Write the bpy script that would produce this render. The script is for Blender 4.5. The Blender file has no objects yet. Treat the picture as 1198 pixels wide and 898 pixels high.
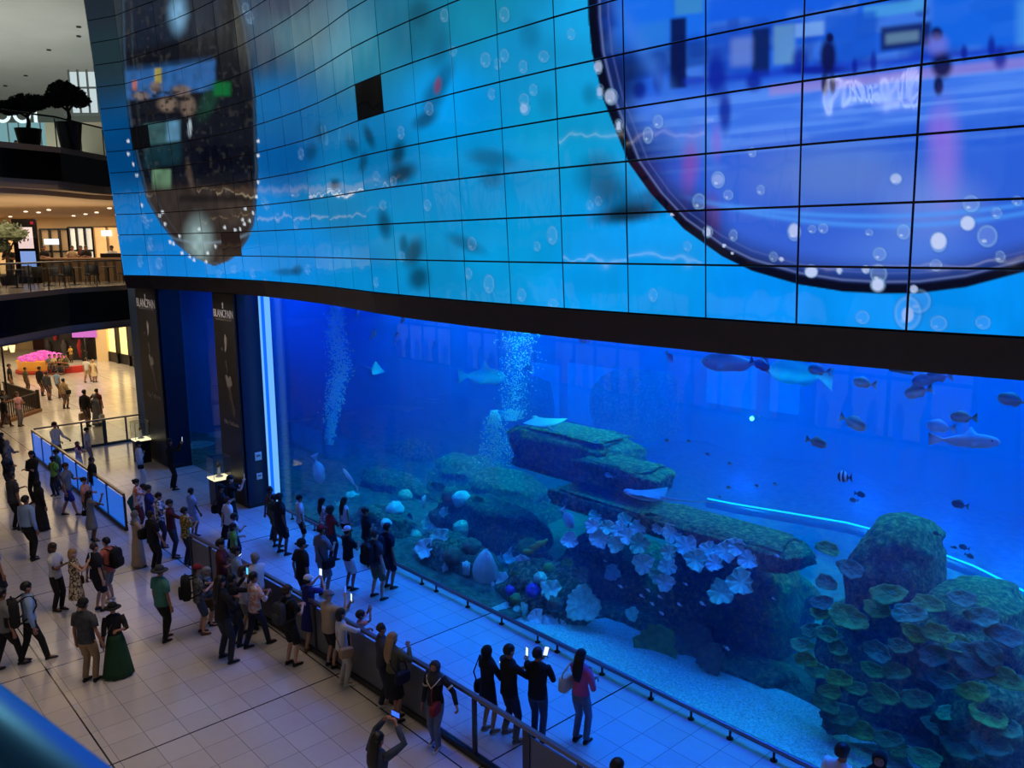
import bpy, bmesh, math, random
import numpy as np
from mathutils import Vector, Matrix, Euler, noise
D = bpy.data; SC = bpy.context.scene; COL = SC.collection
PI = math.pi
RNG = random.Random(7)

# ------------------------------------------------------------------ camera model
FPX = 958.8; PITCH = math.radians(9.643); ROLL = math.radians(-0.381); HC = 8.05
def _axes():
    cp, sp = math.cos(PITCH), math.sin(PITCH)
    f = np.array([0, cp, -sp]); u = np.array([0, sp, cp]); r = np.array([1., 0, 0])
    c, s = math.cos(ROLL), math.sin(ROLL)
    return r*c+u*s, -r*s+u*c, f
CR, CU, CF = _axes(); CM = np.array([CR, -CU, CF])
def ray(x, y): return CM.T @ np.array([(x-599)/FPX, (y-449)/FPX, 1.0])
def at(x, y, z=0.0):
    d = ray(x, y); t = (z-HC)/d[2]; return Vector((d[0]*t, d[1]*t, z))
TV = np.array([.672, -.740]); NV = np.array([.740, .672])      # along the tank glass / into the tank
def atn(x, y, n):
    d = ray(x, y); t = n/(d[:2] @ NV); return Vector((d[0]*t, d[1]*t, HC+d[2]*t))
def atY(x, y, Y):
    d = ray(x, y); t = Y/d[1]; return Vector((d[0]*t, Y, HC+d[2]*t))
def topx(P):
    P = np.asarray(P, float)-np.array([0, 0, HC]); q = P @ CM.T
    return np.stack([599+FPX*q[..., 0]/q[..., 2], 449+FPX*q[..., 1]/q[..., 2]], -1)
def W(s, n, z=0.0):
    return Vector((s*TV[0]+n*NV[0], s*TV[1]+n*NV[1], z))
AQ = math.degrees(math.atan2(NV[0], NV[1]))                     # azimuth of the view into the tank
ROT_SN = math.atan2(TV[1], TV[0])                               # local x runs along the glass

cam = D.objects.new('camera', D.cameras.new('camera')); COL.objects.link(cam)
cam.data.sensor_width = 36; cam.data.lens = FPX/1198*36; cam.data.clip_end = 500
Mc = Matrix.Identity(4)
for i in range(3):
    Mc[i][0] = CR[i]; Mc[i][1] = CU[i]; Mc[i][2] = -CF[i]
Mc.translation = (0, 0, HC)
cam.matrix_world = Mc
cam.data.dof.use_dof = True; cam.data.dof.focus_distance = 17; cam.data.dof.aperture_fstop = 9
SC.camera = cam
SC.view_settings.view_transform = 'Standard'; SC.view_settings.look = 'None'
SC.view_settings.exposure = 0; SC.view_settings.gamma = 1
SC.view_settings.use_curve_mapping = False

# ------------------------------------------------------------------ colour and materials
def lin(c):
    return tuple(((v/255)/12.92 if v/255 <= .04045 else ((v/255+.055)/1.055)**2.4) for v in c)
_M = {}
def mat(name, rgb, rough=.6, metal=0.0, spec=.5, emit=0.0, var=0.0, vscale=8.0, bump=0.0, bscale=30., ecol=None, rgb2=None, trans=0, vmode='noise', detail=4.):
    if name in _M: return _M[name]
    m = D.materials.new(name); m.use_nodes = True; _M[name] = m
    N = m.node_tree.nodes; L = m.node_tree.links; b = N['Principled BSDF']
    c = lin(rgb)
    b.inputs['Base Color'].default_value = (*c, 1); b.inputs['Roughness'].default_value = rough
    b.inputs['Metallic'].default_value = metal; b.inputs['Specular IOR Level'].default_value = spec
    b.inputs['Transmission Weight'].default_value = trans
    if emit:
        b.inputs['Emission Color'].default_value = (*lin(ecol or rgb), 1); b.inputs['Emission Strength'].default_value = emit
    tc = None
    if var or rgb2 or bump:
        tc = N.new('ShaderNodeTexCoord')
    if var or rgb2:
        if vmode == 'voronoi':
            n = N.new('ShaderNodeTexVoronoi'); n.inputs['Scale'].default_value = vscale; out = n.outputs['Distance']
        else:
            n = N.new('ShaderNodeTexNoise'); n.inputs['Scale'].default_value = vscale; n.inputs['Detail'].default_value = detail; out = n.outputs['Fac']
        L.new(tc.outputs['Object'], n.inputs['Vector'])
        r = N.new('ShaderNodeValToRGB'); L.new(out, r.inputs[0]); L.new(r.outputs[0], b.inputs['Base Color'])
        if rgb2: ca, cb = c, lin(rgb2); e0, e1 = (.42, .58)
        else: ca, cb = tuple(v*(1-var) for v in c), tuple(min(1, v*(1+var)) for v in c); e0, e1 = .3, .7
        r.color_ramp.elements[0].color = (*ca, 1); r.color_ramp.elements[1].color = (*cb, 1)
        r.color_ramp.elements[0].position = e0; r.color_ramp.elements[1].position = e1
    if bump:
        n2 = N.new('ShaderNodeTexNoise'); n2.inputs['Scale'].default_value = bscale; n2.inputs['Detail'].default_value = 5
        L.new(tc.outputs['Object'], n2.inputs['Vector'])
        bp = N.new('ShaderNodeBump'); bp.inputs['Strength'].default_value = bump; bp.inputs['Distance'].default_value = .05
        L.new(n2.outputs['Fac'], bp.inputs['Height']); L.new(bp.outputs['Normal'], b.inputs['Normal'])
    return m
def emis(name, rgb, k=1.0):
    if name in _M: return _M[name]
    m = D.materials.new(name); m.use_nodes = True; _M[name] = m
    N = m.node_tree.nodes; L = m.node_tree.links
    N.remove(N['Principled BSDF']); e = N.new('ShaderNodeEmission')
    e.inputs[0].default_value = (*lin(rgb), 1); e.inputs[1].default_value = k
    L.new(e.outputs[0], N['Material Output'].inputs[0])
    return m

# ------------------------------------------------------------------ mesh builder
class MB:
    def __init__(s): s.v = []; s.f = []; s.smooth = True
    def add(s, vs, fs):
        o = len(s.v); s.v += [tuple(p) for p in vs]; s.f += [tuple(i+o for i in f) for f in fs]; return s
    def box(s, c, size, rz=0.0, M=None):
        x, y, z = size[0]/2, size[1]/2, size[2]/2
        R = M if M is not None else Matrix.Rotation(rz, 3, 'Z')
        P = [Vector(c)+R @ Vector((a*x, b*y, d*z)) for a in (-1, 1) for b in (-1, 1) for d in (-1, 1)]
        return s.add(P, [(0, 1, 3, 2), (4, 6, 7, 5), (0, 4, 5, 1), (2, 3, 7, 6), (0, 2, 6, 4), (1, 5, 7, 3)])
    def beam(s, a, b, w, h):                                   # box from a to b, width w, height h (z up)
        a, b = Vector(a), Vector(b); d = b-a; L = d.length; d.normalize()
        up = Vector((0, 0, 1)) if abs(d.z) < .95 else Vector((0, 1, 0))
        x = d.cross(up).normalized(); u = x.cross(d)
        P = [p+x*i*w/2+u*j*h/2 for p in (a, b) for i in (-1, 1) for j in (-1, 1)]
        return s.add(P, [(0, 1, 3, 2), (4, 6, 7, 5), (0, 4, 5, 1), (2, 3, 7, 6), (0, 2, 6, 4), (1, 5, 7, 3)])
    def rings(s, R, cap=True, closed=True):                    # R: list of rings of equal length
        n = len(R[0]); vs = [p for r in R for p in r]; fs = []
        for i in range(len(R)-1):
            for j in range(n if closed else n-1):
                k = (j+1) % n; fs.append((i*n+j, i*n+k, (i+1)*n+k, (i+1)*n+j))
        if cap:
            fs.append(tuple(range(n))[::-1]); fs.append(tuple((len(R)-1)*n+j for j in range(n)))
        return s.add(vs, fs)
    def tube(s, pts, r, n=8, cap=True):
        pts = [Vector(p) for p in pts]; rs = r if isinstance(r, (list, tuple)) else [r]*len(pts)
        R = []; ref = None
        for i, p in enumerate(pts):
            d = (pts[min(i+1, len(pts)-1)]-pts[max(i-1, 0)])
            if d.length < 1e-9: d = Vector((0, 0, 1))
            d.normalize()
            if ref is None: ref = Vector((1, 0, 0)) if abs(d.x) < .8 else Vector((0, 1, 0))
            x = (ref-d*ref.dot(d)).normalized(); y = d.cross(x); ref = x
            R.append([p+(x*math.cos(2*PI*k/n)+y*math.sin(2*PI*k/n))*rs[i] for k in range(n)])
        return s.rings(R, cap)
    def lathe(s, prof, c=(0, 0, 0), n=16, cap=True):
        R = [[(c[0]+r*math.cos(2*PI*k/n), c[1]+r*math.sin(2*PI*k/n), c[2]+z) for k in range(n)] for r, z in prof]
        return s.rings(R, cap)
    def ell(s, c, r, n=12, m=8, M=None, f=None):
        R = []
        for i in range(m+1):
            t = -PI/2+PI*i/m; t = max(-1.52, min(1.52, t)); ring = []
            for k in range(n):
                a = 2*PI*k/n
                p = Vector((math.cos(t)*math.cos(a), math.cos(t)*math.sin(a), math.sin(t)))
                if f: p = f(p)
                p = Vector((p.x*r[0], p.y*r[1], p.z*r[2]))
                if M is not None: p = M @ p
                ring.append(Vector(c)+p)
            R.append(ring)
        return s.rings(R)
    def torus(s, c, R, r, M=None, n=24, m=8):
        rs = []
        for i in range(n):
            a = 2*PI*i/n; ring = []
            for k in range(m):
                b = 2*PI*k/m; p = Vector(((R+r*math.cos(b))*math.cos(a), (R+r*math.cos(b))*math.sin(a), r*math.sin(b)))
                ring.append(Vector(c)+(M @ p if M is not None else p))
            rs.append(ring)
        rs.append(rs[0]); return s.rings(rs, cap=False)
    def prism(s, poly, z0, z1):
        n = len(poly); vs = [(p[0], p[1], z0) for p in poly]+[(p[0], p[1], z1) for p in poly]
        fs = [tuple(range(n))[::-1], tuple(range(n, 2*n))]+[(i, (i+1) % n, n+(i+1) % n, n+i) for i in range(n)]
        return s.add(vs, fs)
    def build(s, name, m, parent=None, smooth=True, loc=None, rz=0, bevel=0, sub=0):
        me = D.meshes.new(name); me.from_pydata(s.v, [], s.f); me.update()
        bm = bmesh.new(); bm.from_mesh(me); bmesh.ops.recalc_face_normals(bm, faces=bm.faces); bm.to_mesh(me); bm.free()
        if m: me.materials.append(m)
        if smooth:
            me.polygons.foreach_set('use_smooth', [True]*len(me.polygons))
            if smooth == 'auto':
                me.set_sharp_from_angle(angle=math.radians(35))
        o = D.objects.new(name, me); COL.objects.link(o)
        if parent: o.parent = parent
        if loc is not None: o.location = loc
        if rz: o.rotation_euler = (0, 0, rz)
        if bevel:
            b = o.modifiers.new('bevel', 'BEVEL'); b.width = bevel; b.segments = 2; b.limit_method = 'ANGLE'
        if sub:
            b = o.modifiers.new('sub', 'SUBSURF'); b.levels = sub; b.render_levels = sub
        return o
def tag(o, label=None, cat=None, group=None, kind=None):
    if label: o['label'] = label
    if cat: o['category'] = cat
    if group: o['group'] = group
    if kind: o['kind'] = kind
    return o
def empty(name, loc=(0, 0, 0), rz=0.0, label=None, cat=None, group=None):
    o = D.objects.new(name, None); COL.objects.link(o); o.location = loc; o.rotation_euler = (0, 0, rz)
    o.empty_display_size = .2
    return tag(o, label, cat, group)
def struct(o): o['kind'] = 'structure'; return o
def text_mesh(txt, name, size, m, parent=None, loc=(0, 0, 0), rot=(PI/2, 0, 0), ext=.004, align='CENTER', sx=1.0, bev=0):
    cu = D.curves.new(name, 'FONT'); cu.body = txt; cu.size = size; cu.extrude = ext; cu.align_x = align; cu.align_y = 'CENTER'
    to = D.objects.new(name+'_t', cu); COL.objects.link(to)
    dg = bpy.context.evaluated_depsgraph_get()
    me = D.meshes.new_from_object(to.evaluated_get(dg)); D.objects.remove(to); D.curves.remove(cu)
    me.materials.clear(); me.materials.append(m)
    for v in me.vertices: v.co.x *= sx
    o = D.objects.new(name, me); COL.objects.link(o); o.location = loc; o.rotation_euler = rot
    if parent: o.parent = parent
    return o
ORD = ['first', 'second', 'third', 'fourth', 'fifth', 'sixth', 'seventh', 'eighth', 'ninth', 'tenth', 'eleventh', 'twelfth', 'thirteenth', 'fourteenth', 'fifteenth',
       'sixteenth', 'seventeenth', 'eighteenth', 'nineteenth', 'twentieth', 'twenty-first', 'twenty-second', 'twenty-third', 'twenty-fourth', 'twenty-fifth', 'twenty-sixth',
       'twenty-seventh', 'twenty-eighth', 'twenty-ninth', 'thirtieth', 'thirty-first', 'thirty-second', 'thirty-third', 'thirty-fourth', 'thirty-fifth', 'thirty-sixth']
# ================================================================== SETTING: floor
def floor_material():
    m = D.materials.new('floor_tiles'); m.use_nodes = True
    N = m.node_tree.nodes; L = m.node_tree.links; b = N['Principled BSDF']
    tc = N.new('ShaderNodeTexCoord'); sp = N.new('ShaderNodeSeparateXYZ'); L.new(tc.outputs['Object'], sp.inputs[0])
    def mth(op, a, b2=None):
        n = N.new('ShaderNodeMath'); n.operation = op
        for i, v in enumerate((a, b2)):
            if v is None: continue
            if isinstance(v, (int, float)): n.inputs[i].default_value = v
            else: L.new(v, n.inputs[i])
        return n.outputs[0]
    def line(src, off, pitch, w):
        t = mth('DIVIDE', mth('ADD', src, off), pitch); fr = mth('FRACT', mth('ADD', t, 200.0))
        d = mth('MINIMUM', fr, mth('SUBTRACT', 1.0, fr))
        return mth('LESS_THAN', mth('MULTIPLY', d, pitch), w), mth('FLOOR', t)
    lx, cx = line(sp.outputs[0], 8.97, .573, .006); ly, cy = line(sp.outputs[1], -9.98, .555, .006)
    hx, _ = line(sp.outputs[0], 8.97, 4.011, .016); hy, _ = line(sp.outputs[1], -3.2, 4.0, .014)
    th = mth('MULTIPLY', mth('MAXIMUM', lx, ly), .55); hv = mth('MAXIMUM', hx, hy); ln = mth('MAXIMUM', th, hv)
    cb = N.new('ShaderNodeCombineXYZ'); L.new(cx, cb.inputs[0]); L.new(cy, cb.inputs[1])
    wn = N.new('ShaderNodeTexWhiteNoise'); wn.noise_dimensions = '2D'; L.new(cb.outputs[0], wn.inputs['Vector'])
    nz = N.new('ShaderNodeTexNoise'); nz.inputs['Scale'].default_value = 6; nz.inputs['Detail'].default_value = 6; L.new(tc.outputs['Object'], nz.inputs['Vector'])
    v = mth('ADD', mth('MULTIPLY', wn.outputs['Value'], .10), mth('MULTIPLY', nz.outputs['Fac'], .12))
    val = mth('ADD', v, .86)
    mx = N.new('ShaderNodeMix'); mx.data_type = 'RGBA'; mx.blend_type = 'MULTIPLY'; mx.inputs[0].default_value = 1
    mx.inputs[6].default_value = (.60, .565, .53, 1); cc = N.new('ShaderNodeCombineColor')
    for i in range(3): L.new(val, cc.inputs[i])
    L.new(cc.outputs[0], mx.inputs[7])
    m2 = N.new('ShaderNodeMix'); m2.data_type = 'RGBA'; L.new(ln, m2.inputs[0]); L.new(mx.outputs[2], m2.inputs[6]); m2.inputs[7].default_value = (.035, .033, .035, 1)
    L.new(m2.outputs[2], b.inputs['Base Color']); b.inputs['Roughness'].default_value = .17; b.inputs['Specular IOR Level'].default_value = .55
    return m
mb = MB(); mb.smooth = False
mb.prism([(-110, -45), (14, -45), (14, 11.16), (-33.0, 11.16), (-33.0, 34), (-110, 60)], -.25, 0)
struct(mb.build('floor', floor_material(), smooth=False, rz=ROT_SN))

# ================================================================== VIDEO WALL
right = [(4.24, 8.80), (3.33, 9.62), (2.46, 10.48), (1.60, 11.38), (.76, 12.27), (-.04, 13.19), (-.80, 14.12), (-1.53, 15.07), (-2.23, 16.03), (-2.89, 17.01), (-3.48, 18.03),
         (-4.09, 19.05), (-4.74, 20.05), (-5.44, 21.03), (-6.17, 21.99), (-6.92, 22.94)]
left = [(-7.731, 23.824), (-8.565, 24.686), (-9.429, 25.519), (-10.346, 26.293), (-11.285, 27.04), (-12.204, 27.812), (-13.30, 28.32), (-13.80, 29.42), (-13.95, 30.6), (-13.8, 31.8)]
pre = [(9.45, 5.25), (8.43, 5.87), (7.40, 6.53), (6.35, 7.22), (5.28, 7.97)]
CURVE = [Vector((x, y, 0)) for x, y in pre+right+left]; NCOL = len(CURVE)-1; NROW = 15; DZ = .679; LEAN = .040; ZB = HC-.27-.679
def cnorm(i):
    a = CURVE[max(0, i-1)]; b = CURVE[min(NCOL, i+1)]; d = (b-a).normalized()
    return Vector((-d.y, d.x, 0)) if True else None
NRM = []
for i in range(NCOL+1):
    nn = cnorm(i)
    ref = -CURVE[i] if i < NCOL-2 else Vector((-1, -.1, 0))
    if nn.dot(ref) < 0: nn = -nn
    NRM.append(nn)
def wallpt(i, j):                                               # seam i, row j (0 = bottom)
    p = CURVE[i]+NRM[i]*(LEAN*(j-1)); return Vector((p.x, p.y, ZB+DZ*j))
# --- programme shown on the wall: an underwater film with bubbles, fish shadows and two round portholes
CTRL = [(1150, 350, 0, 138, 236), (1000, 360, 3, 141, 240), (900, 345, 0, 140, 242), (700, 330, 2, 150, 232), (760, 300, 2, 150, 235), (600, 280, 5, 150, 215), (650, 150, 8, 150, 205), (600, 60, 16, 142, 200),
        (690, 20, 20, 160, 225), (530, 120, 0, 148, 226), (560, 200, 4, 140, 205), (480, 290, 8, 138, 196), (420, 320, 5, 130, 198), (350, 310, 10, 132, 214), (300, 250, 18, 130, 210), (330, 190, 4, 80, 145), (280, 310, 0, 135, 225),
        (430, 180, 5, 110, 168), (400, 230, 18, 125, 180), (200, 310, 4, 125, 212), (160, 280, 8, 110, 185), (140, 180, 0, 62, 115), (320, 120, 16, 95, 155), (300, 60, 22, 52, 80), (350, 40, 40, 92, 112), (330, 0, 25, 45, 75),
        (420, 60, 30, 122, 150), (480, 30, 14, 100, 130), (130, 60, 30, 48, 55), (120, 10, 30, 40, 50), (560, 20, 16, 130, 165), (640, -60, 16, 130, 180), (300, -60, 20, 45, 75), (1150, 100, 20, 100, 230), (1250, 380, 0, 135, 235), (1400, 200, 0, 130, 230)]
CT = np.array([[c[0], c[1]] for c in CTRL], float); CC = np.array([lin(c[2:]) for c in CTRL])
def smst(e0, e1, x):
    t = np.clip((x-e0)/(e1-e0), 0, 1); return t*t*(3-2*t)
def vnoise(x, y, seed=0):
    xi = np.floor(x); yi = np.floor(y); fx = x-xi; fy = y-yi; fx = fx*fx*(3-2*fx); fy = fy*fy*(3-2*fy)
    def h(a, b):
        v = np.sin(a*127.1+b*311.7+seed*74.7)*43758.5453; return v-np.floor(v)
    return (h(xi, yi)*(1-fx)+h(xi+1, yi)*fx)*(1-fy)+(h(xi, yi+1)*(1-fx)+h(xi+1, yi+1)*fx)*fy
def ell_d(x, y, c, r, a=0.0):
    a = math.radians(a); dx = x-c[0]; dy = y-c[1]
    u = dx*math.cos(a)+dy*math.sin(a); v = -dx*math.sin(a)+dy*math.cos(a)
    return np.sqrt((u/r[0])**2+(v/r[1])**2)
class Paint:
    def __init__(s, x, y, c): s.x, s.y, s.c = x, y, c
    def mix(s, m, rgb, k=1.0):
        m = (np.clip(m, 0, 1)*k)[:, None]; s.c = s.c*(1-m)+np.array(lin(rgb))[None]*m
    def blob(s, c, r, rgb, k=1., soft=.6, a=0.):
        s.mix(1-smst(1-soft, 1, ell_d(s.x, s.y, c, r, a)), rgb, k)
    def rect(s, x0, y0, x1, y1, rgb, k=1., soft=4., sl=0.0):
        yy = s.y-sl*(s.x-x0)
        m = smst(x0-soft, x0+soft, s.x)*(1-smst(x1-soft, x1+soft, s.x))*smst(y0-soft, y0+soft, yy)*(1-smst(y1-soft, y1+soft, yy)); s.mix(m, rgb, k)
    def ring(s, c, r, rgb, k=.6, w=.12):
        d = ell_d(s.x, s.y, c, r); s.mix(1-smst(0, w*2, np.abs(d-1+w)), rgb, k)
PH1 = dict(c=(1068., 58.), r=(0., 0.))
def porthole_edge(x, y):                                        # >0 inside the right-hand porthole, in pixels
    # boundary given as x -> y of the lower arc
    bx = np.array([686, 688, 692, 705, 735, 760, 800, 845, 880, 935, 985, 1030, 1075, 1130, 1198, 1260, 1330, 1400, 1450, 1480]); by = np.array([-60, 20, 60, 115, 190, 225, 268, 300, 317, 333, 341, 343.5, 343, 336, 318, 290, 240, 170, 90, 0])
    yb = np.interp(x, bx, by, left=-400); xb = np.interp(y, by[:11], bx[:11])
    xr = np.interp(y, [-200, 0, 90, 170, 240, 290, 318], [1500, 1480, 1450, 1400, 1330, 1260, 1198])
    return np.where((x > 686), np.minimum(np.minimum(yb-y, x-xb), np.where(x > 1198, xr-x, 999)), -50)
BUB = [(700, 78, 5, 9), (702, 107, 5, 9), (715, 113, 8, 10), (724, 147, 5, 8), (613, 117, 6, 8), (614, 127, 6, 8), (636, 66, 6, 7), (624, 105, 5, 7), (590, 17, 6, 9), (612, 78, 5, 8), (568, 70, 6, 9), (840, 210, 8, 10), (852, 228, 6, 6), (828, 271, 6, 7), (858, 275, 5, 7),
       (929, 271, 8, 11), (950, 268, 5, 5), (963, 267, 6, 6), (1017, 272, 5, 4), (1057, 271, 8, 9), (1098, 283, 10, 12), (1132, 261, 9, 9), (1155, 276, 12, 13), (1136, 238, 10, 10), (1166, 249, 6, 7), (1048, 209, 7, 7), (949, 317, 8, 8), (1027, 333, 9, 9), (1028, 320, 10, 11), (1029, 297, 8, 8), (982, 316, 4, 5),
       (1013, 315, 5, 5), (1069, 338, 5, 5), (1062, 366, 16, 20), (1075, 352, 14, 14), (1009, 371, 8, 8), (1098, 378, 10, 9), (1150, 377, 9, 8), (1095, 310, 7, 7), (758, 158, 6, 10), (770, 142, 6, 8), (818, 236, 8, 10), (804, 288, 5, 6), (646, 275, 6, 11), (628, 288, 4, 6), (572, 332, 6, 11), (610, 345, 5, 8), (647, 355, 6, 6), (764, 345, 5, 8),
       (502, 127, 5, 8), (469, 155, 4, 8), (440, 206, 4, 6), (460, 212, 4, 6), (448, 240, 4, 6), (470, 300, 4, 6), (440, 330, 3, 6), (352, 180, 3, 7), (325, 255, 3, 6), (312, 240, 3, 6), (308, 235, 3, 5), (346, 262, 3, 7), (360, 315, 3, 6), (296, 320, 3, 6), (310, 332, 3, 6), (186, 308, 4, 7), (164, 305, 3, 8), (176, 285, 3, 8), (168, 255, 3, 6), (172, 262, 2, 6), (256, 320, 3, 5), (273, 315, 3, 5),
       (292, 20, 4, 8), (287, 10, 4, 7), (295, 23, 2, 6), (1190, 235, 6, 6), (1170, 300, 6, 7), (890, 222, 5, 6), (905, 300, 5, 6), (880, 178, 5, 6), (590, 65, 5, 8), (582, 75, 4, 7), (700, 235, 4, 6), (690, 240, 4, 6), (552, 285, 5, 8), (548, 320, 4, 7), (500, 240, 4, 7), (530, 60, 4, 6), (668, 40, 5, 7), (575, 110, 4, 7), (520, 18, 5, 8)]
SOLID = [(929, 270, 7, 9, .75), (949, 318, 8, 7, .95), (1027, 333, 8, 8, .95), (1132, 261, 9, 9, .9), (1098, 282, 10, 11, .95), (714, 113, 7, 9, .55), (700, 78, 5, 7, .55), (702, 107, 4, 6, .5), (724, 147, 3, 6, .8), (1048, 209, 7, 6, .6), (828, 271, 4, 6, .8), (847, 287, 2.5, 2.5, .9), (857, 296, 2, 2, .9), (1069, 338, 5, 5, .7), (982, 316, 3, 4, .8), (1013, 315, 5, 5, .6), (914, 303, 3, 3, .8), (786, 251, 2.5, 2, .9), (840, 210, 7, 7, .3), (613, 127, 5, 6, .4), (1062, 368, 8, 10, .5)]
RIM = [(187, 252), (193, 262), (199, 283), (203, 285), (213, 296), (222, 300), (227, 304), (233, 268), (210, 276), (243, 296), (264, 293), (274, 296), (281, 268), (284, 257), (296, 249), (287, 244), (292, 258), (263, 266), (275, 269), (286, 262), (241, 306), (252, 288), (150, 180), (156, 192), (160, 205), (302, 182), (302, 165), (302, 213), (300, 230), (150, 165), (166, 240), (190, 248)]
def content(x, y):
    d2 = (x[:, None]-CT[None, :, 0])**2+((y[:, None]-CT[None, :, 1])*1.2)**2+60
    w = d2**-1.7; c = (w @ CC)/w.sum(1)[:, None]
    P = Paint(x, y, c)
    P.c *= (.9+.2*vnoise(x/40, y/30, 3)+.06*vnoise(x/7, y/26, 5))[:, None]
    # fish shadows
    for bx, by, rx, ry, k, a in [(736, 250, 46, 12, .9, -8), (700, 205, 26, 30, .55, 10), (720, 230, 26, 26, .6, 0), (755, 235, 40, 14, .6, -20), (466, 180, 9, 18, .8, 10), (470, 203, 20, 12, .85, -25), (432, 160, 6, 16, .7, -20), (424, 118, 8, 22, .5, -15), (508, 112, 14, 26, .6, 20), (497, 140, 18, 10, .7, -30), (520, 90, 10, 22, .5, 25), (484, 295, 12, 20, .75, 20), (490, 325, 14, 16, .75, 10), (450, 262, 9, 20, .7, -10),
                              (412, 170, 7, 14, .5, -25), (364, 178, 8, 12, .5, 15), (392, 215, 7, 8, .7, 0), (690, 110, 10, 14, .35, 0), (575, 185, 30, 12, .5, 8), (545, 285, 26, 9, .5, 25), (640, 120, 14, 20, .25, 0), (575, 208, 16, 14, .45, 0), (425, 190, 6, 14, .6, 10), (472, 285, 5, 12, .6, 0), (348, 316, 7, 7, .6, 0), (335, 318, 16, 5, .5, 0), (620, 40, 14, 20, .3, 0), (515, 60, 12, 26, .35, 10), (490, 15, 14, 18, .4, 10), (375, 155, 8, 12, .35, 0)]:
        P.blob((bx, by), (rx*1.35, ry*1.35), (6, 32, 48), k, .8, a)
    P.blob((512, 100), (6, 14), (130, 50, 90), .6, .7, 10)
    # ------------------------------------------------ right-hand porthole
    e = porthole_edge(x, y); ins = smst(-1.2, 1.2, e)
    Q = Paint(x, y, P.c.copy())
    g = np.clip((y+20)/360, 0, 1)[:, None]
    Q.c = np.array(lin((14, 92, 225)))[None]*(1-g)+np.array(lin((52, 96, 208)))[None]*g
    Q.blob((980, 205), (150, 60), (92, 128, 205), .75, .9); Q.blob((1090, 240), (90, 60), (110, 140, 225), .7, .9)
    # storefront band at the top, tilted
    tl = -.10
    st = .55+.45*vnoise(x/46, (y+.12*x)/7, 11)
    Q.mix(smst(.35, .8, vnoise(x/90, (y+.10*x)/5, 31))*smst(100, 115, y+.1*(x-870))*(1-smst(150, 215, y+.1*(x-870))), (110, 165, 250), .45)
    Q.mix(smst(.4, .8, vnoise(x/30, (y+.12*x)/12, 41))*(1-smst(85, 105, y+.1*(x-870))), (90, 150, 235), .35); Q.mix(smst(.5, .8, vnoise(x/22, (y+.12*x)/16, 43))*(1-smst(85, 105, y+.1*(x-870))), (8, 40, 150), .5)
    Q.mix(smst(90, 110, y+.115*(x-870))*(1-smst(150, 180, y+.115*(x-870)))*st, (80, 140, 250), .55)
    Q.rect(735, 62, 830, 92, (14, 60, 150), .7, 4, -.18); Q.rect(720, -20, 830, 60, (24, 110, 235), .8, 8, -.2)
    Q.rect(790, -40, 822, 18, (60, 140, 190), .7, 3, -.1); Q.rect(784, 22, 803, 104, (5, 14, 70), .95, 3, -.1); Q.rect(745, 30, 782, 62, (40, 120, 215), .7, 6, -.2)
    Q.rect(830, 30, 900, 100, (20, 72, 190), .7, 6, -.14); Q.rect(880, 34, 900, 90, (4, 18, 66), .85, 3, -.1); Q.rect(905, 30, 930, 76, (95, 150, 200), .75, 4, -.1); Q.rect(930, 28, 965, 44, (120, 170, 235), .7, 3, -.1)
    Q.rect(855, 45, 880, 78, (120, 150, 220), .5, 6, -.1); Q.rect(830, 0, 1000, 26, (16, 90, 225), .9, 5, -.14); Q.rect(1010, 8, 1082, 22, (70, 160, 225), .75, 4, -.14); Q.rect(1030, 32, 1090, 60, (10, 25, 90), .9, 4, -.12); Q.rect(1036, 40, 1075, 52, (110, 150, 180), .6, 4, -.12)
    Q.rect(965, 18, 1025, 72, (18, 84, 205), .8, 5, -.1); Q.rect(1090, -10, 1210, 60, (16, 100, 226), .8, 6, -.1); Q.rect(1190, 0, 1260, 60, (70, 150, 235), .7, 8, -.1)
    Q.rect(800, 92, 1210, 100, (20, 50, 190), .7, 5, -.10); Q.rect(900, 100, 1210, 112, (210, 130, 140), .25, 4, -.11)
    for bx, by, rx, ry in [(838, 88, 18, 42), (848, 130, 11, 36), (770, 92, 10, 24), (748, 105, 12, 16), (882, 96, 14, 16), (936, 70, 14, 22), (1022, 72, 6, 18), (1000, 78, 5, 14), (1170, 68, 12, 20), (1160, 55, 7, 20), (1128, 62, 6, 14), (960, 82, 60, 7)]:
        Q.blob((bx, by), (rx, ry), (8, 28, 150), .85, .75)
    for bx, by, rx, ry in [(969, 66, 13, 30), (965, 98, 6, 18), (974, 98, 5, 16), (971, 44, 6, 8), (1102, 76, 17, 22), (1096, 40, 10, 12), (1098, 100, 8, 16)]:
        Q.blob((bx, by), (rx, ry), (6, 10, 70), .95, .6)
    Q.blob((1096, 52), (20, 18), (120, 120, 215), .6, .8)
    Q.blob((1105, 180), (30, 90), (165, 120, 225), .5, .95); Q.blob((1098, 150), (24, 34), (140, 100, 225), .4, .9); Q.blob((808, 190), (17, 62), (150, 60, 150), .5, .95, 6); Q.blob((838, 168), (10, 34), (140, 70, 200), .4, .9); Q.blob((833, 255), (16, 40), (130, 60, 120), .5, .9)
    Q.blob((730, 90), (36, 60), (8, 24, 60), .75, .9); Q.blob((760, 180), (60, 60), (16, 30, 110), .6, .9, 30); Q.blob((810, 250), (70, 40), (26, 26, 80), .7, .9, 40)
    Q.mix(np.exp(-((y-(235-.0*(x-900)+((x-1020)**2)*-.00045+18))/3.2)**2)*smst(780, 900, x), (70, 150, 250), .7)
    Q.mix(np.exp(-((y-(264+((x-1040)**2)*-.0006))/3.4)**2)*smst(780, 900, x), (70, 150, 250), .7)
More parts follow.
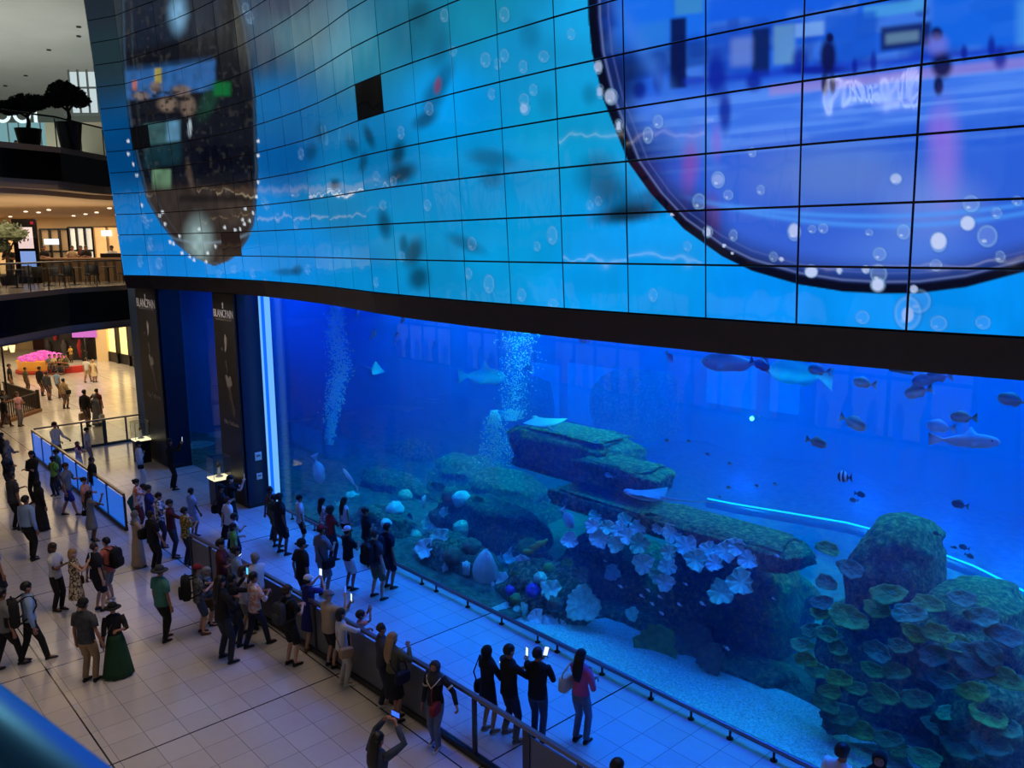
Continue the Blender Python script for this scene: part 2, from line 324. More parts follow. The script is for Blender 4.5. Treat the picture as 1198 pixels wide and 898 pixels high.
    Q.mix(np.exp(-(((x-700)*.62-(y-0)*.38-10)/7)**2)*(1-smst(150, 260, y)), (60, 120, 220), .5)
    Q.blob((1060, 290), (120, 40), (96, 150, 235), .35, .95)
    # dark rim and its bright hair lines
    Q.mix(1-smst(8, 46, e), (16, 18, 62), .85); Q.mix(1-smst(9, 14, e), (5, 6, 22), .95)
    Q.mix(np.exp(-((e-14)/1.3)**2), (110, 130, 190), .6); Q.mix(np.exp(-((e-24)/1.1)**2), (90, 110, 190), .4)
    P.c = P.c*(1-ins[:, None])+Q.c*ins[:, None]
    # ------------------------------------------------ left-hand porthole
    lx = np.interp(y, [-80, 60, 110, 150, 180, 200, 235, 262, 285, 300, 311], [140, 143, 147, 152, 158, 163, 172, 188, 206, 224, 250]); rx = np.interp(y, [-80, 40, 110, 200, 240, 262, 280, 295, 305, 311], [262, 290, 299, 302, 300, 297, 290, 280, 268, 252])
    e2 = np.where(y < 311, np.minimum(np.minimum(x-lx, rx-x), (311-y)*.9), -20); ins2 = smst(-.8, .8, e2)
    Q = Paint(x, y, np.tile(np.array(lin((13, 16, 26)))[None], (len(x), 1)))
    Q.rect(145, -40, 260, 60, (18, 28, 46), .9, 6, -.2); Q.blob((208, 16), (17, 34), (120, 175, 215), .8, .9)
    Q.rect(146, 82, 252, 118, (40, 88, 146), 1., 2.5, -.12); Q.rect(146, 78, 250, 84, (24, 52, 86), .8, 3, -.12); Q.rect(181, 80, 189, 98, (165, 150, 60), .9, 1.5, -.1)
    Q.rect(155, 94, 160, 106, (200, 110, 80), .8, 1.5)
    for bx, by, rx_, ry_ in [(165, 112, 14, 7), (182, 102, 9, 10), (212, 106, 16, 9), (220, 124, 12, 16), (196, 122, 16, 12)]:
        Q.blob((bx, by), (rx_, ry_), (112, 96, 84), .9, .6)
    Q.mix(smst(.5, .75, vnoise(x/5, y/4, 21))*(1-smst(20, 60, np.abs(x-192)))*(1-smst(10, 26, np.abs(y-122))), (24, 20, 22), .9)
    Q.blob((244, 118), (14, 34), (22, 60, 46), .8, .8, 25); Q.rect(250, 96, 270, 112, (12, 96, 48), .9, 3); Q.rect(136, 92, 146, 116, (12, 90, 50), .8, 3); Q.rect(128, 100, 140, 165, (120, 108, 20), .6, 5)
    Q.rect(150, 148, 168, 176, (4, 5, 9), 1, 1.5, -.05); Q.rect(168, 145, 211, 170, (52, 88, 92), .85, 2, -.1); Q.rect(195, 142, 210, 166, (96, 150, 190), .6, 3, -.1); Q.rect(168, 170, 212, 196, (18, 48, 58), .8, 4, -.1); Q.rect(178, 198, 200, 222, (92, 128, 100), .85, 1.8)
    Q.blob((222, 150), (3, 14), (170, 190, 200), .8, .5)
    Q.rect(150, 218, 300, 320, (50, 42, 38), .9, 8); Q.rect(210, 228, 302, 236, (20, 16, 16), .7, 3); Q.rect(255, 238, 298, 262, (66, 54, 46), .7, 6)
    Q.blob((232, 282), (24, 42), (150, 178, 180), .8, .9, 0); Q.blob((250, 180), (34, 36), (6, 8, 22), .8, .9); Q.blob((222, 205), (5, 26), (96, 80, 66), .5, .8, -10)
    Q.mix(np.exp(-((np.hypot((x-240)/1.7, y-238)-46)/1.5)**2)*(y > 255), (140, 170, 190), .35)
    Q.c *= (.75+.5*vnoise(x/6, y/9, 61))[:, None]; Q.mix(smst(.72, .9, vnoise(x/3.2, y/5, 63))*(1-smst(200, 225, y)), (120, 116, 104), .09)
    Q.mix(np.exp(-((e2-2.5)/1.2)**2), (60, 90, 120), .5); Q.mix(np.exp(-((e2-12)/.8)**2)*(x < 230), (70, 80, 90), .35)
    P.c = P.c*(1-ins2[:, None])+Q.c*ins2[:, None]
    for bx, by in RIM: P.blob((bx, by), (1.7, 3.0), (225, 235, 245), .9, .6)
    # bubbles
    for bx, by, rx, ry in BUB:
        m = (np.abs(x-bx) < rx*1.4) & (np.abs(y-by) < ry*1.4)
        if m.any():
            S = Paint(x[m], y[m], P.c[m]); S.blob((bx, by), (rx, ry), (170, 205, 245), .14 if ins[m].mean() > .5 else .05, .3); S.ring((bx, by), (rx, ry), (150, 200, 240), .38 if ins[m].mean() > .5 else .22, .10)
            S.ring((bx+.5, by+.6), (rx*1.12, ry*1.12), (0, 50, 110), .22, .06); S.blob((bx-rx*.3, by+ry*.45), (rx*.35, ry*.22), (215, 235, 255), .5 if ins[m].mean() > .5 else .15, .6); P.c[m] = S.c
    for bx, by, rx, ry, k in SOLID: P.blob((bx, by), (rx, ry), (190, 205, 245), k, .25)
    return P.c
def led_material():
    m = D.materials.new('led_screen'); m.use_nodes = True
    N = m.node_tree.nodes; L = m.node_tree.links; b = N['Principled BSDF']
    a = N.new('ShaderNodeAttribute'); a.attribute_name = 'film'
    b.inputs['Base Color'].default_value = (.004, .004, .005, 1); b.inputs['Roughness'].default_value = .045; b.inputs['Specular IOR Level'].default_value = .75
    L.new(a.outputs['Color'], b.inputs['Emission Color']); b.inputs['Emission Strength'].default_value = 1.0
    tc = N.new('ShaderNodeTexCoord'); mp = N.new('ShaderNodeMapping'); mp.inputs['Scale'].default_value = (1, 1, .55); L.new(tc.outputs['Object'], mp.inputs[0])
    n = N.new('ShaderNodeTexNoise'); n.inputs['Scale'].default_value = 1.6; n.inputs['Detail'].default_value = 1.5; L.new(mp.outputs[0], n.inputs['Vector'])
    bp = N.new('ShaderNodeBump'); bp.inputs['Strength'].default_value = .12; bp.inputs['Distance'].default_value = .12
    L.new(n.outputs['Fac'], bp.inputs['Height']); L.new(bp.outputs['Normal'], b.inputs['Normal'])
    return m
LED = led_material()
M_black = mat('black_frame', (16, 16, 18), .5)
vw = empty('video_wall', (CURVE[12].x, CURVE[12].y, ZB), 0, 'huge curved video wall of blue screens showing bubbles and round portholes', 'video wall')
VWL = Vector(vw.location)
OFF = [(431, 112), (277, 283), (160, 163)]
cells = []
for i in range(NCOL):
    for j in range(NROW):
        c4 = [wallpt(i, j), wallpt(i+1, j), wallpt(i+1, j+1), wallpt(i, j+1)]
        q = topx(np.array([tuple(p) for p in c4])); w = abs(q[1, 0]-q[0, 0]); h = abs(q[3, 1]-q[0, 1])
        cx, cy = q.mean(0); vis = -40 < cx < 1240 and -40 < cy < 420; near = -300 < cx < 2600 and -700 < cy < 900; kk = 1 if vis else .4
        cells.append((w*h*(1 if vis else .0005), i, j, c4, w*kk, h*kk, vis or near, q))
cells.sort(key=lambda c: -c[0])
restv, restf, restc = [], [], []
offs = {}
for k, (ox, oy) in enumerate(OFF):
    best = min(cells, key=lambda c: np.hypot(*(c[7].mean(0)-np.array([ox, oy])))); offs[(best[1], best[2])] = k
def panel_mesh(c4, w, h, vis, ij):
    nx = int(max(2, min(90, w/1.5))) if vis else 2; ny = int(max(2, min(54, h/1.5))) if vis else 2
    ex = (c4[1]-c4[0]).normalized(); ey = (c4[3]-c4[0]).normalized(); nrm = ex.cross(ey).normalized()
    if nrm.dot(-(c4[0]-Vector((0, 0, HC)))) < 0: nrm = -nrm
    rr = random.Random(ij[0]*97+ij[1]); tx, ty = rr.uniform(-.006, .006), rr.uniform(-.006, .006)
    g = .013; wd = (c4[1]-c4[0]).length; hd = (c4[3]-c4[0]).length
    U = np.linspace(g/wd, 1-g/wd, nx+1); V = np.linspace(g/hd, 1-g/hd, ny+1)
    A, B, C_, D_ = [np.array(p) for p in c4]; uu, vv = np.meshgrid(U, V)
    uu = uu.ravel()[:, None]; vv = vv.ravel()[:, None]
    P = A*(1-uu)*(1-vv)+B*uu*(1-vv)+C_*uu*vv+D_*(1-uu)*vv
    Pn = P+np.array(nrm)*((uu-.5)*tx*1.2+(vv-.5)*ty*.7)
    q = topx(P); col = content(q[:, 0], q[:, 1]) if vis else np.tile(np.array(lin((5, 95, 170)))[None], (len(P), 1))
    if ij in offs: col = np.tile(np.array(lin((5, 5, 7)))[None], (len(P), 1)) if offs[ij] != 1 else np.tile(np.array(lin((34, 24, 22)))[None], (len(P), 1))
    n1 = nx+1; F = [(r*n1+c, r*n1+c+1, (r+1)*n1+c+1, (r+1)*n1+c) for r in range(ny) for c in range(nx)]
    # thickness
    o = len(Pn); cor = [0, nx, ny*n1+nx, ny*n1]; back = Pn[cor]-np.array(nrm)*.016
    F += [(o, o+3, o+2, o+1)]+[(cor[a], o+a, o+(a+1) % 4, cor[(a+1) % 4]) for a in range(4)]
    return np.vstack([Pn, back]), F, np.vstack([col, np.zeros((4, 3))])
def panel_obj(name, V, F, Cc, parent):
    me = D.meshes.new(name); me.from_pydata([tuple(v) for v in (V-np.array(VWL))], [], F); me.update()
    bm = bmesh.new(); bm.from_mesh(me); bmesh.ops.recalc_face_normals(bm, faces=bm.faces); bm.to_mesh(me); bm.free()
    at_ = me.color_attributes.new('film', 'FLOAT_COLOR', 'POINT')
    at_.data.foreach_set('color', np.hstack([Cc, np.ones((len(Cc), 1))]).astype(np.float32).ravel())
    me.materials.append(LED); o = D.objects.new(name, me); COL.objects.link(o); o.parent = parent; return o
for k, (_, i, j, c4, w, h, vis, q) in enumerate(cells):
    V, F, Cc = panel_mesh(c4, w, h, vis, (i, j))
    if k < 100:
        panel_obj('display_panel', V, F, Cc, vw)
    else:
        o = len(restv) and sum(len(a) for a in restv) or 0
        restv.append(V); restf += [tuple(a+o for a in f) for f in F]; restc.append(Cc)
o = panel_obj('display_panel', np.vstack(restv), restf, np.vstack(restc), vw); o['kind'] = 'stuff'
# black carrier behind the panels
mb = MB()
for off, nm in ((.06, 0),):
    R = []
    for i in range(NCOL+1):
        a = wallpt(i, 0)-NRM[i]*.022; b = wallpt(i, NROW)-NRM[i]*.022; a2 = wallpt(i, 0)-NRM[i]*.3; b2 = wallpt(i, NROW)-NRM[i]*.3
        R.append([p-VWL for p in (a, b, b2, a2)])
    mb.rings(R)
mb.build('carrier_frame', M_black, vw, smooth=False)
# fascia band below the screens and the soffit back to the tank glass
mb = MB(); R = []
for i in range(NCOL+1):
    a = wallpt(i, 0); o1 = NRM[i]
    sg = a.x*NV[0]+a.y*NV[1]; back = a-Vector((NV[0], NV[1], 0))*(sg-11.6) if sg < 11.4 else a-o1*.6
    zt = ZB-.012; zb = 6.66
    R.append([Vector((a.x, a.y, zt))+o1*.03, Vector((a.x, a.y, zb))-o1*.06, Vector((back.x, back.y, zb)), Vector((back.x, back.y, zt))])
mb.rings(R)
struct(mb.build('trim_1', mat('fascia_black', (42, 39, 46), .45), smooth=False))
# ================================================================== TANK SHELL
GN = 11.15
def wbox(name, s0, s1, n0, n1, z0, z1, m, parent=None, smooth=False, bevel=0, loc=None):
    """box given in the (along glass, into tank) frame, built round its own origin"""
    c = W((s0+s1)/2, (n0+n1)/2, z0) if loc is None else loc
    mb = MB(); mb.box((0, 0, (z1-z0)/2), (s1-s0, n1-n0, z1-z0))
    o = mb.build(name, m, parent, smooth=smooth, bevel=bevel)
    o.location = c; o.rotation_euler = (0, 0, ROT_SN); return o
def schlick(N, L, f0, k):
    lw = N.new('ShaderNodeLayerWeight'); lw.inputs[0].default_value = .5
    p = N.new('ShaderNodeMath'); p.operation = 'POWER'; L.new(lw.outputs['Facing'], p.inputs[0]); p.inputs[1].default_value = 4.5
    q = N.new('ShaderNodeMath'); q.operation = 'MULTIPLY_ADD'; L.new(p.outputs[0], q.inputs[0]); q.inputs[1].default_value = k; q.inputs[2].default_value = f0
    return q.outputs[0]
def tankglass():
    m = D.materials.new('tank_glass'); m.use_nodes = True; N = m.node_tree.nodes; L = m.node_tree.links
    N.remove(N['Principled BSDF']); t = N.new('ShaderNodeBsdfTransparent'); g = N.new('ShaderNodeBsdfGlossy'); g.inputs['Roughness'].default_value = .01
    t.inputs[0].default_value = (.97, .985, 1, 1)
    f = schlick(N, L, .018, .6); mx = N.new('ShaderNodeMixShader')
    L.new(f, mx.inputs[0]); L.new(t.outputs[0], mx.inputs[1]); L.new(g.outputs[0], mx.inputs[2]); L.new(mx.outputs[0], N['Material Output'].inputs[0])
    return m
GLASS = tankglass()
struct(wbox('window_1', -22.9, 8, GN, GN+.03, .0, 6.7, GLASS))
struct(wbox('window_2', -30.05, -25.35, GN, GN+.03, .0, 6.7, GLASS))
def water():
    m = D.materials.new('tank_water'); m.use_nodes = True; N = m.node_tree.nodes; L = m.node_tree.links
    N.remove(N['Principled BSDF'])
    sc = N.new('ShaderNodeVolumeScatter'); sc.inputs['Color'].default_value = (.0, .24, 1, 1); sc.inputs['Density'].default_value = .085; sc.inputs['Anisotropy'].default_value = .1
    ab = N.new('ShaderNodeVolumeAbsorption'); ab.inputs['Color'].default_value = (0, .80, .985, 1); ab.inputs['Density'].default_value = .28
    a = N.new('ShaderNodeAddShader'); L.new(sc.outputs[0], a.inputs[0]); L.new(ab.outputs[0], a.inputs[1]); L.new(a.outputs[0], N['Material Output'].inputs['Volume'])
    return m
o = wbox('water', -35, 8.2, GN+.05, 27.4, -.04, 6.95, water()); tag(o, 'clear deep blue water filling the tank behind the glass', 'water', kind='stuff')
M_tankwall = mat('tank_wall_blue', (60, 90, 130), .8, var=.25, vscale=.6)
struct(wbox('wall_tank_back', -36, 9, 27.3, 27.6, -1, 7.2, M_tankwall))
struct(wbox('wall_tank_left', -36, -35, 11.2, 27.3, -1, 7.2, M_tankwall))
struct(wbox('wall_tank_right', 8.1, 8.5, 11.2, 27.3, -1, 7.2, M_tankwall))
struct(wbox('ceiling_tank', -36, 9, 11.7, 27.3, 7.05, 7.2, M_tankwall))
# sand strip along the glass and the reef bed behind it
M_sand = mat('coral_sand', (190, 205, 200), .9, var=.35, vscale=26, bump=.9, bscale=14)
M_bed = mat('reef_bed', (84, 100, 84), .95, var=.6, vscale=5, bump=1.0, bscale=9)
def bed(name, s0, s1, n0, n1, nx, ny, m, lift, edge):
    mb = MB(); R = []
    for i in range(nx+1):
        r = []
        for j in range(ny+1):
            t = j/ny; s = s0+(s1-s0)*i/nx; n = n0+(n1-n0)*t+(edge*noise.noise(Vector((s*.8, 3, 1)))*t if edge else 0)
            r.append((s, n, lift*t-.02+.10*noise.noise(Vector((s*.9, n*.9, 0)))+(.25*noise.noise(Vector((s*.5, n*.5, 5)))+.12*noise.noise(Vector((s*2, n*2, 2))) if not edge else 0)))
        R.append(r)
    mb.rings(R, cap=False, closed=False); return struct(mb.build(name, m, rz=ROT_SN))
bed('floor_sand', -13.2, 8, 11.19, 12.75, 120, 12, M_sand, .06, .35)
bed('floor_reef', -35.5, 8, 12.2, 27.2, 110, 40, M_bed, .10, 0)
bed('floor_reef_left', -35.5, -12.4, 11.19, 12.5, 70, 10, M_bed, .08, 0)

# lights over the tank and an added walkway fill, behind the fascia
def area(name, loc, size, power, col, rot=(0, 0, 0), spread=None):
    l = D.lights.new(name, 'AREA'); l.shape = 'RECTANGLE'; l.size, l.size_y = size; l.energy = power; l.color = col
    if spread: l.spread = math.radians(spread)
    o = D.objects.new(name, l); COL.objects.link(o); o.location = loc; o.rotation_euler = rot; return o
def aim(o, d):
    o.rotation_euler = Vector(d).to_track_quat('-Z', 'Y').to_euler(); return o
def areaSN(name, s_, n, z, ls, ln, power, col, tilt=0.0, spread=None):
    # long side along the glass; tilt (degrees) leans the beam out of the tank
    o = area(name, W(s_, n, z), (ls, ln), power, col, (0, 0, 0), spread)
    o.rotation_euler = (Matrix.Rotation(ROT_SN, 3, 'Z') @ Matrix.Rotation(math.radians(-tilt), 3, 'X')).to_euler(); return o
areaSN('tank_light_front', -9, 12.2, 6.9, 30, .9, 1000, (.008, .18, 1), 15, 78)
areaSN('walkway_fill', -9, 10.9, 6.63, 30, .4, 330, (.01, .06, 1), 4, 82)  # added blue fill for the walkway, no known lamp under the soffit
areaSN('tank_light_middle', -10, 21, 6.92, 34, 7, 2900, (.004, .25, 1))
areaSN('tank_light_reef', -9, 15.2, 6.9, 28, 1.6, 2500, (.03, .58, .75), -12, 105)
areaSN('tank_light_left', -28, 14, 6.9, 6, 3, 430, (.01, .24, 1))

# lit view windows and dark openings of the far side of the tank
M_win = emis('back_window_glow', (16, 105, 255), 1.3)
def backpanel(name, x0, y0, x1, y1, n, m, label, cat, depth=.15):
    a = atn(x0, y1, n); b = atn(x1, y0, n); sa = a.x*TV[0]+a.y*TV[1]; sb = b.x*TV[0]+b.y*TV[1]
    return wbox(name, min(sa, sb), max(sa, sb), n, n+depth, min(a.z, b.z), max(a.z, b.z), m)
for k, (x0, y0, x1, y1) in enumerate([(622, 428, 652, 490), (664, 432, 718, 492), (826, 428, 884, 470), (900, 430, 935, 480)]):
    struct(backpanel('window_%d' % (k+3), x0, y0, x1, y1, 26.9, M_win, '', ''))
M_darkrock = mat('cave_rock', (40, 46, 52), .9, var=.4, vscale=2, bump=.8, bscale=6)

# ================================================================== TRIM, PILLARS, BANNERS
M_navy = mat('navy_panel', (12, 22, 58), .4); M_steel = mat('brushed_steel', (120, 122, 126), .32, 1.0); M_dkmetal = mat('dark_metal', (52, 52, 56), .4, .6)
M_banner = mat('banner_brown_black', (26, 21, 18), .45); M_prt = mat('banner_print_silver', (225, 222, 216), .5); M_prt2 = mat('banner_print_dim', (128, 118, 108), .6); M_prt3 = mat('banner_print_faint', (78, 70, 62), .6)
ts = empty('light_strip', W(-23.06, 11.02, 0), ROT_SN, 'tall blue glowing light strip at the left edge of the tank glass', 'light strip')
E_strip = emis('strip_blue', (18, 110, 255), 1.0); E_strip2 = emis('strip_pale_blue', (110, 185, 255), 1.0)
mb = MB(); mb.box((0, 0, 3.33), (.34, .12, 6.66)); mb.build('tube', E_strip, ts, smooth=False)
for dx in (-.19, .19):
    mb = MB(); mb.box((dx, -.03, 3.33), (.05, .16, 6.66)); mb.build('edge_glow', E_strip2, ts, smooth=False)
def pillar(s0, s1, n0, label, blabel, tx):
    p = empty('pillar', W((s0+s1)/2, (n0+GN-.02)/2, 0), ROT_SN, label, 'pillar')
    w = s1-s0; d = GN-.02-n0
    mb = MB(); mb.box((0, .03, 3.33), (w, d-.06, 6.66)); mb.build('column_body', M_navy, p, smooth=False)
    mb = MB(); mb.box((0, .03, .06), (w+.03, d+.02-.06, .12)); mb.build('plinth', M_dkmetal, p, smooth=False)
    # banner
    b = empty('banner', W((s0+s1)/2, n0+.0, .14), ROT_SN, blabel, 'banner')
    bw = w*.985; H = 6.5
    mb = MB(); mb.box((0, -.01, H/2), (bw, .05, H)); mb.build('cloth', M_banner, b, smooth=False)
    y = -.04
    text_mesh('BLANCPAIN', 'lettering', bw*.215, M_prt, b, (0, y, H-.62), sx=.80)
    text_mesh('MANUFACTURE DE HAUTE HORLOGERIE', 'lettering', bw*.04, M_prt2, b, (0, y, H-.80))
    mb = MB(); mb.box((0, y, H-.74), (bw*.8, .006, .012)); mb.build('rule_line', M_prt2, b, smooth=False)
    mb = MB(); mb.prism([(-.03, 0), (.03, 0), (.012, .07), (.045, .13), (0, .19), (-.045, .13), (-.012, .07)], -.003, .003)
    e = mb.build('emblem', M_prt, b, smooth=False); e.location = (0, y, H-.45); e.rotation_euler = (PI/2, 0, 0); e.scale = (1.3, 1.0, 1)
    # faint printed picture: a diver over a fish
    def blob(cx, cz, rx, rz, m, a=0.0, wob=.15):
        mb = MB(); pts = []
        for k in range(28):
            t = 2*PI*k/28; r = 1+wob*math.sin(3*t+cx*9)+wob*.6*math.sin(5*t+cz)
            px_, pz_ = rx*r*math.cos(t), rz*r*math.sin(t); pts.append((px_*math.cos(a)-pz_*math.sin(a), px_*math.sin(a)+pz_*math.cos(a)))
        mb.prism(pts, -.003, .003); o = mb.build('picture', m, b, smooth=False); o.location = (cx, y, cz); o.rotation_euler = (PI/2, 0, 0)
    blob(bw*.03, H-1.5, .10, .26, M_prt2, -.15); blob(-bw*.17, H-1.72, .09, .05, M_prt3); blob(bw*.07, H-2.75, .20, .24, M_prt2, .3, .3); blob(bw*.10, H-3.05, .10, .2, M_prt3, .2); blob(bw*.2, H-3.5, .09, .32, M_prt3, .25, .25); blob(bw*.0, H-2.2, .07, .15, M_prt3, .5, .3)
    text_mesh('Fifty Fathoms', 'lettering', bw*.125, M_prt2, b, (bw*.06, y, H-4.02))
    mb = MB(); mb.torus((0, 0, 0), .31, .045, n=36); wch = mb.build('watch_picture', M_prt2, b); wch.location = (bw*.02, y+.02, H-4.95); wch.rotation_euler = (PI/2, 0, 0); wch.scale = (1, 1.25, .3)
    mb = MB(); mb.torus((0, 0, 0), .22, .012, n=30)
    for k in range(12):
        mb.box((.18*math.cos(k*PI/6), .18*math.sin(k*PI/6), 0), (.035, .02, .02), k*PI/6)
    mb.beam((0, 0, 0), (.03, .15, 0), .02, .02); mb.beam((0, 0, 0), (-.1, .05, 0), .02, .02)
    d2 = mb.build('dial', M_prt3, wch, smooth=False)
    return p, b
pillar(-32.2, -30.1, 10.30, 'navy blue pillar nearest the bright shopping corridor, behind the far banner', 'dark watch banner on the farther pillar beside the corridor', 0)
pr, br = pillar(-25.27, -23.69, 10.36, 'navy blue pillar next to the big tank window, behind the nearer banner', 'dark watch banner on the nearer pillar beside the big tank window', 0)
# white wall signs on the navy side of the near pillar
M_white = mat('matt_white', (225, 226, 230), .5)
for zz, sz, lb in ((1.62, (.02, .22, .26), 'white square notice on the navy pillar side, the upper one'), (.98, (.02, .18, .20), 'small white button box low on the navy pillar side')):
    w = empty('wall_sign', W(-23.66, 10.80, zz), ROT_SN, lb, 'sign')
    mb = MB(); mb.box((0, 0, 0), sz); mb.build('plate', M_white, w, smooth=False, bevel=.004)
    mb = MB(); mb.box((.012, 0, .02), (.006, sz[1]*.6, sz[2]*.25)); mb.build('pictogram', mat('grey_print', (120, 122, 130), .6), w, smooth=False)
# glass display cases with watches in front of the banners
M_clear = D.materials.new('clear_glass'); M_clear.use_nodes = True
_N = M_clear.node_tree.nodes; _L = M_clear.node_tree.links; _N.remove(_N['Principled BSDF']); _t = _N.new('ShaderNodeBsdfTransparent'); _g = _N.new('ShaderNodeBsdfGlossy'); _g.inputs['Roughness'].default_value = .02; _t.inputs[0].default_value = (.88, .92, .93, 1)
_f = schlick(_N, _L, .035, .7); _x = _N.new('ShaderNodeMixShader'); _L.new(_f, _x.inputs[0]); _L.new(_t.outputs[0], _x.inputs[1]); _L.new(_g.outputs[0], _x.inputs[2]); _L.new(_x.outputs[0], _N['Material Output'].inputs[0])
M_gold = mat('gold_metal', (190, 150, 80), .25, 1.0)
for s, n, lb in ((-24.7, 9.95, 'lit glass watch case standing before the nearer banner'), (-31.9, 9.95, 'lit glass watch case standing before the farther banner')):
    c = empty('display_case', W(s, n, 0), ROT_SN, lb, 'display case')
    mb = MB(); mb.box((0, 0, .43), (.5, .5, .86)); mb.build('pedestal', mat('case_black', (20, 18, 18), .4), c, smooth=False, bevel=.01)
    mb = MB(); mb.box((0, 0, .885), (.56, .56, .05)); mb.build('lit_base', emis('case_light', (255, 240, 190), 1.3), c, smooth=False)
    mb = MB(); mb.box((0, 0, 1.24), (.54, .54, .66)); mb.build('glass_box', M_clear, c, smooth=False)
    mb = MB()
    for a in (-.27, .27):
        for b2 in (-.27, .27): mb.box((a, b2, 1.24), (.012, .012, .66))
    for z in (1.57,):
        for a in (-.27, .27): mb.box((a, 0, z), (.012, .54, .012)); mb.box((0, a, z), (.54, .012, .012))
    mb.build('case_frame', M_steel, c, smooth=False)
    mb = MB(); mb.lathe([(.12, .91), (.12, .94), (.05, .98), (.035, 1.2), (.06, 1.22)]); mb.build('watch_stand', M_white, c)
    wt = MB(); wt.torus((0, 0, 1.3), .075, .02, Matrix.Rotation(PI/2, 3, 'X')); wt.torus((0, 0, 1.27), .05, .012, Matrix.Rotation(PI/2, 3, 'Y')); wt.build('watch', M_gold, c)

# ================================================================== LOW RAIL ALONG THE GLASS
hr = empty('handrail', W(-12, 10.93, 0), ROT_SN, 'low metal foot rail running along the tank glass', 'rail')
mb = MB(); mb.tube([(-11.4, 0, .20), (14, 0, .20)], .05, 10); mb.build('rail_bar', mat('rail_metal', (120, 120, 128), .35, .6), hr)
for x in [(495.7, 682), (513.6, 690), (549, 709), (588, 729), (630.5, 750), (654, 761), (705, 788), (760, 818), (806, 842), (850, 866), (900, 893)]+[(440, 654), (405, 636), (372, 619), (345, 606)]:
    p = at(*x); s = p.x*TV[0]+p.y*TV[1]+12
    mb = MB(); mb.lathe([(.06, 0), (.06, .02), (.022, .025), (.022, .17)], (s, 0, 0), 8); mb.build('post', M_dkmetal, hr)

# ================================================================== BARRIER
M_panel = mat('barrier_grey_glass', (104, 108, 114), .3, 0.0, var=.08, vscale=1.2); M_rail = mat('barrier_rail', (128, 122, 116), .35, .7); M_post = mat('barrier_post', (74, 72, 70), .4, .6)
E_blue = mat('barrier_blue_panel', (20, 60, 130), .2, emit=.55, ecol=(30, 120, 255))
def barrier(name, pts, h, panel_m, label, step=1.25, clear=(), postw=.06, wide=()):
    """pts: polyline in (s, n)"""
    P = [W(*p) for p in pts]; o0 = P[0]; b = empty(name, o0, 0, label, 'barrier')
    mb = MB()
    for a, c in zip(P, P[1:]): mb.beam(a-o0+Vector((0, 0, h)), c-o0+Vector((0, 0, h)), .07, .06)
    mb.build('top_rail', M_rail, b, smooth=False)
    mb = MB()
    for a, c in zip(P, P[1:]): mb.beam(a-o0+Vector((0, 0, .05)), c-o0+Vector((0, 0, .05)), .09, .1)
    mb.build('base_rail', M_post, b, smooth=False)
    k = 0
    for a, c in zip(P, P[1:]):
        L = (c-a).length; n = max(1, round(L/step)); d = (c-a)/n; rz = math.atan2(d.y, d.x)
        for i in range(n+1):
            q = a+d*i-o0; mb = MB(); w = .14 if k+i in wide else postw
            mb.box((0, 0, h/2-.02), (w, .06, h-.04)); o = mb.build('post', M_post, b, smooth=False); o.location = q; o.rotation_euler = (0, 0, rz)
        for i in range(n):
            q = a+d*(i+.5)-o0; mb = MB(); mb.box((0, 0, 0), (d.length-postw-.02, .02, h-.2))
            o = mb.build('panel', M_clear if (k+i) in clear else panel_m, b, smooth=False); o.location = q+Vector((0, 0, h/2)); o.rotation_euler = (0, 0, rz)
        k += n
    return b
barrier('crowd_barrier', [(-5.9, 7.52), (-8.0, 7.52), (-10.4, 7.5), (-12.8, 7.42), (-15.2, 7.34), (-17.6, 7.22), (-19.6, 7.08)], 1.08, M_panel, 'grey panelled crowd barrier between the front walkway and the hall', 1.2, clear=(2, 3), wide=(2,))
barrier('blue_barrier', [(-24.2, 6.95), (-27.6, 7.0), (-31, 7.05), (-35.6, 7.1)], 1.08, E_blue, 'blue glowing glass barrier left of the banners', 1.7)
barrier('corridor_barrier', [(-35.75, 7.2), (-35.75, 12.3)], 1.08, M_clear, 'dark framed glass barrier across the corridor mouth', .9, wide=(3,))
# foreground rail at the photographer's balcony
fr = empty('balcony_rail', (0, 0, HC-.5), 0, 'blurred metal rail shining blue at the bottom left corner, close to the lens', 'rail')
p0 = Vector(ray(-60, 822))*.62; p1 = Vector(ray(115, 954))*.62; d = (p1-p0).normalized()
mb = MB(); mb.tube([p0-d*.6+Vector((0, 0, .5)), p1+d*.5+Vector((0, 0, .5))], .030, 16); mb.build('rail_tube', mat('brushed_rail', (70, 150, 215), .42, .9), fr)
mb = MB(); mb.tube([p0-d*.6+Vector((0, 0, .435)), p1+d*.5+Vector((0, 0, .435))], .028, 16); mb.build('lower_rail', M_dkmetal, fr)
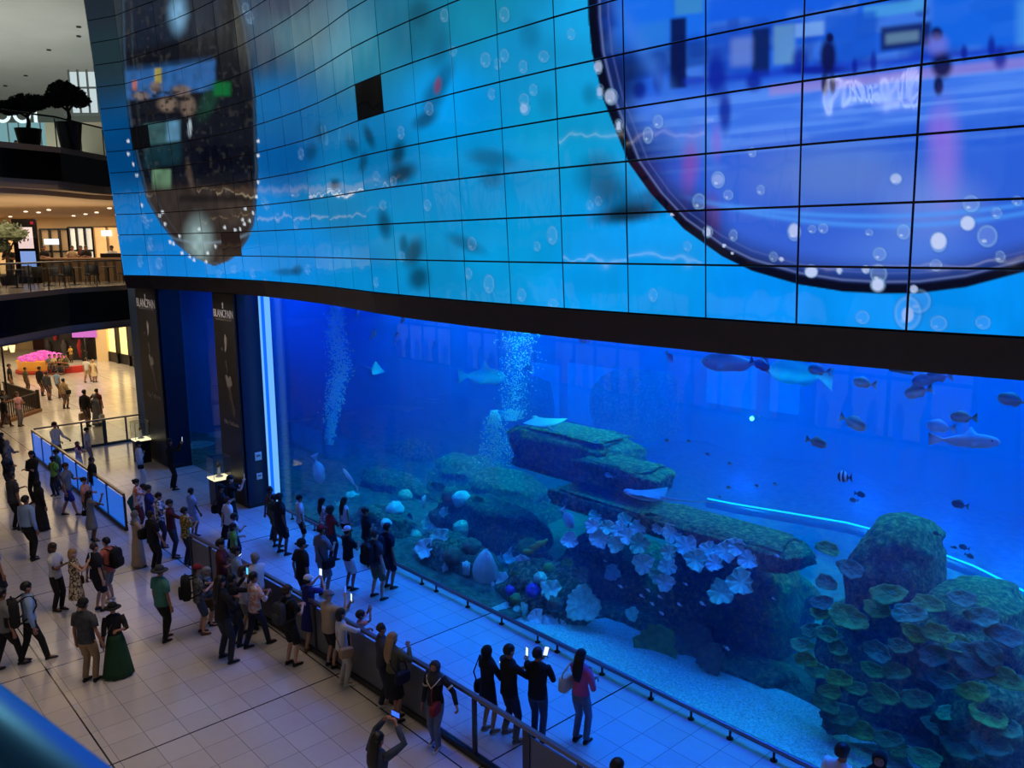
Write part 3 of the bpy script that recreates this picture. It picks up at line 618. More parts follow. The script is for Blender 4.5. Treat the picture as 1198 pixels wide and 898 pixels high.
# ================================================================== REEF ROCKS
def rockmat():
    m = D.materials.new('reef_rock'); m.use_nodes = True; N = m.node_tree.nodes; L = m.node_tree.links; b = N['Principled BSDF']
    tc = N.new('ShaderNodeTexCoord'); n = N.new('ShaderNodeTexNoise'); n.inputs['Scale'].default_value = 9; n.inputs['Detail'].default_value = 9; n.inputs['Roughness'].default_value = .72
    L.new(tc.outputs['Object'], n.inputs['Vector']); r = N.new('ShaderNodeValToRGB'); L.new(n.outputs['Fac'], r.inputs[0])
    e = r.color_ramp.elements; e[0].position = .34; e[0].color = (.012, .018, .016, 1); e[1].position = .72; e[1].color = (.55, .55, .26, 1)
    x = r.color_ramp.elements.new(.5); x.color = (.11, .14, .08, 1)
    L.new(r.outputs[0], b.inputs['Base Color']); b.inputs['Roughness'].default_value = .9
    bp = N.new('ShaderNodeBump'); bp.inputs['Strength'].default_value = 1; bp.inputs['Distance'].default_value = .12; L.new(n.outputs['Fac'], bp.inputs['Height']); L.new(bp.outputs['Normal'], b.inputs['Normal'])
    return m
M_rock = rockmat()
def rock(c, r, label, seed, flat=.0, box=.6, rot=0.0, tilt=0.0, n=56, m=30, amp=.22, m_=None, group=None):
    sd = Vector((seed*7.3, seed*3.1, seed*1.7)); pw = box
    def f(p):
        q = Vector([math.copysign(abs(v)**pw, v) for v in p])
        k = 1+amp*noise.noise(p*1.5+sd)+amp*.55*noise.noise(p*3.4+sd)+amp*.3*noise.noise(p*8+sd)
        st = .06*math.sin(p.z*9+2*noise.noise(p*2+sd))
        return Vector((q.x*(k+st), q.y*(k+st), q.z*(1+amp*.5*noise.noise(p*2.2+sd*2)+amp*.25*noise.noise(p*6+sd))))
    mb = MB(); mb.ell((0, 0, 0), r, n, m, Matrix.Rotation(rot, 3, 'Z') @ Matrix.Rotation(tilt, 3, 'Y'), f)
    o = mb.build('reef_rock', m_ or M_rock); o.location = c; o.rotation_euler = (0, 0, ROT_SN)
    return tag(o, label, 'rock', group or 'rocks of the reef')
ROCKV = []
def rockpx(x0, y0, x1, y1, nd, dep, label, seed, **k):
    a = atn(x0, (y0+y1)/2, nd); b = atn(x1, (y0+y1)/2, nd); t = atn((x0+x1)/2, y0, nd+dep*.5); u = atn((x0+x1)/2, y1, nd)
    sa = a.x*TV[0]+a.y*TV[1]; sb = b.x*TV[0]+b.y*TV[1]; sc_ = (sa+sb)/2; rs = abs(sb-sa)/2*.9; zc = (t.z+u.z)/2; rz_ = max(.12, abs(t.z-u.z)/2*.8)
    for it in range(4):                                         # settle the rock so that it fills the outline seen in the photograph
        c = W(sc_, nd+dep/2, zc); o = rock(c, (rs, dep/2*.85, rz_), label, seed, **k)
        R_ = Matrix.Translation(c) @ Matrix.Rotation(ROT_SN, 4, 'Z'); wv = np.array([tuple(R_ @ v.co) for v in o.data.vertices]); q = topx(wv)
        if it == 3: break
        bx0, by0 = q.min(0); bx1, by1 = q.max(0); kx = (x1-x0)/(bx1-bx0); ky = (y1-y0)/(by1-by0); sppx = abs(sb-sa)/abs(x1-x0); zpp = abs(atn((x0+x1)/2, y0, nd).z-atn((x0+x1)/2, y0+10, nd).z)/10
        rs *= kx; rz_ = max(.1, rz_+(y1-y0-(by1-by0))*zpp*.45); sc_ += ((x0+x1)/2-(bx0+bx1)/2)*sppx; zc -= ((y0+y1)/2-(by0+by1)/2)*zpp
        me = o.data; D.objects.remove(o); D.meshes.remove(me)
    ROCKV.append((wv, [tuple(p.vertices) for p in o.data.polygons])); return o
rockpx(592, 490, 758, 572, 13.7, 1.6, 'topmost flat table rock of the reef with a pale ray resting on it', 1, box=.32)
rockpx(668, 528, 792, 584, 13.3, 1.3, 'blocky reef rock directly under the right end of the table rock', 2, box=.34)
rockpx(640, 562, 836, 630, 12.9, 1.3, 'wide middle ledge rock with the long tailed ray in front', 3, box=.34)
rockpx(748, 588, 956, 672, 12.7, 1.3, 'broad lower ledge rock above the band of ruffled corals', 4, box=.32)
rockpx(640, 612, 800, 775, 13.2, 2.2, 'shadowed rock under the middle ledge, behind the coral band', 5, box=.6)
rockpx(770, 622, 962, 850, 13.2, 2.2, 'dark cave wall rock below the lower ledge', 6, box=.55)
rockpx(690, 700, 840, 806, 12.5, 1.4, 'dark low rock behind the green fan coral', 16, box=.6)
rockpx(800, 750, 948, 868, 12.4, 1.4, 'dark low rock at the right end of the sand strip', 17, box=.6)
rockpx(530, 545, 660, 680, 14.8, 2.6, 'hazy blue rock shoulder left of the table rock', 7, box=.7)
rockpx(498, 528, 606, 640, 15.2, 2.2, 'small flat ledge with a cone of bubbles rising from it', 8, box=.55)
rockpx(450, 510, 516, 610, 17.0, 2.0, 'faint distant boulder left of the bubble cone ledge', 9, box=.7)
rockpx(986, 598, 1108, 760, 12.9, 2.2, 'tall pointed rock peak at the right of the reef', 10, box=.75, tilt=.1, amp=.16)
rockpx(1060, 672, 1215, 830, 12.7, 2.8, 'rounded shoulder rock at the right edge below the bright tunnel line', 11, box=.72)
rockpx(940, 690, 1120, 930, 12.9, 2.2, 'steep rock face carrying the left bunch of plate corals', 12, box=.7)
rockpx(1085, 770, 1240, 960, 12.2, 2.0, 'low rock at the bottom right corner under plate corals', 13, box=.7)
rockpx(690, 430, 800, 520, 22.0, 3.0, 'faint dark rock arch far behind the table rock', 14, box=.6)
rockpx(596, 440, 648, 500, 22.5, 2.0, 'faint dark rock stump far behind the bubbles', 15, box=.6)
for k, (x0, y0, x1, y1, n, lb) in enumerate([(318, 575, 420, 652, 11.9, 'low reef mound at the foot of the light strip'), (395, 588, 505, 690, 11.7, 'low coral mound right behind the man with the blue backpack'), (480, 618, 606, 742, 11.6, 'low coral mound carrying the big white shell coral'),
                                           (572, 652, 712, 796, 11.6, 'low coral mound below the round fluted coral'), (330, 540, 420, 600, 14.0, 'dim reef mound behind the boy in the white tee'), (410, 545, 520, 620, 14.2, 'dim reef mound below the bubble column'), (500, 575, 650, 690, 13.0, 'blue hazy mound left of the coral band')]):
    rockpx(x0, y0, x1, y1, n, 1.6, lb, 20+k, box=.8, n=50, m=26, amp=.3)
from mathutils.bvhtree import BVHTree
_av = np.vstack([w for w, f in ROCKV]); _af = []; _o = 0
for w, f in ROCKV:
    _af += [tuple(i+_o for i in p) for p in f]; _o += len(w)
BVH = BVHTree.FromPolygons([tuple(v) for v in _av], _af)
def on_rock(x, y, n, tol=.9):                                   # where the view through (x, y) meets the reef, else the given distance
    d = Vector(ray(x, y)).normalized(); h, nn, i, t = BVH.ray_cast(Vector((0, 0, HC)), d)
    q = atn(x, y, n)
    if h is not None and (h.x*NV[0]+h.y*NV[1]) < n+tol: return h-d*.03
    return q

# ================================================================== CORALS
CM_ = [mat('coral_pale_blue', (215, 228, 228), .7, var=.22, vscale=9), mat('coral_teal', (160, 215, 190), .7, var=.3, vscale=9), mat('coral_green', (110, 150, 70), .75, var=.4, vscale=8), mat('coral_white', (225, 232, 235), .6, var=.12, vscale=6),
       mat('coral_violet', (110, 70, 190), .7, var=.3, vscale=9), mat('coral_brown', (120, 100, 80), .8, var=.4, vscale=9), mat('coral_yellow', (190, 180, 70), .7, var=.3, vscale=8)]
TOC = lambda p: (Vector((0, 0, HC))-Vector(p)).normalized()
def facing(p, up=.35, yaw=0.0):                                # a frame whose Z axis looks back out of the glass, tipped upward
    z = Vector((-NV[0], -NV[1], 0))*.4+TOC(p)*.7+Vector((0, 0, up-.1)); z = Matrix.Rotation(yaw, 3, 'Z') @ z; z.normalize(); x = Vector((0, 0, 1)).cross(z).normalized(); y = z.cross(x)
    return Matrix((x, y, z)).transposed()
def cup_mesh(R, rnd, waves=9, depth=.4, ruf=.16, rr=9, nn=54, lobes=0):
    ph = rnd.uniform(0, 6); ph2 = rnd.uniform(0, 6); top = []; 
    for i in range(rr+1):
        t = i/rr; ring = []
        for k in range(nn):
            a = 2*PI*k/nn
            w = ruf*R*t**2.2*(math.sin(waves*a+ph)+.5*math.sin((waves*2+1)*a+ph2))
            e = 1+.10*math.sin(3*a+ph2)+.06*math.sin(5*a+ph)+(.06*math.sin(waves*a) if t > .8 else 0)
            ring.append(((.03+t)*R*e*math.cos(a), (.03+t)*R*e*math.sin(a), R*depth*t**1.7+w+.012*R*math.sin(26*a)*t))
        top.append(ring)
    bot = [[(p[0]*.985, p[1]*.985, p[2]-.05*R-.10*R*(1-i/rr)) for p in r] for i, r in enumerate(top)][::-1]
    return top+bot
def coral_cup(px_, py_, n, rpx, m, label, group, rnd, depth=.4, ruf=.16, waves=9, up=.35, sq=1.0):
    p = on_rock(px_, py_, n); R = rpx*(p-Vector((0, 0, HC))).length/FPX; p = p+TOC(p)*R*(.9 if group == 'big single corals' else .3)
    mb = MB(); mb.rings(cup_mesh(R, rnd, waves, depth, ruf)); mb.lathe([(.10*R, -.5*R), (.07*R, -.05*R)], (0, 0, 0), 8)
    o = mb.build('cup_coral', m); M = (facing(p, up, rnd.uniform(-.35, .35) if rpx < 16 else 0) @ Matrix.Rotation(rnd.uniform(0, 6), 3, 'Z') @ Matrix.Diagonal((1, sq, 1))).to_4x4(); M.translation = p; o.matrix_world = M
    return tag(o, label, 'coral', group)
rnd = random.Random(3)
CUPS = [(512, 165, 28), (500, 207, 30), (530, 262, 40), (562, 212, 28), (600, 285, 36), (640, 180, 30), (622, 222, 34), (650, 250, 34), (700, 215, 36), (702, 285, 42), (790, 216, 26), (843, 238, 38), (910, 295, 44), (836, 322, 34), (952, 355, 44), (1010, 312, 36), (1036, 368, 36), (1085, 318, 42), (1130, 300, 36), (1182, 355, 38), (722, 372, 42), (825, 382, 36), (796, 425, 42), (818, 455, 36), (1060, 498, 48), (1148, 452, 52), (400, 268, 34), (562, 205, 24)]
CUPS = sorted([(560+x/3.74, 560+y/3.74, r/3.74) for x, y, r in CUPS])
for k, (x, y, r) in enumerate(CUPS):
    n = 12.35+.0012*(y-600)+rnd.uniform(-.1, .1)
    coral_cup(x, y, n, r*1.02, CM_[[0, 0, 1, 0, 0, 1][k % 6]], '%s pale ruffled cup coral from the left in the bright band under the reef ledge' % ORD[k], 'ruffled cup corals under the ledge', rnd)
# single big corals
coral_cup(683, 707, 12.2, 19, CM_[1], 'big round fluted coral with bright teal rim, alone below the coral band', 'big single corals', rnd, .25, .05, 16, .25)
coral_cup(769, 754, 12.5, 20, CM_[2], 'green fan coral low in the cave with a ragged lower edge', 'big single corals', rnd, .12, .06, 12, .2, 1.15)
coral_cup(811, 752, 12.7, 22, CM_[5], 'dim grey fan coral right of the green fan coral', 'big single corals', rnd, .12, .05, 14, .2)
coral_cup(740, 718, 12.5, 8, CM_[1], 'small thin rimmed disc coral between the fluted and the green fan coral', 'big single corals', rnd, .15, .02, 8, .2)
coral_cup(717, 670, 12.9, 9, CM_[0], 'dim rosette coral in the shade above the fluted coral', 'big single corals', rnd, .3, .12)
coral_cup(680, 672, 12.9, 9, CM_[5], 'dim round coral in the shade left of the rosette coral', 'big single corals', rnd, .3, .12)
coral_cup(833, 770, 12.8, 15, CM_[5], 'dim brown disc coral at the right of the grey fan coral', 'big single corals', rnd, .2, .06)
coral_cup(805, 796, 12.4, 14, CM_[5], 'brown disc coral at the edge of the sand strip', 'big single corals', rnd, .2, .06)
# big white shell
p = atn(568, 664, 12.1); R = 23*(p-Vector((0, 0, HC))).length/FPX
mb = MB(); rings = []
for i in range(13):
    t = i/12; ring = []
    for k in range(40):
        a = 2*PI*k/40; rx = R*.66*math.sin(PI*min(1, .12+t*.88))**.6; 
        ring.append((rx*math.cos(a)*(1+.05*math.sin(9*a)), .45*rx*math.sin(a)*(1+.08*math.sin(7*a+t*3))+.12*R*math.sin(t*5)*math.cos(a), (t-.5)*2*R*(1+.03*math.sin(3*a))))
    rings.append(ring)
mb.rings(rings); o = mb.build('shell_coral', CM_[3]); o.location = p; o.rotation_euler = (0, .12, ROT_SN+.3); tag(o, 'big upright white folded shell coral standing near the glass', 'coral', 'big single corals')
# small corals of the left-hand reef
def lump(px_, py_, n, rpx, kind, m, label, group, rnd):
    p = on_rock(px_, py_, n); R = rpx*(p-Vector((0, 0, HC))).length/FPX; mb = MB()
    if kind == 0:                                              # bumpy brain coral
        sd = Vector((px_, py_, 0)); mb.ell((0, 0, 0), (R, R, R*.9), 26, 16, None, lambda q: q*(1+.10*math.sin(9*q.x+3*noise.noise(q*3+sd))*math.sin(9*q.z+q.y*6)+.12*noise.noise(q*2+sd))); nm = 'brain_coral'
    elif kind == 1:                                            # fan
        rings = []
        for i in range(9):
            t = i/8; rings.append([(R*(.08+t)*math.sin(b)*(1+.07*math.sin(13*b)), R*.05*math.cos(6*b+3*t)+sg*.02*R, R*(.08+t)*math.cos(b)*(1+.07*math.sin(13*b))-.5*R) for sg in (1, -1) for b in ([(-1.25+2.5*k/22) for k in range(23)] if sg > 0 else [(1.25-2.5*k/22) for k in range(23)])])
        mb.rings(rings); nm = 'fan_coral'
    elif kind == 2:                                            # branching staghorn
        for k in range(11):
            a = rnd.uniform(0, 2*PI); el = rnd.uniform(.3, 1.3); q = Vector((math.cos(a)*math.cos(el), math.sin(a)*math.cos(el), math.sin(el)))*R; e = Vector((rnd.uniform(-.3, .3), rnd.uniform(-.3, .3), .35))*R
            mb.tube([(0, 0, -.6*R), q*.5+Vector((0, 0, -.4*R)), q, q+e], [.13*R, .10*R, .085*R, .04*R], 6)
            mb.tube([q*.6+Vector((0, 0, -.3*R)), q*.8+Vector((-e.y, e.x, .2*R))], [.07*R, .035*R], 6)
        nm = 'branch_coral'
    elif kind == 3:                                            # tube sponges
        for k in range(6):
            x, y, h = rnd.uniform(-.5, .5)*R, rnd.uniform(-.4, .4)*R, rnd.uniform(.9, 1.7)*R
            mb.lathe([(.14*R, -.5*R), (.2*R, h*.5), (.22*R, h), (.14*R, h*1.01), (.12*R, h*.5)], (x, y, 0), 9)
        nm = 'tube_sponge'
    else:
        mb.rings(cup_mesh(R, rnd, 7, .35, .14, 6, 32)); nm = 'cup_coral'
    o = mb.build(nm, m)
    if kind == 4:
        M = facing(p, .5, rnd.uniform(-.5, .5)).to_4x4(); M.translation = p; o.matrix_world = M
    else:
        o.location = p; o.rotation_euler = (rnd.uniform(-.2, .2), rnd.uniform(-.2, .2), ROT_SN+rnd.uniform(-.5, .5))
    return tag(o, label, 'coral', group)
LC = [(352, 590), (366, 608), (395, 598), (412, 585), (430, 600), (446, 588), (452, 612), (462, 596), (474, 580), (480, 604), (486, 626), (496, 590), (498, 642), (505, 612), (512, 575), (516, 630), (522, 600), (528, 580), (530, 650), (540, 584), (540, 618), (546, 668), (552, 640), (520, 670), (486, 648), (560, 586),
      (598, 690), (604, 672), (604, 700), (586, 680), (612, 655), (618, 640), (624, 690), (630, 700), (606, 715), (616, 720), (632, 676), (642, 664), (645, 690), (650, 705), (590, 725), (612, 738), (628, 722), (640, 728), (655, 735), (664, 660), (625, 745), (645, 750), (602, 652), (660, 745), (676, 752), (590, 655)]
KN = ['brain coral', 'fan coral', 'branching coral', 'tube sponge', 'small cup coral']; CN = ['pale blue', 'teal', 'green', 'white', 'violet', 'brown', 'yellow']
cnt = {}
for x, y in sorted(LC):
    kd = rnd.choice([0, 0, 1, 2, 4, 4, 3]); mi = rnd.choice([0, 0, 1, 5, 1, 2, 3]) if (x, y) not in ((598, 690), (624, 690)) else 4
    key = (CN[mi], KN[kd], x < 575); cnt[key] = cnt.get(key, 0)+1
    n = 12.2+(760-y)*.006 if x > 575 else 12.4+(700-y)*.010
    lump(x, y, n, rnd.uniform(6, 12), kd, CM_[mi], '%s %s %s from left on the %s' % (ORD[cnt[key]-1], CN[mi], KN[kd], 'low reef behind the visitors' if key[2] else 'reef beside the white shell'), 'small reef corals', rnd)
# yellowish finger corals
for k, (x, y) in enumerate([(627, 640), (634, 636), (619, 646)]):
    p = atn(x, y, 12.4); mb = MB(); mb.tube([(-.16, 0, -.06), (-.06, 0, .0), (.06, 0, .05), (.15, 0, .16)], [.05, .06, .055, .03], 8); o = mb.build('finger_coral', CM_[6]); o.location = p; o.rotation_euler = (0, .1*k, ROT_SN)
    tag(o, '%s yellow finger coral from the left, leaning beside the ruffled coral band' % ORD[[1, 2, 0][k]], 'coral', 'finger corals')
# plate corals at the right
M_pl = [mat('plate_coral_%s' % c, rgb, .8, var=.4, vscale=7, bump=.6, bscale=30) for c, rgb in (('teal', (92, 135, 100)), ('green', (112, 140, 70)), ('grey', (84, 112, 96)))]
PL = [(290, 70, 45), (380, 150, 56), (290, 200, 48), (270, 275, 46), (262, 315, 40), (370, 332, 74), (520, 245, 64), (600, 318, 62), (670, 280, 54), (480, 302, 56), (232, 380, 44), (290, 395, 50), (330, 445, 48), (350, 488, 34), (210, 490, 44), (196, 436, 46), (480, 462, 58), (460, 530, 46), (545, 535, 50), (335, 562, 52), (300, 612, 44), (282, 655, 52), (505, 622, 56), (632, 642, 60), (452, 662, 44), (340, 700, 66), (322, 740, 54), (420, 760, 56), (520, 792, 50), (695, 476, 60), (845, 492, 84), (905, 468, 60), (705, 392, 56), (722, 566, 56), (835, 612, 56), (900, 700, 66), (965, 745, 60), (800, 812, 80), (905, 812, 64), (742, 692, 42), (655, 862, 56), (560, 832, 44), (620, 392, 50), (780, 430, 56), (960, 560, 60), (250, 530, 50), (400, 600, 40), (700, 740, 46), (560, 440, 44), (960, 400, 60), (880, 330, 60), (800, 260, 50)]
PL = sorted([(878+x/3.23, 620+y/3.23, r/3.23) for x, y, r in PL], key=lambda q: (q[0]))
for k, (x, y, r) in enumerate(PL):
    n = 12.05 + (.35 if x > 1080 else 0)*0 + rnd.uniform(-.12, .12) + max(0, (700-y))*.004
    p = on_rock(x, y, n, .5); R = r*.92*(p-Vector((0, 0, HC))).length/FPX; ph = rnd.uniform(0, 6); rings = []
    for i in range(8):
        t = (i+.4)/7.4; ring = []
        for k2 in range(40):
            a = 2*PI*k2/40; e = 1+.07*math.sin(3*a+ph)+.05*math.sin(7*a+2*ph)+.04*math.sin(16*a)
            ring.append((R*t*e*math.cos(a), R*.62*t*e*math.sin(a), R*(.16*t*t+.05*t*math.sin(5*a+ph)+.03*math.sin(9*t))))
        rings.append(ring)
    rings += [[(q[0]*.98, q[1]*.98, q[2]-.09*R) for q in rg] for rg in rings[::-1]]
    mb = MB(); mb.rings(rings); mb.lathe([(.25*R, -.5*R), (.16*R, -.05*R)], (0, .25*R, 0), 8)
    o = mb.build('plate_coral', M_pl[k % 3]); o.location = p
    M = (facing(p, .9, rnd.uniform(-.6, .6)) @ Matrix.Rotation(rnd.uniform(-.4, .4), 3, 'Z')).to_4x4(); M.translation = p; o.matrix_world = M
    side = 'left' if x < 1010 else ('middle' if x < 1090 else 'right')
    PLK = globals().setdefault('_plk', {}); PLK[side] = PLK.get(side, 0)+1
    tag(o, '%s plate coral from the left in the %s bunch on the right-hand rocks' % (ORD[PLK[side]-1], side), 'coral', 'plate corals on the right rocks')

# ================================================================== FISH
M_fish = {}
def fishmat(nm, back, belly, stripe=None):
    m = mat(nm, back, .45, spec=.5); N = m.node_tree.nodes; L = m.node_tree.links; b = N['Principled BSDF']
    tc = N.new('ShaderNodeTexCoord'); sp = N.new('ShaderNodeSeparateXYZ'); L.new(tc.outputs['Generated'], sp.inputs[0]); r = N.new('ShaderNodeValToRGB')
    L.new(sp.outputs[2 if not stripe else 0], r.inputs[0]); e = r.color_ramp.elements
    if stripe:
        r.color_ramp.interpolation = 'CONSTANT'; e[0].color = (*lin(back), 1); e[1].position = .35; e[1].color = (*lin(belly), 1)
        for pos, c in ((.5, back), (.62, belly), (.75, back)): x = e.new(pos); x.color = (*lin(c), 1)
    else:
        e[0].position = .35; e[0].color = (*lin(belly), 1); e[1].position = .62; e[1].color = (*lin(back), 1)
    L.new(r.outputs[0], b.inputs['Base Color']); return m
FM = dict(jack=fishmat('fish_silver', (96, 110, 84), (215, 215, 165)), grey=fishmat('fish_grey', (60, 78, 84), (160, 175, 170)), dark=fishmat('fish_dark', (30, 34, 38), (60, 66, 70)), white=fishmat('fish_white', (215, 225, 235), (240, 245, 250)), blue=fishmat('fish_blue', (110, 145, 160), (200, 225, 225)),
          yellow=fishmat('fish_olive', (104, 90, 50), (180, 160, 110)), stripe=fishmat('fish_striped', (30, 30, 34), (225, 225, 215), True), parrot=fishmat('fish_parrot', (150, 175, 190), (190, 215, 220)))
M_eye = mat('fish_eye', (12, 12, 14), .2)
def fish(px_, py_, n, lpx, mk, label, deep=.34, left=True, tilt=0.0, shark=False, yaw=0.0, cat='fish', group='fish in the tank', name='fish'):
    p = atn(px_, py_, n); L = lpx*(p-Vector((0, 0, HC))).length/FPX; nr = 26; ns = 18; rings = []
    for i in range(nr+1):
        t = i/nr; x = (.5-t)*L
        if t < .8: h = deep*L*.5*(math.sin(PI*min(1, (t/.8)**.75*.97+.02))**.8)+.012*L
        else: h = (.022+.9*deep*((t-.8)/.2)**1.15*.55)*L
        w = deep*L*.21*max(.05, math.sin(PI*min(1, (t/.86)**.7)))+.004*L if t < .86 else .006*L
        ring = []
        for k in range(ns):
            a = 2*PI*k/ns; y = w*math.cos(a); z = h*math.sin(a)
            if k == ns//4:                                     # dorsal ridge
                if shark: z += L*.13*max(0, 1-abs(t-.40)/.07)**.7
                else: z += deep*L*.22*max(0, math.sin(PI*min(1, max(0, (t-.28)/.5))))**.7
            if k == 3*ns//4:
                z -= (deep*L*.2 if not shark else L*.03)*max(0, math.sin(PI*min(1, max(0, (t-.5)/.28))))**.8
            if shark and k in (ns-2, ns//2+2): 
                e = max(0, 1-abs(t-.34)/.055); y += math.copysign(L*.16*e, y); z -= L*.02*e
            elif k in (ns-1, ns//2+1) and not shark: y += math.copysign(L*.05*max(0, 1-abs(t-.36)/.06), y)
            if t > .93 : z *= (1-.35*math.cos(a)**2); 
            ring.append((x+(-.10*L*((t-.8)/.2)*(abs(math.sin(a))-.6) if t > .8 else 0), y, z))
        rings.append(ring)
    mb = MB(); mb.rings(rings); o = mb.build(name, FM[mk]); o.location = p
    o.rotation_euler = (0, -tilt if left else tilt, ROT_SN+(PI if left else 0)+yaw)
    for sg in (-1, 1):
        e = MB(); e.ell((.40*L, sg*deep*L*.125, deep*L*.08), (.018*L, .008*L, .018*L), 8, 6); e.build('eye', M_eye, o)
    return tag(o, label, cat, group)
JK = [(1011, 448, 30, 'jack', True, .05, 'silver fish facing left, alone near the upper right of the tank'), (998, 494, 36, 'jack', False, .3, 'silver fish facing right and slanting upward, above the striped fish'), (955, 517, 28, 'yellow', False, .15, 'olive fish facing right, left of the slanting silver fish'),
      (1074, 458, 34, 'jack', True, -.35, 'lowest silver fish of the cluster of three at the upper right'), (1084, 444, 36, 'grey', True, -.3, 'middle grey fish of the cluster of three at the upper right'), (1098, 440, 32, 'grey', True, -.15, 'topmost grey fish of the cluster of three at the upper right'), (1127, 488, 30, 'yellow', True, -.1, 'olive fish above the pale pointed shark, upper right'),
      (1100, 499, 34, 'blue', True, 0, 'pale fish overlapping the tail of the pointed shark'), (1185, 468, 34, 'yellow', True, .1, 'olive fish at the right edge of the tank'), (958, 433, 30, 'grey', True, .05, 'grey fish in front of the ghostly large fish near the fascia'), (889, 426, 30, 'dark', False, .3, 'dark fish rising just below the fascia, right of the shark')]
for x, y, l, mk, lf, tl, lb in JK: fish(x, y, 12.3, l*.84, mk, lb, .42, lf, tl)
fish(1128, 515, 12.0, 66, 'blue', 'pale pointed shark gliding right at the upper right of the tank', .2, False, -.12, shark=True, name='shark', cat='shark')
fish(858, 424, 12.4, 84, 'grey', 'grey shark gliding left just below the black fascia', .24, True, -.06, shark=True, name='shark', cat='shark')
fish(935, 437, 17.5, 74, 'grey', 'ghostly large fish behind the grey fish near the fascia', .34, True, .04)
fish(988, 558, 12.2, 16, 'stripe', 'small black and white striped fish right of the reef, above the bright tunnel line', .7, True, -.1)
fish(563, 440, 18, 84, 'grey', 'faint far shark with raised tail, left of the middle bubble column', .2, False, -.1, shark=True, name='shark', cat='shark')
fish(372, 549, 12.6, 34, 'white', 'large white fish hanging upright near the light strip', .62, False, 1.2)
fish(664, 606, 12.3, 26, 'parrot', 'blue grey parrotfish swimming upward at the left end of the coral band', .55, False, .9)
fish(410, 560, 12.4, 36, 'white', 'long white eel like fish slanting down, above the girls at the glass', .16, True, .5)
for x, y, l, lf, tl, lb in [(418, 366, 12, False, -.9, 'pale fish nosing down beside the top of the left bubble column'), (436, 391, 16, False, -.7, 'pale fish slanting down right of the left bubble column'), (464, 395, 15, False, -.9, 'pale fish slanting down, the right one of the pair by the left bubble column'), (471, 374, 11, False, -.7, 'small bright fish touching the fascia edge, left of its neighbour'),
                            (487, 371, 9, False, -.6, 'small bright fish touching the fascia edge, right of its neighbour'), (684, 397, 18, True, 0, 'small olive fish just under the fascia right of the middle bubble column'), (783, 417, 14, False, .9, 'tiny white bird shaped fish left of the grey shark'), (712, 556, 11, True, 0, 'round violet fish in front of the middle ledge rock')]:
    fish(x, y, 13, l, 'blue', lb, .5, lf, tl)
for k, (x, y, l) in enumerate(sorted([(726, 686, 7), (751, 697, 7), (758, 690, 7), (772, 698, 7), (763, 706, 7), (774, 717, 7), (795, 707, 7), (822, 706, 8), (850, 758, 8), (802, 683, 6), (708, 656, 5), (762, 647, 6), (909, 650, 6), (905, 700, 5)])):
    fish(x, y, 12.1, l, 'white', '%s tiny white fish from the left in front of the dark cave' % ORD[k], .42, k % 2 == 0, .2)
for k, (x, y, l) in enumerate(sorted([(1086, 628, 7), (1096, 624, 8), (1128, 640, 10), (1134, 650, 9), (1116, 640, 6), (780, 515, 7), (806, 516, 6), (828, 531, 6), (854, 542, 6), (853, 570, 7), (842, 581, 5), (885, 568, 6), (907, 566, 6), (1006, 578, 12), (999, 585, 10), (1123, 590, 16)])):
    fish(x, y, 14, l, 'dark' if x > 1000 else 'grey', '%s small fish from the left in the open water right of the reef' % ORD[k], .5, k % 3 != 0, .1*(k % 4-1))
def stingray(px_, py_, n, wpx, mk, label, tail, yaw, roll=0.0, pitch=0.0):
    p = atn(px_, py_, n); Wd = wpx*(p-Vector((0, 0, HC))).length/FPX; ns = 30; rings = []
    for i in range(ns+1):                                      # sections across the span
        u = -1+2*i/ns; ch = .62*(1-abs(u)**1.25)+.012; x0 = .05-.20*abs(u); th = .075*(1-abs(u))**1.3+.004; ring = []
        for k in range(14):
            a = 2*PI*k/14; ring.append(((x0+ch*.5*math.cos(a))*Wd, u*.5*Wd, (th*math.sin(a)+.10*abs(u)**1.6)*Wd))
        rings.append(ring)
    mb = MB(); mb.rings(rings); mb.tube([(-.24*Wd, 0, .01*Wd), (-.6*Wd, .02*Wd, .03*Wd), (-(.3+tail)*Wd, .05*Wd, .10*Wd)], [.03*Wd, .012*Wd, .004*Wd], 7)
    mb.ell((.30*Wd, 0, .02*Wd), (.10*Wd, .07*Wd, .05*Wd), 10, 6)
    o = mb.build('stingray', FM[mk]); o.location = p; o.rotation_euler = (roll, pitch, ROT_SN+yaw); return tag(o, label, 'stingray', 'rays in the tank')
stingray(634, 495, 13.4, 58, 'white', 'white ray lying on the topmost table rock', .5, PI*.9, 0, -.1)
stingray(756, 580, 12.1, 72, 'blue', 'blue grey ray with a long tail gliding in front of the middle ledge', .9, PI+.25, .12, .0)
stingray(441, 433, 15, 24, 'blue', 'faint ray with thin tail right of the left bubble column', .8, 1.0, .6, .3)
stingray(1055, 432, 12.4, 34, 'dark', 'dark and white ray flapping just under the fascia at the upper right', .3, PI, .7, .2)

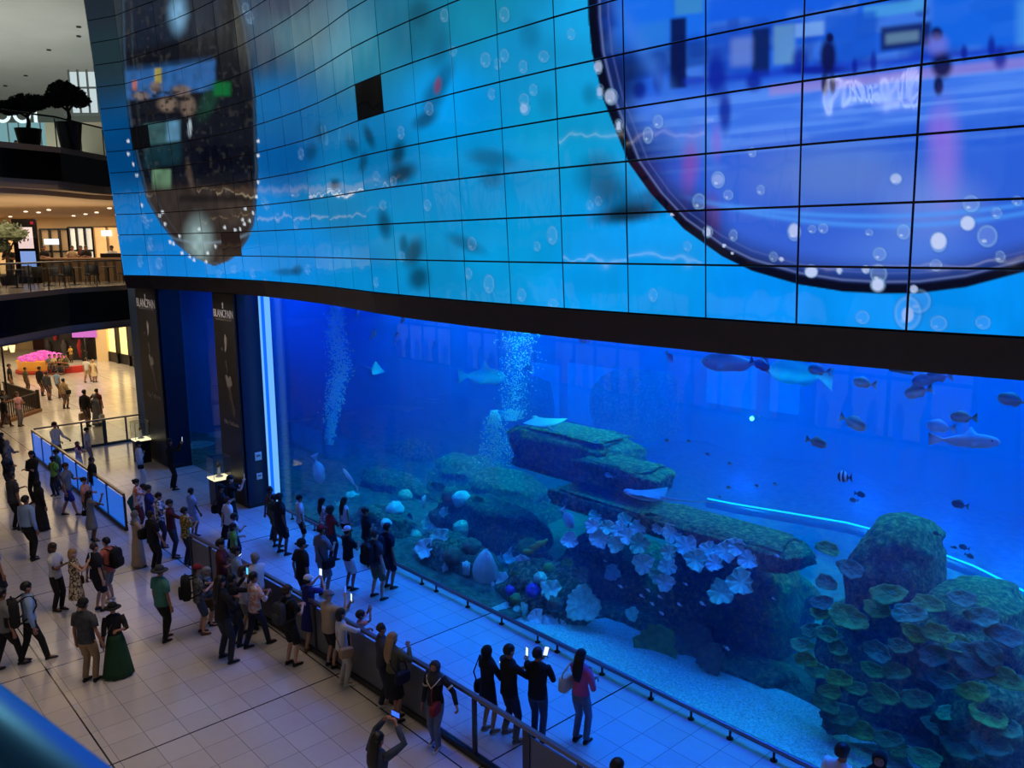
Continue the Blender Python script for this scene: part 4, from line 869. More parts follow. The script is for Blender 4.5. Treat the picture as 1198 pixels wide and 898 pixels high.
# ================================================================== BUBBLES (nobody could count them)
M_bub = mat('air_bubbles', (230, 240, 250), .15, spec=.8)
def bubbles(path, n, num, w, label, rb):
    mb = MB(); c0 = atn(*path[0], n); k = FPX/(c0-Vector((0, 0, HC))).length; r0 = random.Random(int(path[0][0]))
    for _ in range(num):
        t = r0.random()*(len(path)-1); i = int(t); f = t-i; x = path[i][0]*(1-f)+path[i+1][0]*f; y = path[i][1]*(1-f)+path[i+1][1]*f; ww = w[i]*(1-f)+w[i+1]*f
        p = atn(x+r0.gauss(0, .42)*ww, y, n+r0.gauss(0, .12)); r = rb*1.5*r0.uniform(.4, 1.3)/k; c = p-c0
        mb.add([c+Vector(d)*r for d in ((1, 0, 0), (-1, 0, 0), (0, 1, 0), (0, -1, 0), (0, 0, 1), (0, 0, -1))], [(0, 2, 4), (2, 1, 4), (1, 3, 4), (3, 0, 4), (2, 0, 5), (1, 2, 5), (3, 1, 5), (0, 3, 5)])
    o = mb.build('bubble_column', M_bub); o.location = c0; tag(o, label, 'bubbles', kind='stuff')
bubbles([(394, 352), (393, 390), (399, 430), (390, 470), (384, 520)], 13.2, 2600, [8, 12, 16, 12, 6], 'left column of rising white bubbles near the light strip', .75)
bubbles([(610, 385), (605, 430), (600, 480), (598, 492)], 15.0, 1500, [26, 24, 18, 12], 'middle hazy column of bubbles reaching the fascia above the table rock', .55)
bubbles([(579, 480), (578, 495), (580, 520), (580, 546)], 14.6, 1500, [4, 12, 22, 24], 'short cone of bubbles rising from the small flat ledge', .6)

# ================================================================== TUNNEL LIGHT LINE AND SPOT
E_cy = emis('tunnel_light', (30, 200, 255), 3.0)
t_ = empty('tunnel_light', atn(850, 585, 20), 0, 'bright cyan light line of the visitor tunnel behind the reef', 'light strip')
pts = [atn(x, y, 20)-t_.location for x, y in [(828, 583), (858, 589), (925, 600), (990, 611), (1040, 624), (1090, 643), (1140, 662), (1198, 691), (1260, 722), (1400, 800), (1560, 900)]]
mb = MB(); mb.tube(pts, .024, 8); mb.build('light_tube', E_cy, t_)
mb = MB(); mb.tube([p+Vector((0, 0, -.16)) for p in pts], .12, 8); mb.build('base_channel', M_dkmetal, t_)
def point(name, loc, power, col, r=.1):
    l = D.lights.new(name, 'POINT'); l.energy = power; l.color = col; l.shadow_soft_size = r; o = D.objects.new(name, l); COL.objects.link(o); o.location = loc; return o
for x, y in ((870, 570), (1010, 590), (1110, 628), (1190, 664)): point('tunnel_glow', atn(x, y, 20), 260, (.03, .35, 1), .3)
sl = empty('underwater_lamp', atn(881, 489, 20), ROT_SN, 'bright green white underwater lamp in the open water right of the table rock', 'lamp')
mb = MB(); mb.ell((0, -.06, 0), (.06, .04, .06), 14, 10); mb.build('lens', emis('lamp_lens', (190, 255, 235), 14), sl)
mb = MB(); mb.tube([(0, 0, 0), (0, .25, 0)], [.08, .07], 14); mb.build('housing', M_dkmetal, sl)
point('underwater_lamp_light', atn(881, 489, 19.7), 60, (.1, .9, .8), .05)
# ================================================================== PEOPLE
SKIN = {}
def skinm(t):
    cs = {'l': (205, 160, 135), 'm': (165, 115, 88), 'd': (105, 70, 52)}
    return mat('skin_'+t, cs[t], .55)
CLO = dict(black=(18, 18, 21), navy=(24, 30, 56), dknavy=(18, 22, 40), grey=(120, 122, 126), dkgrey=(58, 60, 66), white=(215, 214, 212), offwhite=(196, 190, 180), beige=(188, 164, 130), khaki=(158, 132, 98), olive=(92, 90, 62), ltblue=(140, 168, 205), blue=(40, 70, 150), jeans=(58, 72, 98),
           dkjeans=(36, 42, 58), ltjeans=(105, 118, 135), red=(140, 34, 38), maroon=(92, 30, 34), peach=(222, 150, 125), salmon=(205, 112, 98), pink=(222, 90, 130), ltpink=(230, 170, 175), green=(34, 96, 58), dkgreen=(24, 70, 40), teal=(70, 135, 122), lime=(120, 180, 80), brown=(92, 64, 46), cream=(225, 205, 165), royal=(30, 36, 120), tan=(170, 140, 105), yellow=(205, 170, 70), violet=(80, 60, 110))
def cloth(c, pat=None):
    nm = 'cloth_%s_%s' % (c, pat or 'plain'); rgb = CLO[c]
    if pat is None: return mat(nm, rgb, .85, var=.12, vscale=5)
    p2 = dict(camo=(70, 74, 78), floral=(225, 220, 205), leopard=(60, 44, 34), plaid=(70, 60, 40), dots=(235, 225, 215), orange=(225, 110, 60), leaf=(40, 60, 90))[pat]
    return mat(nm, rgb, .85, rgb2=p2, vscale=dict(camo=14, floral=16, leopard=26, plaid=22, dots=18, orange=9, leaf=12)[pat], detail=2)
HAIRM = dict(black=mat('hair_black', (16, 14, 14), .5), brown=mat('hair_brown', (52, 36, 26), .5), blonde=mat('hair_blonde', (168, 130, 84), .5), grey=mat('hair_grey', (140, 138, 134), .6))
M_shoeb = mat('shoe_black', (16, 15, 16), .4); M_shoew = mat('shoe_white', (215, 212, 208), .5); M_sole = mat('shoe_sole', (200, 198, 190), .6); M_lip = mat('lip', (150, 80, 76), .5); M_iris = mat('eye_dark', (25, 18, 15), .3)
_skin_jobs = []
def skin_obj(name, V, E, R, m, parent, lv=1):
    me = D.meshes.new(name); bm = bmesh.new(); ly = bm.verts.layers.skin.verify(); vs = [bm.verts.new(v) for v in V]
    for a, b in E: bm.edges.new((vs[a], vs[b]))
    for i, v in enumerate(vs): v[ly].radius = (R[i], R[i]); v[ly].use_root = (i == 0)
    bm.to_mesh(me); bm.free(); me.materials.append(m)
    o = D.objects.new(name, me); COL.objects.link(o); o.parent = parent
    s = o.modifiers.new('skin', 'SKIN'); s.use_smooth_shade = True
    b = o.modifiers.new('sub', 'SUBSURF'); b.levels = lv; b.render_levels = lv
    _skin_jobs.append(o); return o
def flush_skins():
    bpy.context.view_layer.update(); dg = bpy.context.evaluated_depsgraph_get(); new = []
    for o in _skin_jobs:
        me = D.meshes.new_from_object(o.evaluated_get(dg)); new.append(me)
    for o, me in zip(_skin_jobs, new):
        old = o.data; nm = old.name; o.modifiers.clear(); o.data = me; D.meshes.remove(old); me.name = nm
        me.polygons.foreach_set('use_smooth', [True]*len(me.polygons))
    _skin_jobs.clear()
def ik(S, T, la, lb, hint):
    S, T = Vector(S), Vector(T); d = T-S; L = min(d.length, (la+lb)*.995); d.normalize()
    a = (la*la-lb*lb+L*L)/(2*L); h = math.sqrt(max(0, la*la-a*a)); hv = Vector(hint); hv = hv-d*hv.dot(d)
    if hv.length < 1e-4: hv = Vector((0, -1, 0))
    hv.normalize(); return S+d*a+hv*h, S+d*L
ARM = dict(d=((.150, .015, .475), (.2, -1, 0)), s=((.145, .09, .49), (.2, -1, 0)), b=((.150, -.07, .49), (.2, -1, 0)), p=((.035, .175, .690), (.7, -.2, -1)), u=((.045, .215, .870), (.7, .1, -1)), U=((.07, .15, 1.01), (.8, .5, -.3)),
           c=((-.05, .115, .665), (.8, -.1, -1)), k=((.075, .07, .745), (.6, -.5, -1)), f=((.10, .30, .70), (.3, -.3, -1)), r=((.13, .20, .60), (.4, -.6, -.6)), h=((.13, .02, .565), (1, -.6, 0)), w=((.20, -.01, .50), (.3, -1, 0)), v=((.03, .19, .78), (.8, -.1, -1)), o=((.31, .10, .60), (.4, -.8, -.4)))
def loft(mb, rings, n=14):
    R = []
    for (c, rx, ry, tilt) in rings:
        c = Vector(c); R.append([c+Vector((rx*math.cos(2*PI*k/n), ry*math.sin(2*PI*k/n), tilt*math.cos(2*PI*k/n))) for k in range(n)])
    mb.rings(R)
PERSONS = []
def person(hx, hy, fy, h, az, sex, top, sleeve, bot, bcol, hair, hcol, arms, label, legs='n', skin='m', shoes='b', tpat=None, bpat=None, group='visitors in the hall', fat=1.0, loc=None, bend=0.0, sit=False, cat='person', lod=1, tuck=False):
    if loc is not None:
        G = Vector(loc); h = h or 1.7
    elif fy:
        G = at(hx, fy, 0); dd = math.hypot(G.x, G.y); r = ray(hx, hy); hz = HC+r[2]*dd/math.hypot(r[0], r[1])
        h = h or max(1.05, min(1.95, hz))
    else:
        G = at(hx, hy, h); G.z = 0
    if isinstance(az, str): az = AQ + (float(az[1:]) if len(az) > 1 else 0)
    root = empty('person', G, -math.radians(az), label, cat, group)
    rr = random.Random(int(hx*31+hy*7)); H = h
    f = sex == 'f'; sw = .098 if f else .112
    if H < 1.4: sw *= .95
    hp = .052; hs = 1.0 if H > 1.4 else 1.22; fat *= 1.0
    Z0 = -.25*H if sit else 0.0                                 # seated: whole trunk lowered
    def q(x, y, z):                                            # body point in metres, with a forward bend of the trunk
        z_ = z
        if bend and z > .53:
            a = bend; dz = z-.53; y2 = y*math.cos(a)+dz*math.sin(a); z_ = .53+dz*math.cos(a)-y*math.sin(a); y = y2
        return Vector((x*H, y*H, z_*H+Z0))
    # ---- skeleton
    V, E, R = [], [], []
    def jv(p, r, par=None):
        V.append(Vector(p)); R.append(r*H); i = len(V)-1
        if par is not None: E.append((par, i))
        return i
    pel = jv(q(0, 0, .53), .050); bel = jv(q(0, 0, .62), .040, pel); che = jv(q(0, 0, .73), .040, bel); nb = jv(q(0, -.004, .822), .024, che); nk = jv(q(0, .006, .862), .027*(.9 if f else 1.05), nb)
    chin = jv(q(0, .018, .889), .030*hs, nk); mid = jv(q(0, .010, .928), .046*hs, chin); crown = jv(q(0, .004, .962), .034*hs, mid)
    nose = jv(q(0, .062*hs, .918), .0075, mid)
    for sg in (-1, 1): jv(q(sg*.051*hs, 0, .921), .009, mid)
    st = {'n': ((-.055, -.01), (.055, .015)), 'w': ((-.04, -.13), (.04, .14)), 'W': ((-.04, .13), (.04, -.13)), 's': ((-.10, 0), (.10, .01)), 'x': ((-.02, .03), (.06, -.02)), 't': ((-.05, .05), (.055, -.04))}[legs]
    legj = []
    for sg, (fx, fyy) in zip((-1, 1), st):
        hip = q(sg*hp, 0, .50); foot = Vector((fx*H, fyy*H, .045*H))
        if sit: knee = Vector((sg*.07*H, .24*H, .28*H)); foot = Vector((sg*.07*H, .25*H, .045*H))
        else: knee, foot = ik(hip, foot, .235*H, .235*H, (0, 1, 0))
        hi = jv(hip, .046, pel); ki = jv(knee, .030, hi); c1 = jv(knee.lerp(foot, .35)+Vector((0, -.008*H, 0)), .030, ki); an = jv(foot, .019, c1)
        toe = jv(foot+Vector((0, .085*H, -.026*H)), .014, an); legj.append((hip, knee, foot))
    la, lb = .178*H, .150*H; armj = []
    for sg, code in zip((-1, 1), arms):
        t, hint = ARM[code]; S = q(sg*sw, -.002, .808); T = q(sg*t[0], t[1], t[2]); el, wr = ik(S, T, la, lb, (sg*hint[0], hint[1], hint[2]))
        si = jv(S+Vector((-sg*.012*H, 0, -.012*H)), .020, nb); ei = jv(el, .020, si); fm = jv(el.lerp(wr, .3), .021, ei); wi = jv(wr, .014, fm)
        d = (wr-el).normalized(); pn = Vector((-sg, .15, 0)) if code in 'dsbwhko' else Vector((0, -.2, -1))   # palm side
        pn = (pn-d*pn.dot(d)).normalized(); sd = d.cross(pn).normalized()
        if sd.y < 0 and code in 'dsbw': sd = -sd
        if code not in 'dsbw' and sd.x*sg > 0: sd = -sd                     # thumb side faces inward/upward
        pm = jv(wr+d*.030*H, .0165, wi)
        curl = .35 if code in 'dsbw' else .95
        for k, (off, ln) in enumerate(((.016, .040), (.0055, .045), (-.005, .042), (-.015, .034))):
            b0 = wr+d*.054*H+sd*off*H; dd = (d*math.cos(curl)+pn*math.sin(curl)); de = (d*math.cos(curl*1.9)+pn*math.sin(curl*1.9))
            f0 = jv(b0, .0072, pm); f1 = jv(b0+dd*ln*.55*H, .0064, f0); jv(b0+dd*ln*.55*H+de*ln*.5*H, .0054, f1)
        t0 = jv(wr+d*.022*H+sd*.020*H+pn*.004*H, .008, pm); jv(wr+d*.046*H+sd*.032*H+pn*.014*H, .0068, t0)
        armj.append((S, el, wr, d, pn, sd))
    skin_obj('body', V, E, R, skinm(skin), root, lod)
    hc = q(0, .008, .930); hr = .0545*H*hs
    BM = Matrix.Rotation(-bend, 3, 'X')
    # ---- upper garment
    fx_ = fat*(.93 if f else 1.0)
    tz = [(.50, .102 if f else .097, .070), (.56, .098 if f else .094, .068), (.62, .080 if f else .090, .062), (.69, .088 if f else .096, .066), (.755, .100 if f else .108, .068), (.800, sw*1.04, .060), (.829, .088, .052), (.848, .040, .036), (.858, .033, .032)]
    mt = cloth(top, tpat)
    dress = bot in ('dress', 'robe')
    mb = MB(); hem = {'dress': .27, 'robe': .03}.get(bot, .485)
    rings = []
    if dress:
        fl = .135 if bot == 'dress' else .150
        for k in range(6):
            z = hem+(.50-hem)*k/6; w = fl+(.102-fl)*k/6
            rings.append((q(0, 0, z), w*H*fat, w*.78*H*fat, 0))
    for z, rx, ry in tz:
        if z < hem: continue
        rings.append((q(0, .0, z), rx*H*fx_*1.02, ry*H*fat*1.03, 0))
    if not dress: rings[0] = (q(0, 0, .488 if not tuck else .54), rings[0][1]*1.02, rings[0][2]*1.04, 0)
    R2 = []; nseg = 20
    for c, rx, ry, t in rings:
        ring = []
        for k in range(nseg):
            a = 2*PI*k/nseg; wv = 1+(.05*math.sin(7*a+c.z*5)*(max(0, .5*H-c.z+Z0)/(.5*H)) if dress else .012*math.sin(5*a+c.z*23/H))
            p = Vector((rx*math.cos(a)*wv, ry*math.sin(a)*wv, 0)); ring.append(c+BM @ p if c.z > .53*H+Z0 else c+p)
        R2.append(ring)
    mb.rings(R2)
    if sleeve != 'n':
        for S, el, wr, d, pn, sd in armj:
            S2 = S+(Vector((0, 0, 0))-Vector((S.x, 0, 0)))*.12
            if sleeve == 's': mb.tube([S2, S.lerp(el, .35), S.lerp(el, .72)], [.040*H*fat, .037*H*fat, .035*H*fat], 12)
            elif sleeve == 'e': mb.tube([S2, S.lerp(el, .5), el, el.lerp(wr, .3)], [.040*H*fat, .034*H, .030*H, .027*H], 12)
            else: mb.tube([S2, S.lerp(el, .5), el, el.lerp(wr, .5), el.lerp(wr, .95)], [.040*H*fat, .034*H*fat, .030*H, .026*H, .021*H], 12)
    mb.build({'dress': 'dress', 'robe': 'robe'}.get(bot, 'shirt'), mt, root)
    # ---- lower garment
    mbt = cloth(bcol, bpat)
    if bot in ('trousers', 'shorts'):
        mb = MB(); loft(mb, [(q(0, 0, .565), .090*H*fat, .064*H*fat, 0), (q(0, 0, .53), .096*H*fat, .070*H*fat, 0), (q(0, 0, .48), .094*H*fat, .070*H*fat, 0), (q(0, .0, .455), .07*H*fat, .055*H, 0)], 16)
        for hip, knee, foot in legj:
            h1 = hip+Vector((0, 0, -.01*H))
            if bot == 'trousers': mb.tube([h1+Vector((0, 0, .03*H)), hip.lerp(knee, .3), hip.lerp(knee, .7), knee, knee.lerp(foot, .45), knee.lerp(foot, .98)], [.050*H*fat, .052*H*fat, .044*H*fat, .038*H, .036*H, .031*H], 12)
            else: mb.tube([h1+Vector((0, 0, .03*H)), hip.lerp(knee, .3), hip.lerp(knee, .7), hip.lerp(knee, .96)], [.050*H*fat, .053*H*fat, .050*H*fat, .047*H], 12)
        mb.build(bot, mbt, root)
    elif bot in ('skirt', 'longskirt', 'tunic'):
        z1 = {'skirt': .30, 'longskirt': .02, 'tunic': .34}[bot]; w1 = {'skirt': .118, 'longskirt': .185, 'tunic': .11}[bot]; mb = MB(); R2 = []
        for k in range(9):
            t = k/8; z = .575+(z1-.575)*t; w = (.088+(w1-.088)*t**.8)*fat; c = q(0, 0, z)
            R2.append([c+Vector((w*H*math.cos(2*PI*j/40)*(1+.05*t*math.sin(11*2*PI*j/40)), .80*w*H*math.sin(2*PI*j/40)*(1+.05*t*math.sin(11*2*PI*j/40)), 0)) for j in range(40)])
        mb.rings(R2); mb.build('skirt', mbt, root)
    # ---- shoes
    if bot not in ('robe', 'longskirt') or True:
        ms = {'b': M_shoeb, 'w': M_shoew, 't': mat('sandal_brown', (90, 62, 44), .6)}[shoes]
        for hip, knee, foot in legj:
            mb = MB(); rg = []
            for y, w, h0 in ((-.030, .018, .030), (-.015, .024, .050), (.015, .025, .052), (.05, .027, .036), (.085, .026, .026), (.105, .018, .018)):
                c = foot+Vector((0, y*H, -foot.z+.0)); zb_ = foot.z-.045*H
                rg.append([c+Vector((w*H*math.cos(2*PI*k/12), 0, zb_+max(.004*H, h0*H*(.5+.5*math.sin(2*PI*k/12))))) for k in range(12)])
            mb.rings(rg); mb.build('shoe', ms, root)
    # ---- hair and head wear
    hm = HAIRM.get(hcol, None) or HAIRM['black']
    def cap(sc, low=-.35, front=.15, m=hm, nm='hair', jit=.03, shift=(0, -.006, .008)):
        def ff(p):
            k = 1+jit*noise.noise(p*3+Vector((hx, hy, 0)))
            face = p.y > -.05 and p.z < front+.25*(1-p.y)
            low_ = p.z < low
            if face or low_: k *= .82
            return p*k
        mb = MB(); mb.ell((0, 0, 0), (hr*.96*sc, hr*1.08*sc, hr*1.14*sc), 22, 16, None, ff)
        o = mb.build(nm, m, root); o.location = hc+BM @ (Vector(shift)*H); o.rotation_euler = (-bend, 0, 0); return o
    if hair in ('short', 'long', 'pony', 'bun', 'bob'):
        cap(1.06, -.55 if hair != 'short' else -.45)
        if hair == 'long':
            mb = MB(); rg = [((0, -.022, .955), .046, .036), ((0, -.034, .92), .052, .036), ((0, -.046, .87), .056, .030), ((0, -.062, .81), .060, .026), ((0, -.070, .75), .055, .022), ((0, -.068, .69), .036, .014)]
            loft(mb, [(q(*c), a*H, b_*H, 0) for c, a, b_ in rg], 16); mb.build('hair', hm, root)
        elif hair == 'bob':
            mb = MB(); rg = [((0, -.014, .955), .046, .042), ((0, -.020, .92), .055, .044), ((0, -.022, .88), .056, .040), ((0, -.022, .855), .046, .032)]
            loft(mb, [(q(*c), a*H, b_*H, 0) for c, a, b_ in rg], 16); mb.build('hair', hm, root)
        elif hair == 'pony':
            mb = MB(); mb.tube([q(0, -.05, .95), q(0, -.085, .93), q(0, -.085, .87), q(0, -.07, .82)], [.012*H, .020*H, .018*H, .006*H], 9); mb.build('hair', hm, root)
        elif hair == 'bun':
            mb = MB(); mb.ell(q(0, -.05, .965), (.024*H, .024*H, .024*H), 12, 8); mb.build('hair', hm, root)
    elif hair == 'afro': cap(1.45, -.75, .05, hm, 'hair', .12, (0, -.012, .012))
    elif hair == 'fringe': cap(1.02, -.2, .75, hm, 'hair', .02)
    elif hair in ('cap', 'capback', 'hat', 'beanie'):
        if hair != 'beanie': cap(1.03, -.45, .2, HAIRM['black'] if hcol not in HAIRM else hm)
        cm = cloth(hcol if hcol in CLO else 'black'); mb = MB(); c = hc+BM @ (Vector((0, -.004, .016))*H)
        mb.lathe([(hr*1.06, 0), (hr*1.06, hr*.35), (hr*.93, hr*.75), (hr*.6, hr*1.02), (hr*.1, hr*1.10)], c, 18)
        if hair in ('cap', 'capback'):
            sg = 1 if hair == 'cap' else -1
            pts = [(math.cos(a)*hr*.85, sg*(hr*.75+math.sin(a)*hr*.85)) for a in [PI*k/10 for k in range(11)]]; o_ = len(mb.v)
            mb.prism([(c.x+x, c.y+y) for x, y in pts], c.z+.0, c.z+.008*H)
        elif hair == 'hat':
            mb.lathe([(hr*1.0, -.002), (hr*1.9, -.012*H), (hr*1.92, -.008*H), (hr*1.0, .006*H)], c, 24)
        mb.build('hat', cm, root)
    elif hair == 'hijab':
        cm = cloth(hcol if hcol in CLO else 'black'); mb = MB(); R2 = []
        for z, rx, ry, yo in ((.985, .018, .02, 0), (.972, .040, .045, 0), (.945, .056, .064, -.002), (.915, .058, .064, -.006), (.885, .052, .055, -.008), (.860, .050, .048, -.004), (.835, .078, .060, 0), (.795, .112, .078, 0), (.750, .104, .082, 0)):
            ring = []
            for k in range(22):
                a = 2*PI*k/22; x, y = rx*math.cos(a), yo+ry*math.sin(a)
                if .885 < z < .96 and math.sin(a) > .55: y = min(y, .034)            # opening for the face
                ring.append(q(x, y, z))
            R2.append(ring)
        mb.rings(R2[::-1]); mb.build('hijab', cm, root)
    # ---- simple face for everybody: eyes and mouth
    for sg in (-1, 1):
        mb = MB(); mb.ell(q(sg*.019*hs, .0515*hs, .931), (.0062*H, .004*H, .0038*H), 8, 6); mb.build('eye', M_iris, root)
    mb = MB(); mb.ell(q(0, .0475*hs, .897), (.012*H, .005*H, .0035*H), 8, 6); mb.build('mouth', M_lip, root)
    P = dict(root=root, H=H, q=q, arms=armj, az=az, G=G, label=label, legs=legj, hx=hx, hy=hy)
    PERSONS.append(P); return P
def toworld(P, v): return P['root'].matrix_basis @ Vector(v)
def held(P, name, loc, rz=0.0): 
    M = Matrix.Translation(P['G']) @ Matrix.Rotation(-math.radians(P['az']), 4, 'Z'); return M @ Vector(loc), -math.radians(P['az'])+rz
E_phone = emis('phone_screen', (205, 225, 255), 1.6); E_phone2 = emis('phone_screen_blue', (60, 110, 255), 1.3); E_phone3 = emis('phone_screen_cyan', (90, 200, 240), 1.3); M_case = mat('phone_case', (22, 22, 26), .4)
def phone(P, label, side=1, mode='v', scr=None, tilt=None):
    """mode v: upright in front of the face; p: low and tipped back"""
    S, el, wr, d, pn, sd = P['arms'][1 if side > 0 else 0]; H = P['H']
    c = wr+d*.072*H+Vector((0, .0, .03*H)); 
    if mode == 'both': c = (P['arms'][0][2]+P['arms'][1][2])/2+Vector((0, .06*H, .045*H))
    L, rz = held(P, 'phone', c); o = empty('phone', L, rz, label, 'phone', 'phones in hands')
    t = {'v': .05, 'both': .05, 'p': .9}[mode] if tilt is None else tilt
    wd, ht = (.16, .08) if mode == 'both' else (.078, .158)
    mb = MB(); mb.box((0, 0, 0), (wd, .010, ht)); a = mb.build('case', M_case, o, smooth=False, bevel=.004)
    mb = MB(); mb.box((0, -.0062, 0), (wd-.008, .002, ht-.01)); b = mb.build('screen', scr or E_phone, o, smooth=False)
    for x in (a, b): x.rotation_euler = (-t, 0, 0)
    return o
def backpack(P, label, col='black', s=1.0, z=.69, side=0.0):
    q, H = P['q'], P['H']; L, rz = held(P, 'backpack', q(side, -.115*s, z)); o = empty('backpack', L, rz, label, 'backpack', 'bags carried by visitors'); m = cloth(col); k = H*s
    def sb(c, r, pw=.55, n=18):
        mb = MB(); mb.ell(c, r, n, 12, None, lambda p: Vector([math.copysign(abs(v)**pw, v) for v in p])); return mb
    sb((0, 0, 0), (.085*k, .048*k, .128*k)).build('main_bag', m, o); sb((0, -.052*k, -.045*k), (.062*k, .022*k, .06*k)).build('pocket', m, o)
    yb = .115*s*H; zt = (.842-z)*H
    for sg in (-1, 1):
        mb = MB(); mb.tube([(sg*.05*k, .03*k, .10*k), (sg*.062*H, yb-.03*H, zt-.005*H), (sg*.064*H, yb+.035*H, zt-.012*H), (sg*.066*H, yb+.072*H, zt-.07*H), (sg*.070*H, yb+.074*H, zt-.14*H), (sg*.094*H, yb+.01*H, zt-.23*H), (sg*.06*k, .02*k, -.10*k)], .010*H, 6); mb.build('strap', m, o)
    mb = MB(); mb.torus((0, .0, .13*k), .022*k, .005*k, Matrix.Rotation(PI/2, 3, 'X')); mb.build('handle', m, o)
    return o
def shoulderbag(P, label, col='black', side=1, z=.54, size=1.0, cross=True, y=.0):
    q, H = P['q'], P['H']; c = q(side*.155, y, z); L, rz = held(P, 'bag', c); o = empty('shoulder_bag', L, rz, label, 'bag', 'bags carried by visitors'); m = cloth(col); k = H*size
    mb = MB(); mb.ell((0, 0, 0), (.032*k, .085*k, .062*k), 16, 10, None, lambda p: Vector([math.copysign(abs(v)**.5, v) for v in p])); mb.build('pouch', m, o)
    mb = MB(); mb.box((side*.027*k, 0, .028*k), (.014*k, .12*k, .05*k)); mb.build('flap', m, o, bevel=.01)
    top = q(-side*.06 if cross else side*.10, 0, .835)-c; pts = [(0, -.06*k, .05*k), Vector(top)*.5+Vector((side*.03*H, -.085*H, 0)), Vector(top)+Vector((0, -.02*H, .012*H)), Vector(top)*.5+Vector((side*.03*H, .085*H, 0)), (0, .06*k, .05*k)]
    mb = MB(); mb.tube(pts, .0065*k, 6); mb.build('strap', m, o); return o
def carrier(P, label, col='white', side=1, w=.30, h=.32):
    S, el, wr, d, pn, sd = P['arms'][1 if side > 0 else 0]; H = P['H']; c = wr+d*.06*H; L, rz = held(P, 'bag', c); o = empty('carrier_bag', L, rz, label, 'bag', 'bags carried by visitors'); m = cloth(col)
    mb = MB(); mb.rings([[(sx*.05, sy*w*.5*k, z) for sx, sy in ((1, 1), (-1, 1), (-1, -1), (1, -1))] for z, k in ((-h-.12, .96), (-h*.5-.12, 1), (-.12, .9))]); mb.build('bag_body', m, o, smooth=False)
    for sg in (-1, 1):
        mb = MB(); mb.tube([(sg*.03, -.07, -.12), (sg*.01, -.02, -.01), (sg*.01, .02, -.01), (sg*.03, .07, -.12)], .006, 6); mb.build('handle', m, o)
    return o
G_L = 'visitors in the hall left of the barrier'; G_R = 'visitors on the walkway at the glass'; G_B = 'visitors along the barrier'; G_C = 'shoppers in the bright corridor'
p = person
# ---- nearest, bottom of the picture
a = p(511, 771, 872, 0, 205, 'f', 'black', 'l', 'trousers', 'ltjeans', 'hijab', 'dkgrey', 'od', 'woman in grey headscarf and black piped jacket with a hand on the barrier rail', 't', 'm', 'w', group=G_B, lod=2)
shoulderbag(a, 'red shoulder bag hanging in front of the woman in the grey headscarf', 'red', -.35, .50, 1.1, True, .10)
for sg in (-1, 1):
    mb = MB(); mb.tube([a['q'](sg*.085, .030, .822), a['q'](sg*.05, .082, .77), a['q'](0, .092, .715)], .006*a['H'], 6); mb.build('collar_piping', cloth('cream'), a['root'])
    S_, e_, w_, *_r = a['arms'][0 if sg < 0 else 1]; mb = MB(); mb.tube([S_.lerp(e_, .60), S_.lerp(e_, .72)], .037*a['H'], 12); mb.build('sleeve_band', cloth('cream'), a['root'])
a = p(441, 856, 0, 1.66, 38, 'f', 'jeans', 'l', 'trousers', 'dkjeans', 'long', 'black', 'UU', 'woman with long dark hair filming with raised arms at the bottom edge', group=G_B, lod=2)
phone(a, 'phone held up in both hands by the woman at the bottom edge', mode='both', scr=E_phone2)
a = p(679, 759, 868, 0, 40, 'f', 'pink', 'l', 'trousers', 'ltjeans', 'long', 'black', 'ck', 'woman in a pink cropped top and pale jeans, rightmost of the four near the rail', 'n', 'm', 'b', group=G_R, lod=2, tuck=True)
shoulderbag(a, 'cream shoulder bag of the woman in the pink top', 'cream', -1, .60, 1.35, False, -.02)
a = p(629, 757, 867, 0, 20, 'm', 'black', 'l', 'trousers', 'jeans', 'short', 'black', 'vp', 'man in black sweatshirt and blue jeans reading a bright phone', 't', 'm', 'b', group=G_R, lod=2); phone(a, 'bright white phone held by the man in the black sweatshirt', -1, 'p')
a = p(596, 753, 864, 0, 60, 'm', 'black', 'e', 'trousers', 'dkjeans', 'short', 'black', 'pv', 'man in loose black top and dark jeans beside the veiled woman', 's', 'm', 'b', group=G_R, lod=2, fat=1.08); phone(a, 'lit phone in the hand of the man in the loose black top', 1, 'v')
a = p(571, 753, 856, 0, 50, 'f', 'dknavy', 'l', 'tunic', 'navy', 'hijab', 'black', 'rp', 'veiled woman in a dark navy tunic, leftmost of the four near the rail', 'n', 'm', 'b', group=G_R, lod=2); phone(a, 'phone held low by the veiled woman in navy', 1, 'p')
shoulderbag(a, 'black and grey bag of the veiled woman in navy, beside the rail', 'black', -1, .46, 1.2, False, .05)
p(722, 887, 0, 1.68, 48, 'm', 'black', 's', 'trousers', 'black', 'short', 'black', 'dd', 'person with only black hair showing at the bottom edge right of the pink top', group=G_R, lod=2)
p(986, 869, 0, 1.74, 60, 'm', 'white', 's', 'trousers', 'dkgrey', 'short', 'black', 'kk', 'man in a white shirt at the bottom edge below the sand', group=G_R, lod=2)
p(1030, 877, 0, 1.66, 210, 'f', 'black', 'l', 'trousers', 'dkgrey', 'hijab', 'black', 'cc', 'person in dark head covering at the bottom edge, rightmost of all', group=G_R, lod=2)
a = p(462, 739, 843, 0, 45, 'f', 'olive', 'l', 'skirt', 'black', 'long', 'blonde', 'cv', 'woman with long fair hair in a grey green sweater and black skirt at the barrier', 'x', 'm', 'b', group=G_B, lod=2); shoulderbag(a, 'dark handbag on the hip of the fair haired woman', 'dknavy', 1, .56, 1.1)
p(449, 728, 824, 0, 75, 'm', 'dkgrey', 's', 'trousers', 'dkjeans', 'fringe', 'brown', 'rr', 'man in dark polo and grey jeans leaning on the barrier beside the fair haired woman', 't', 'm', 'w', group=G_B, lod=2)
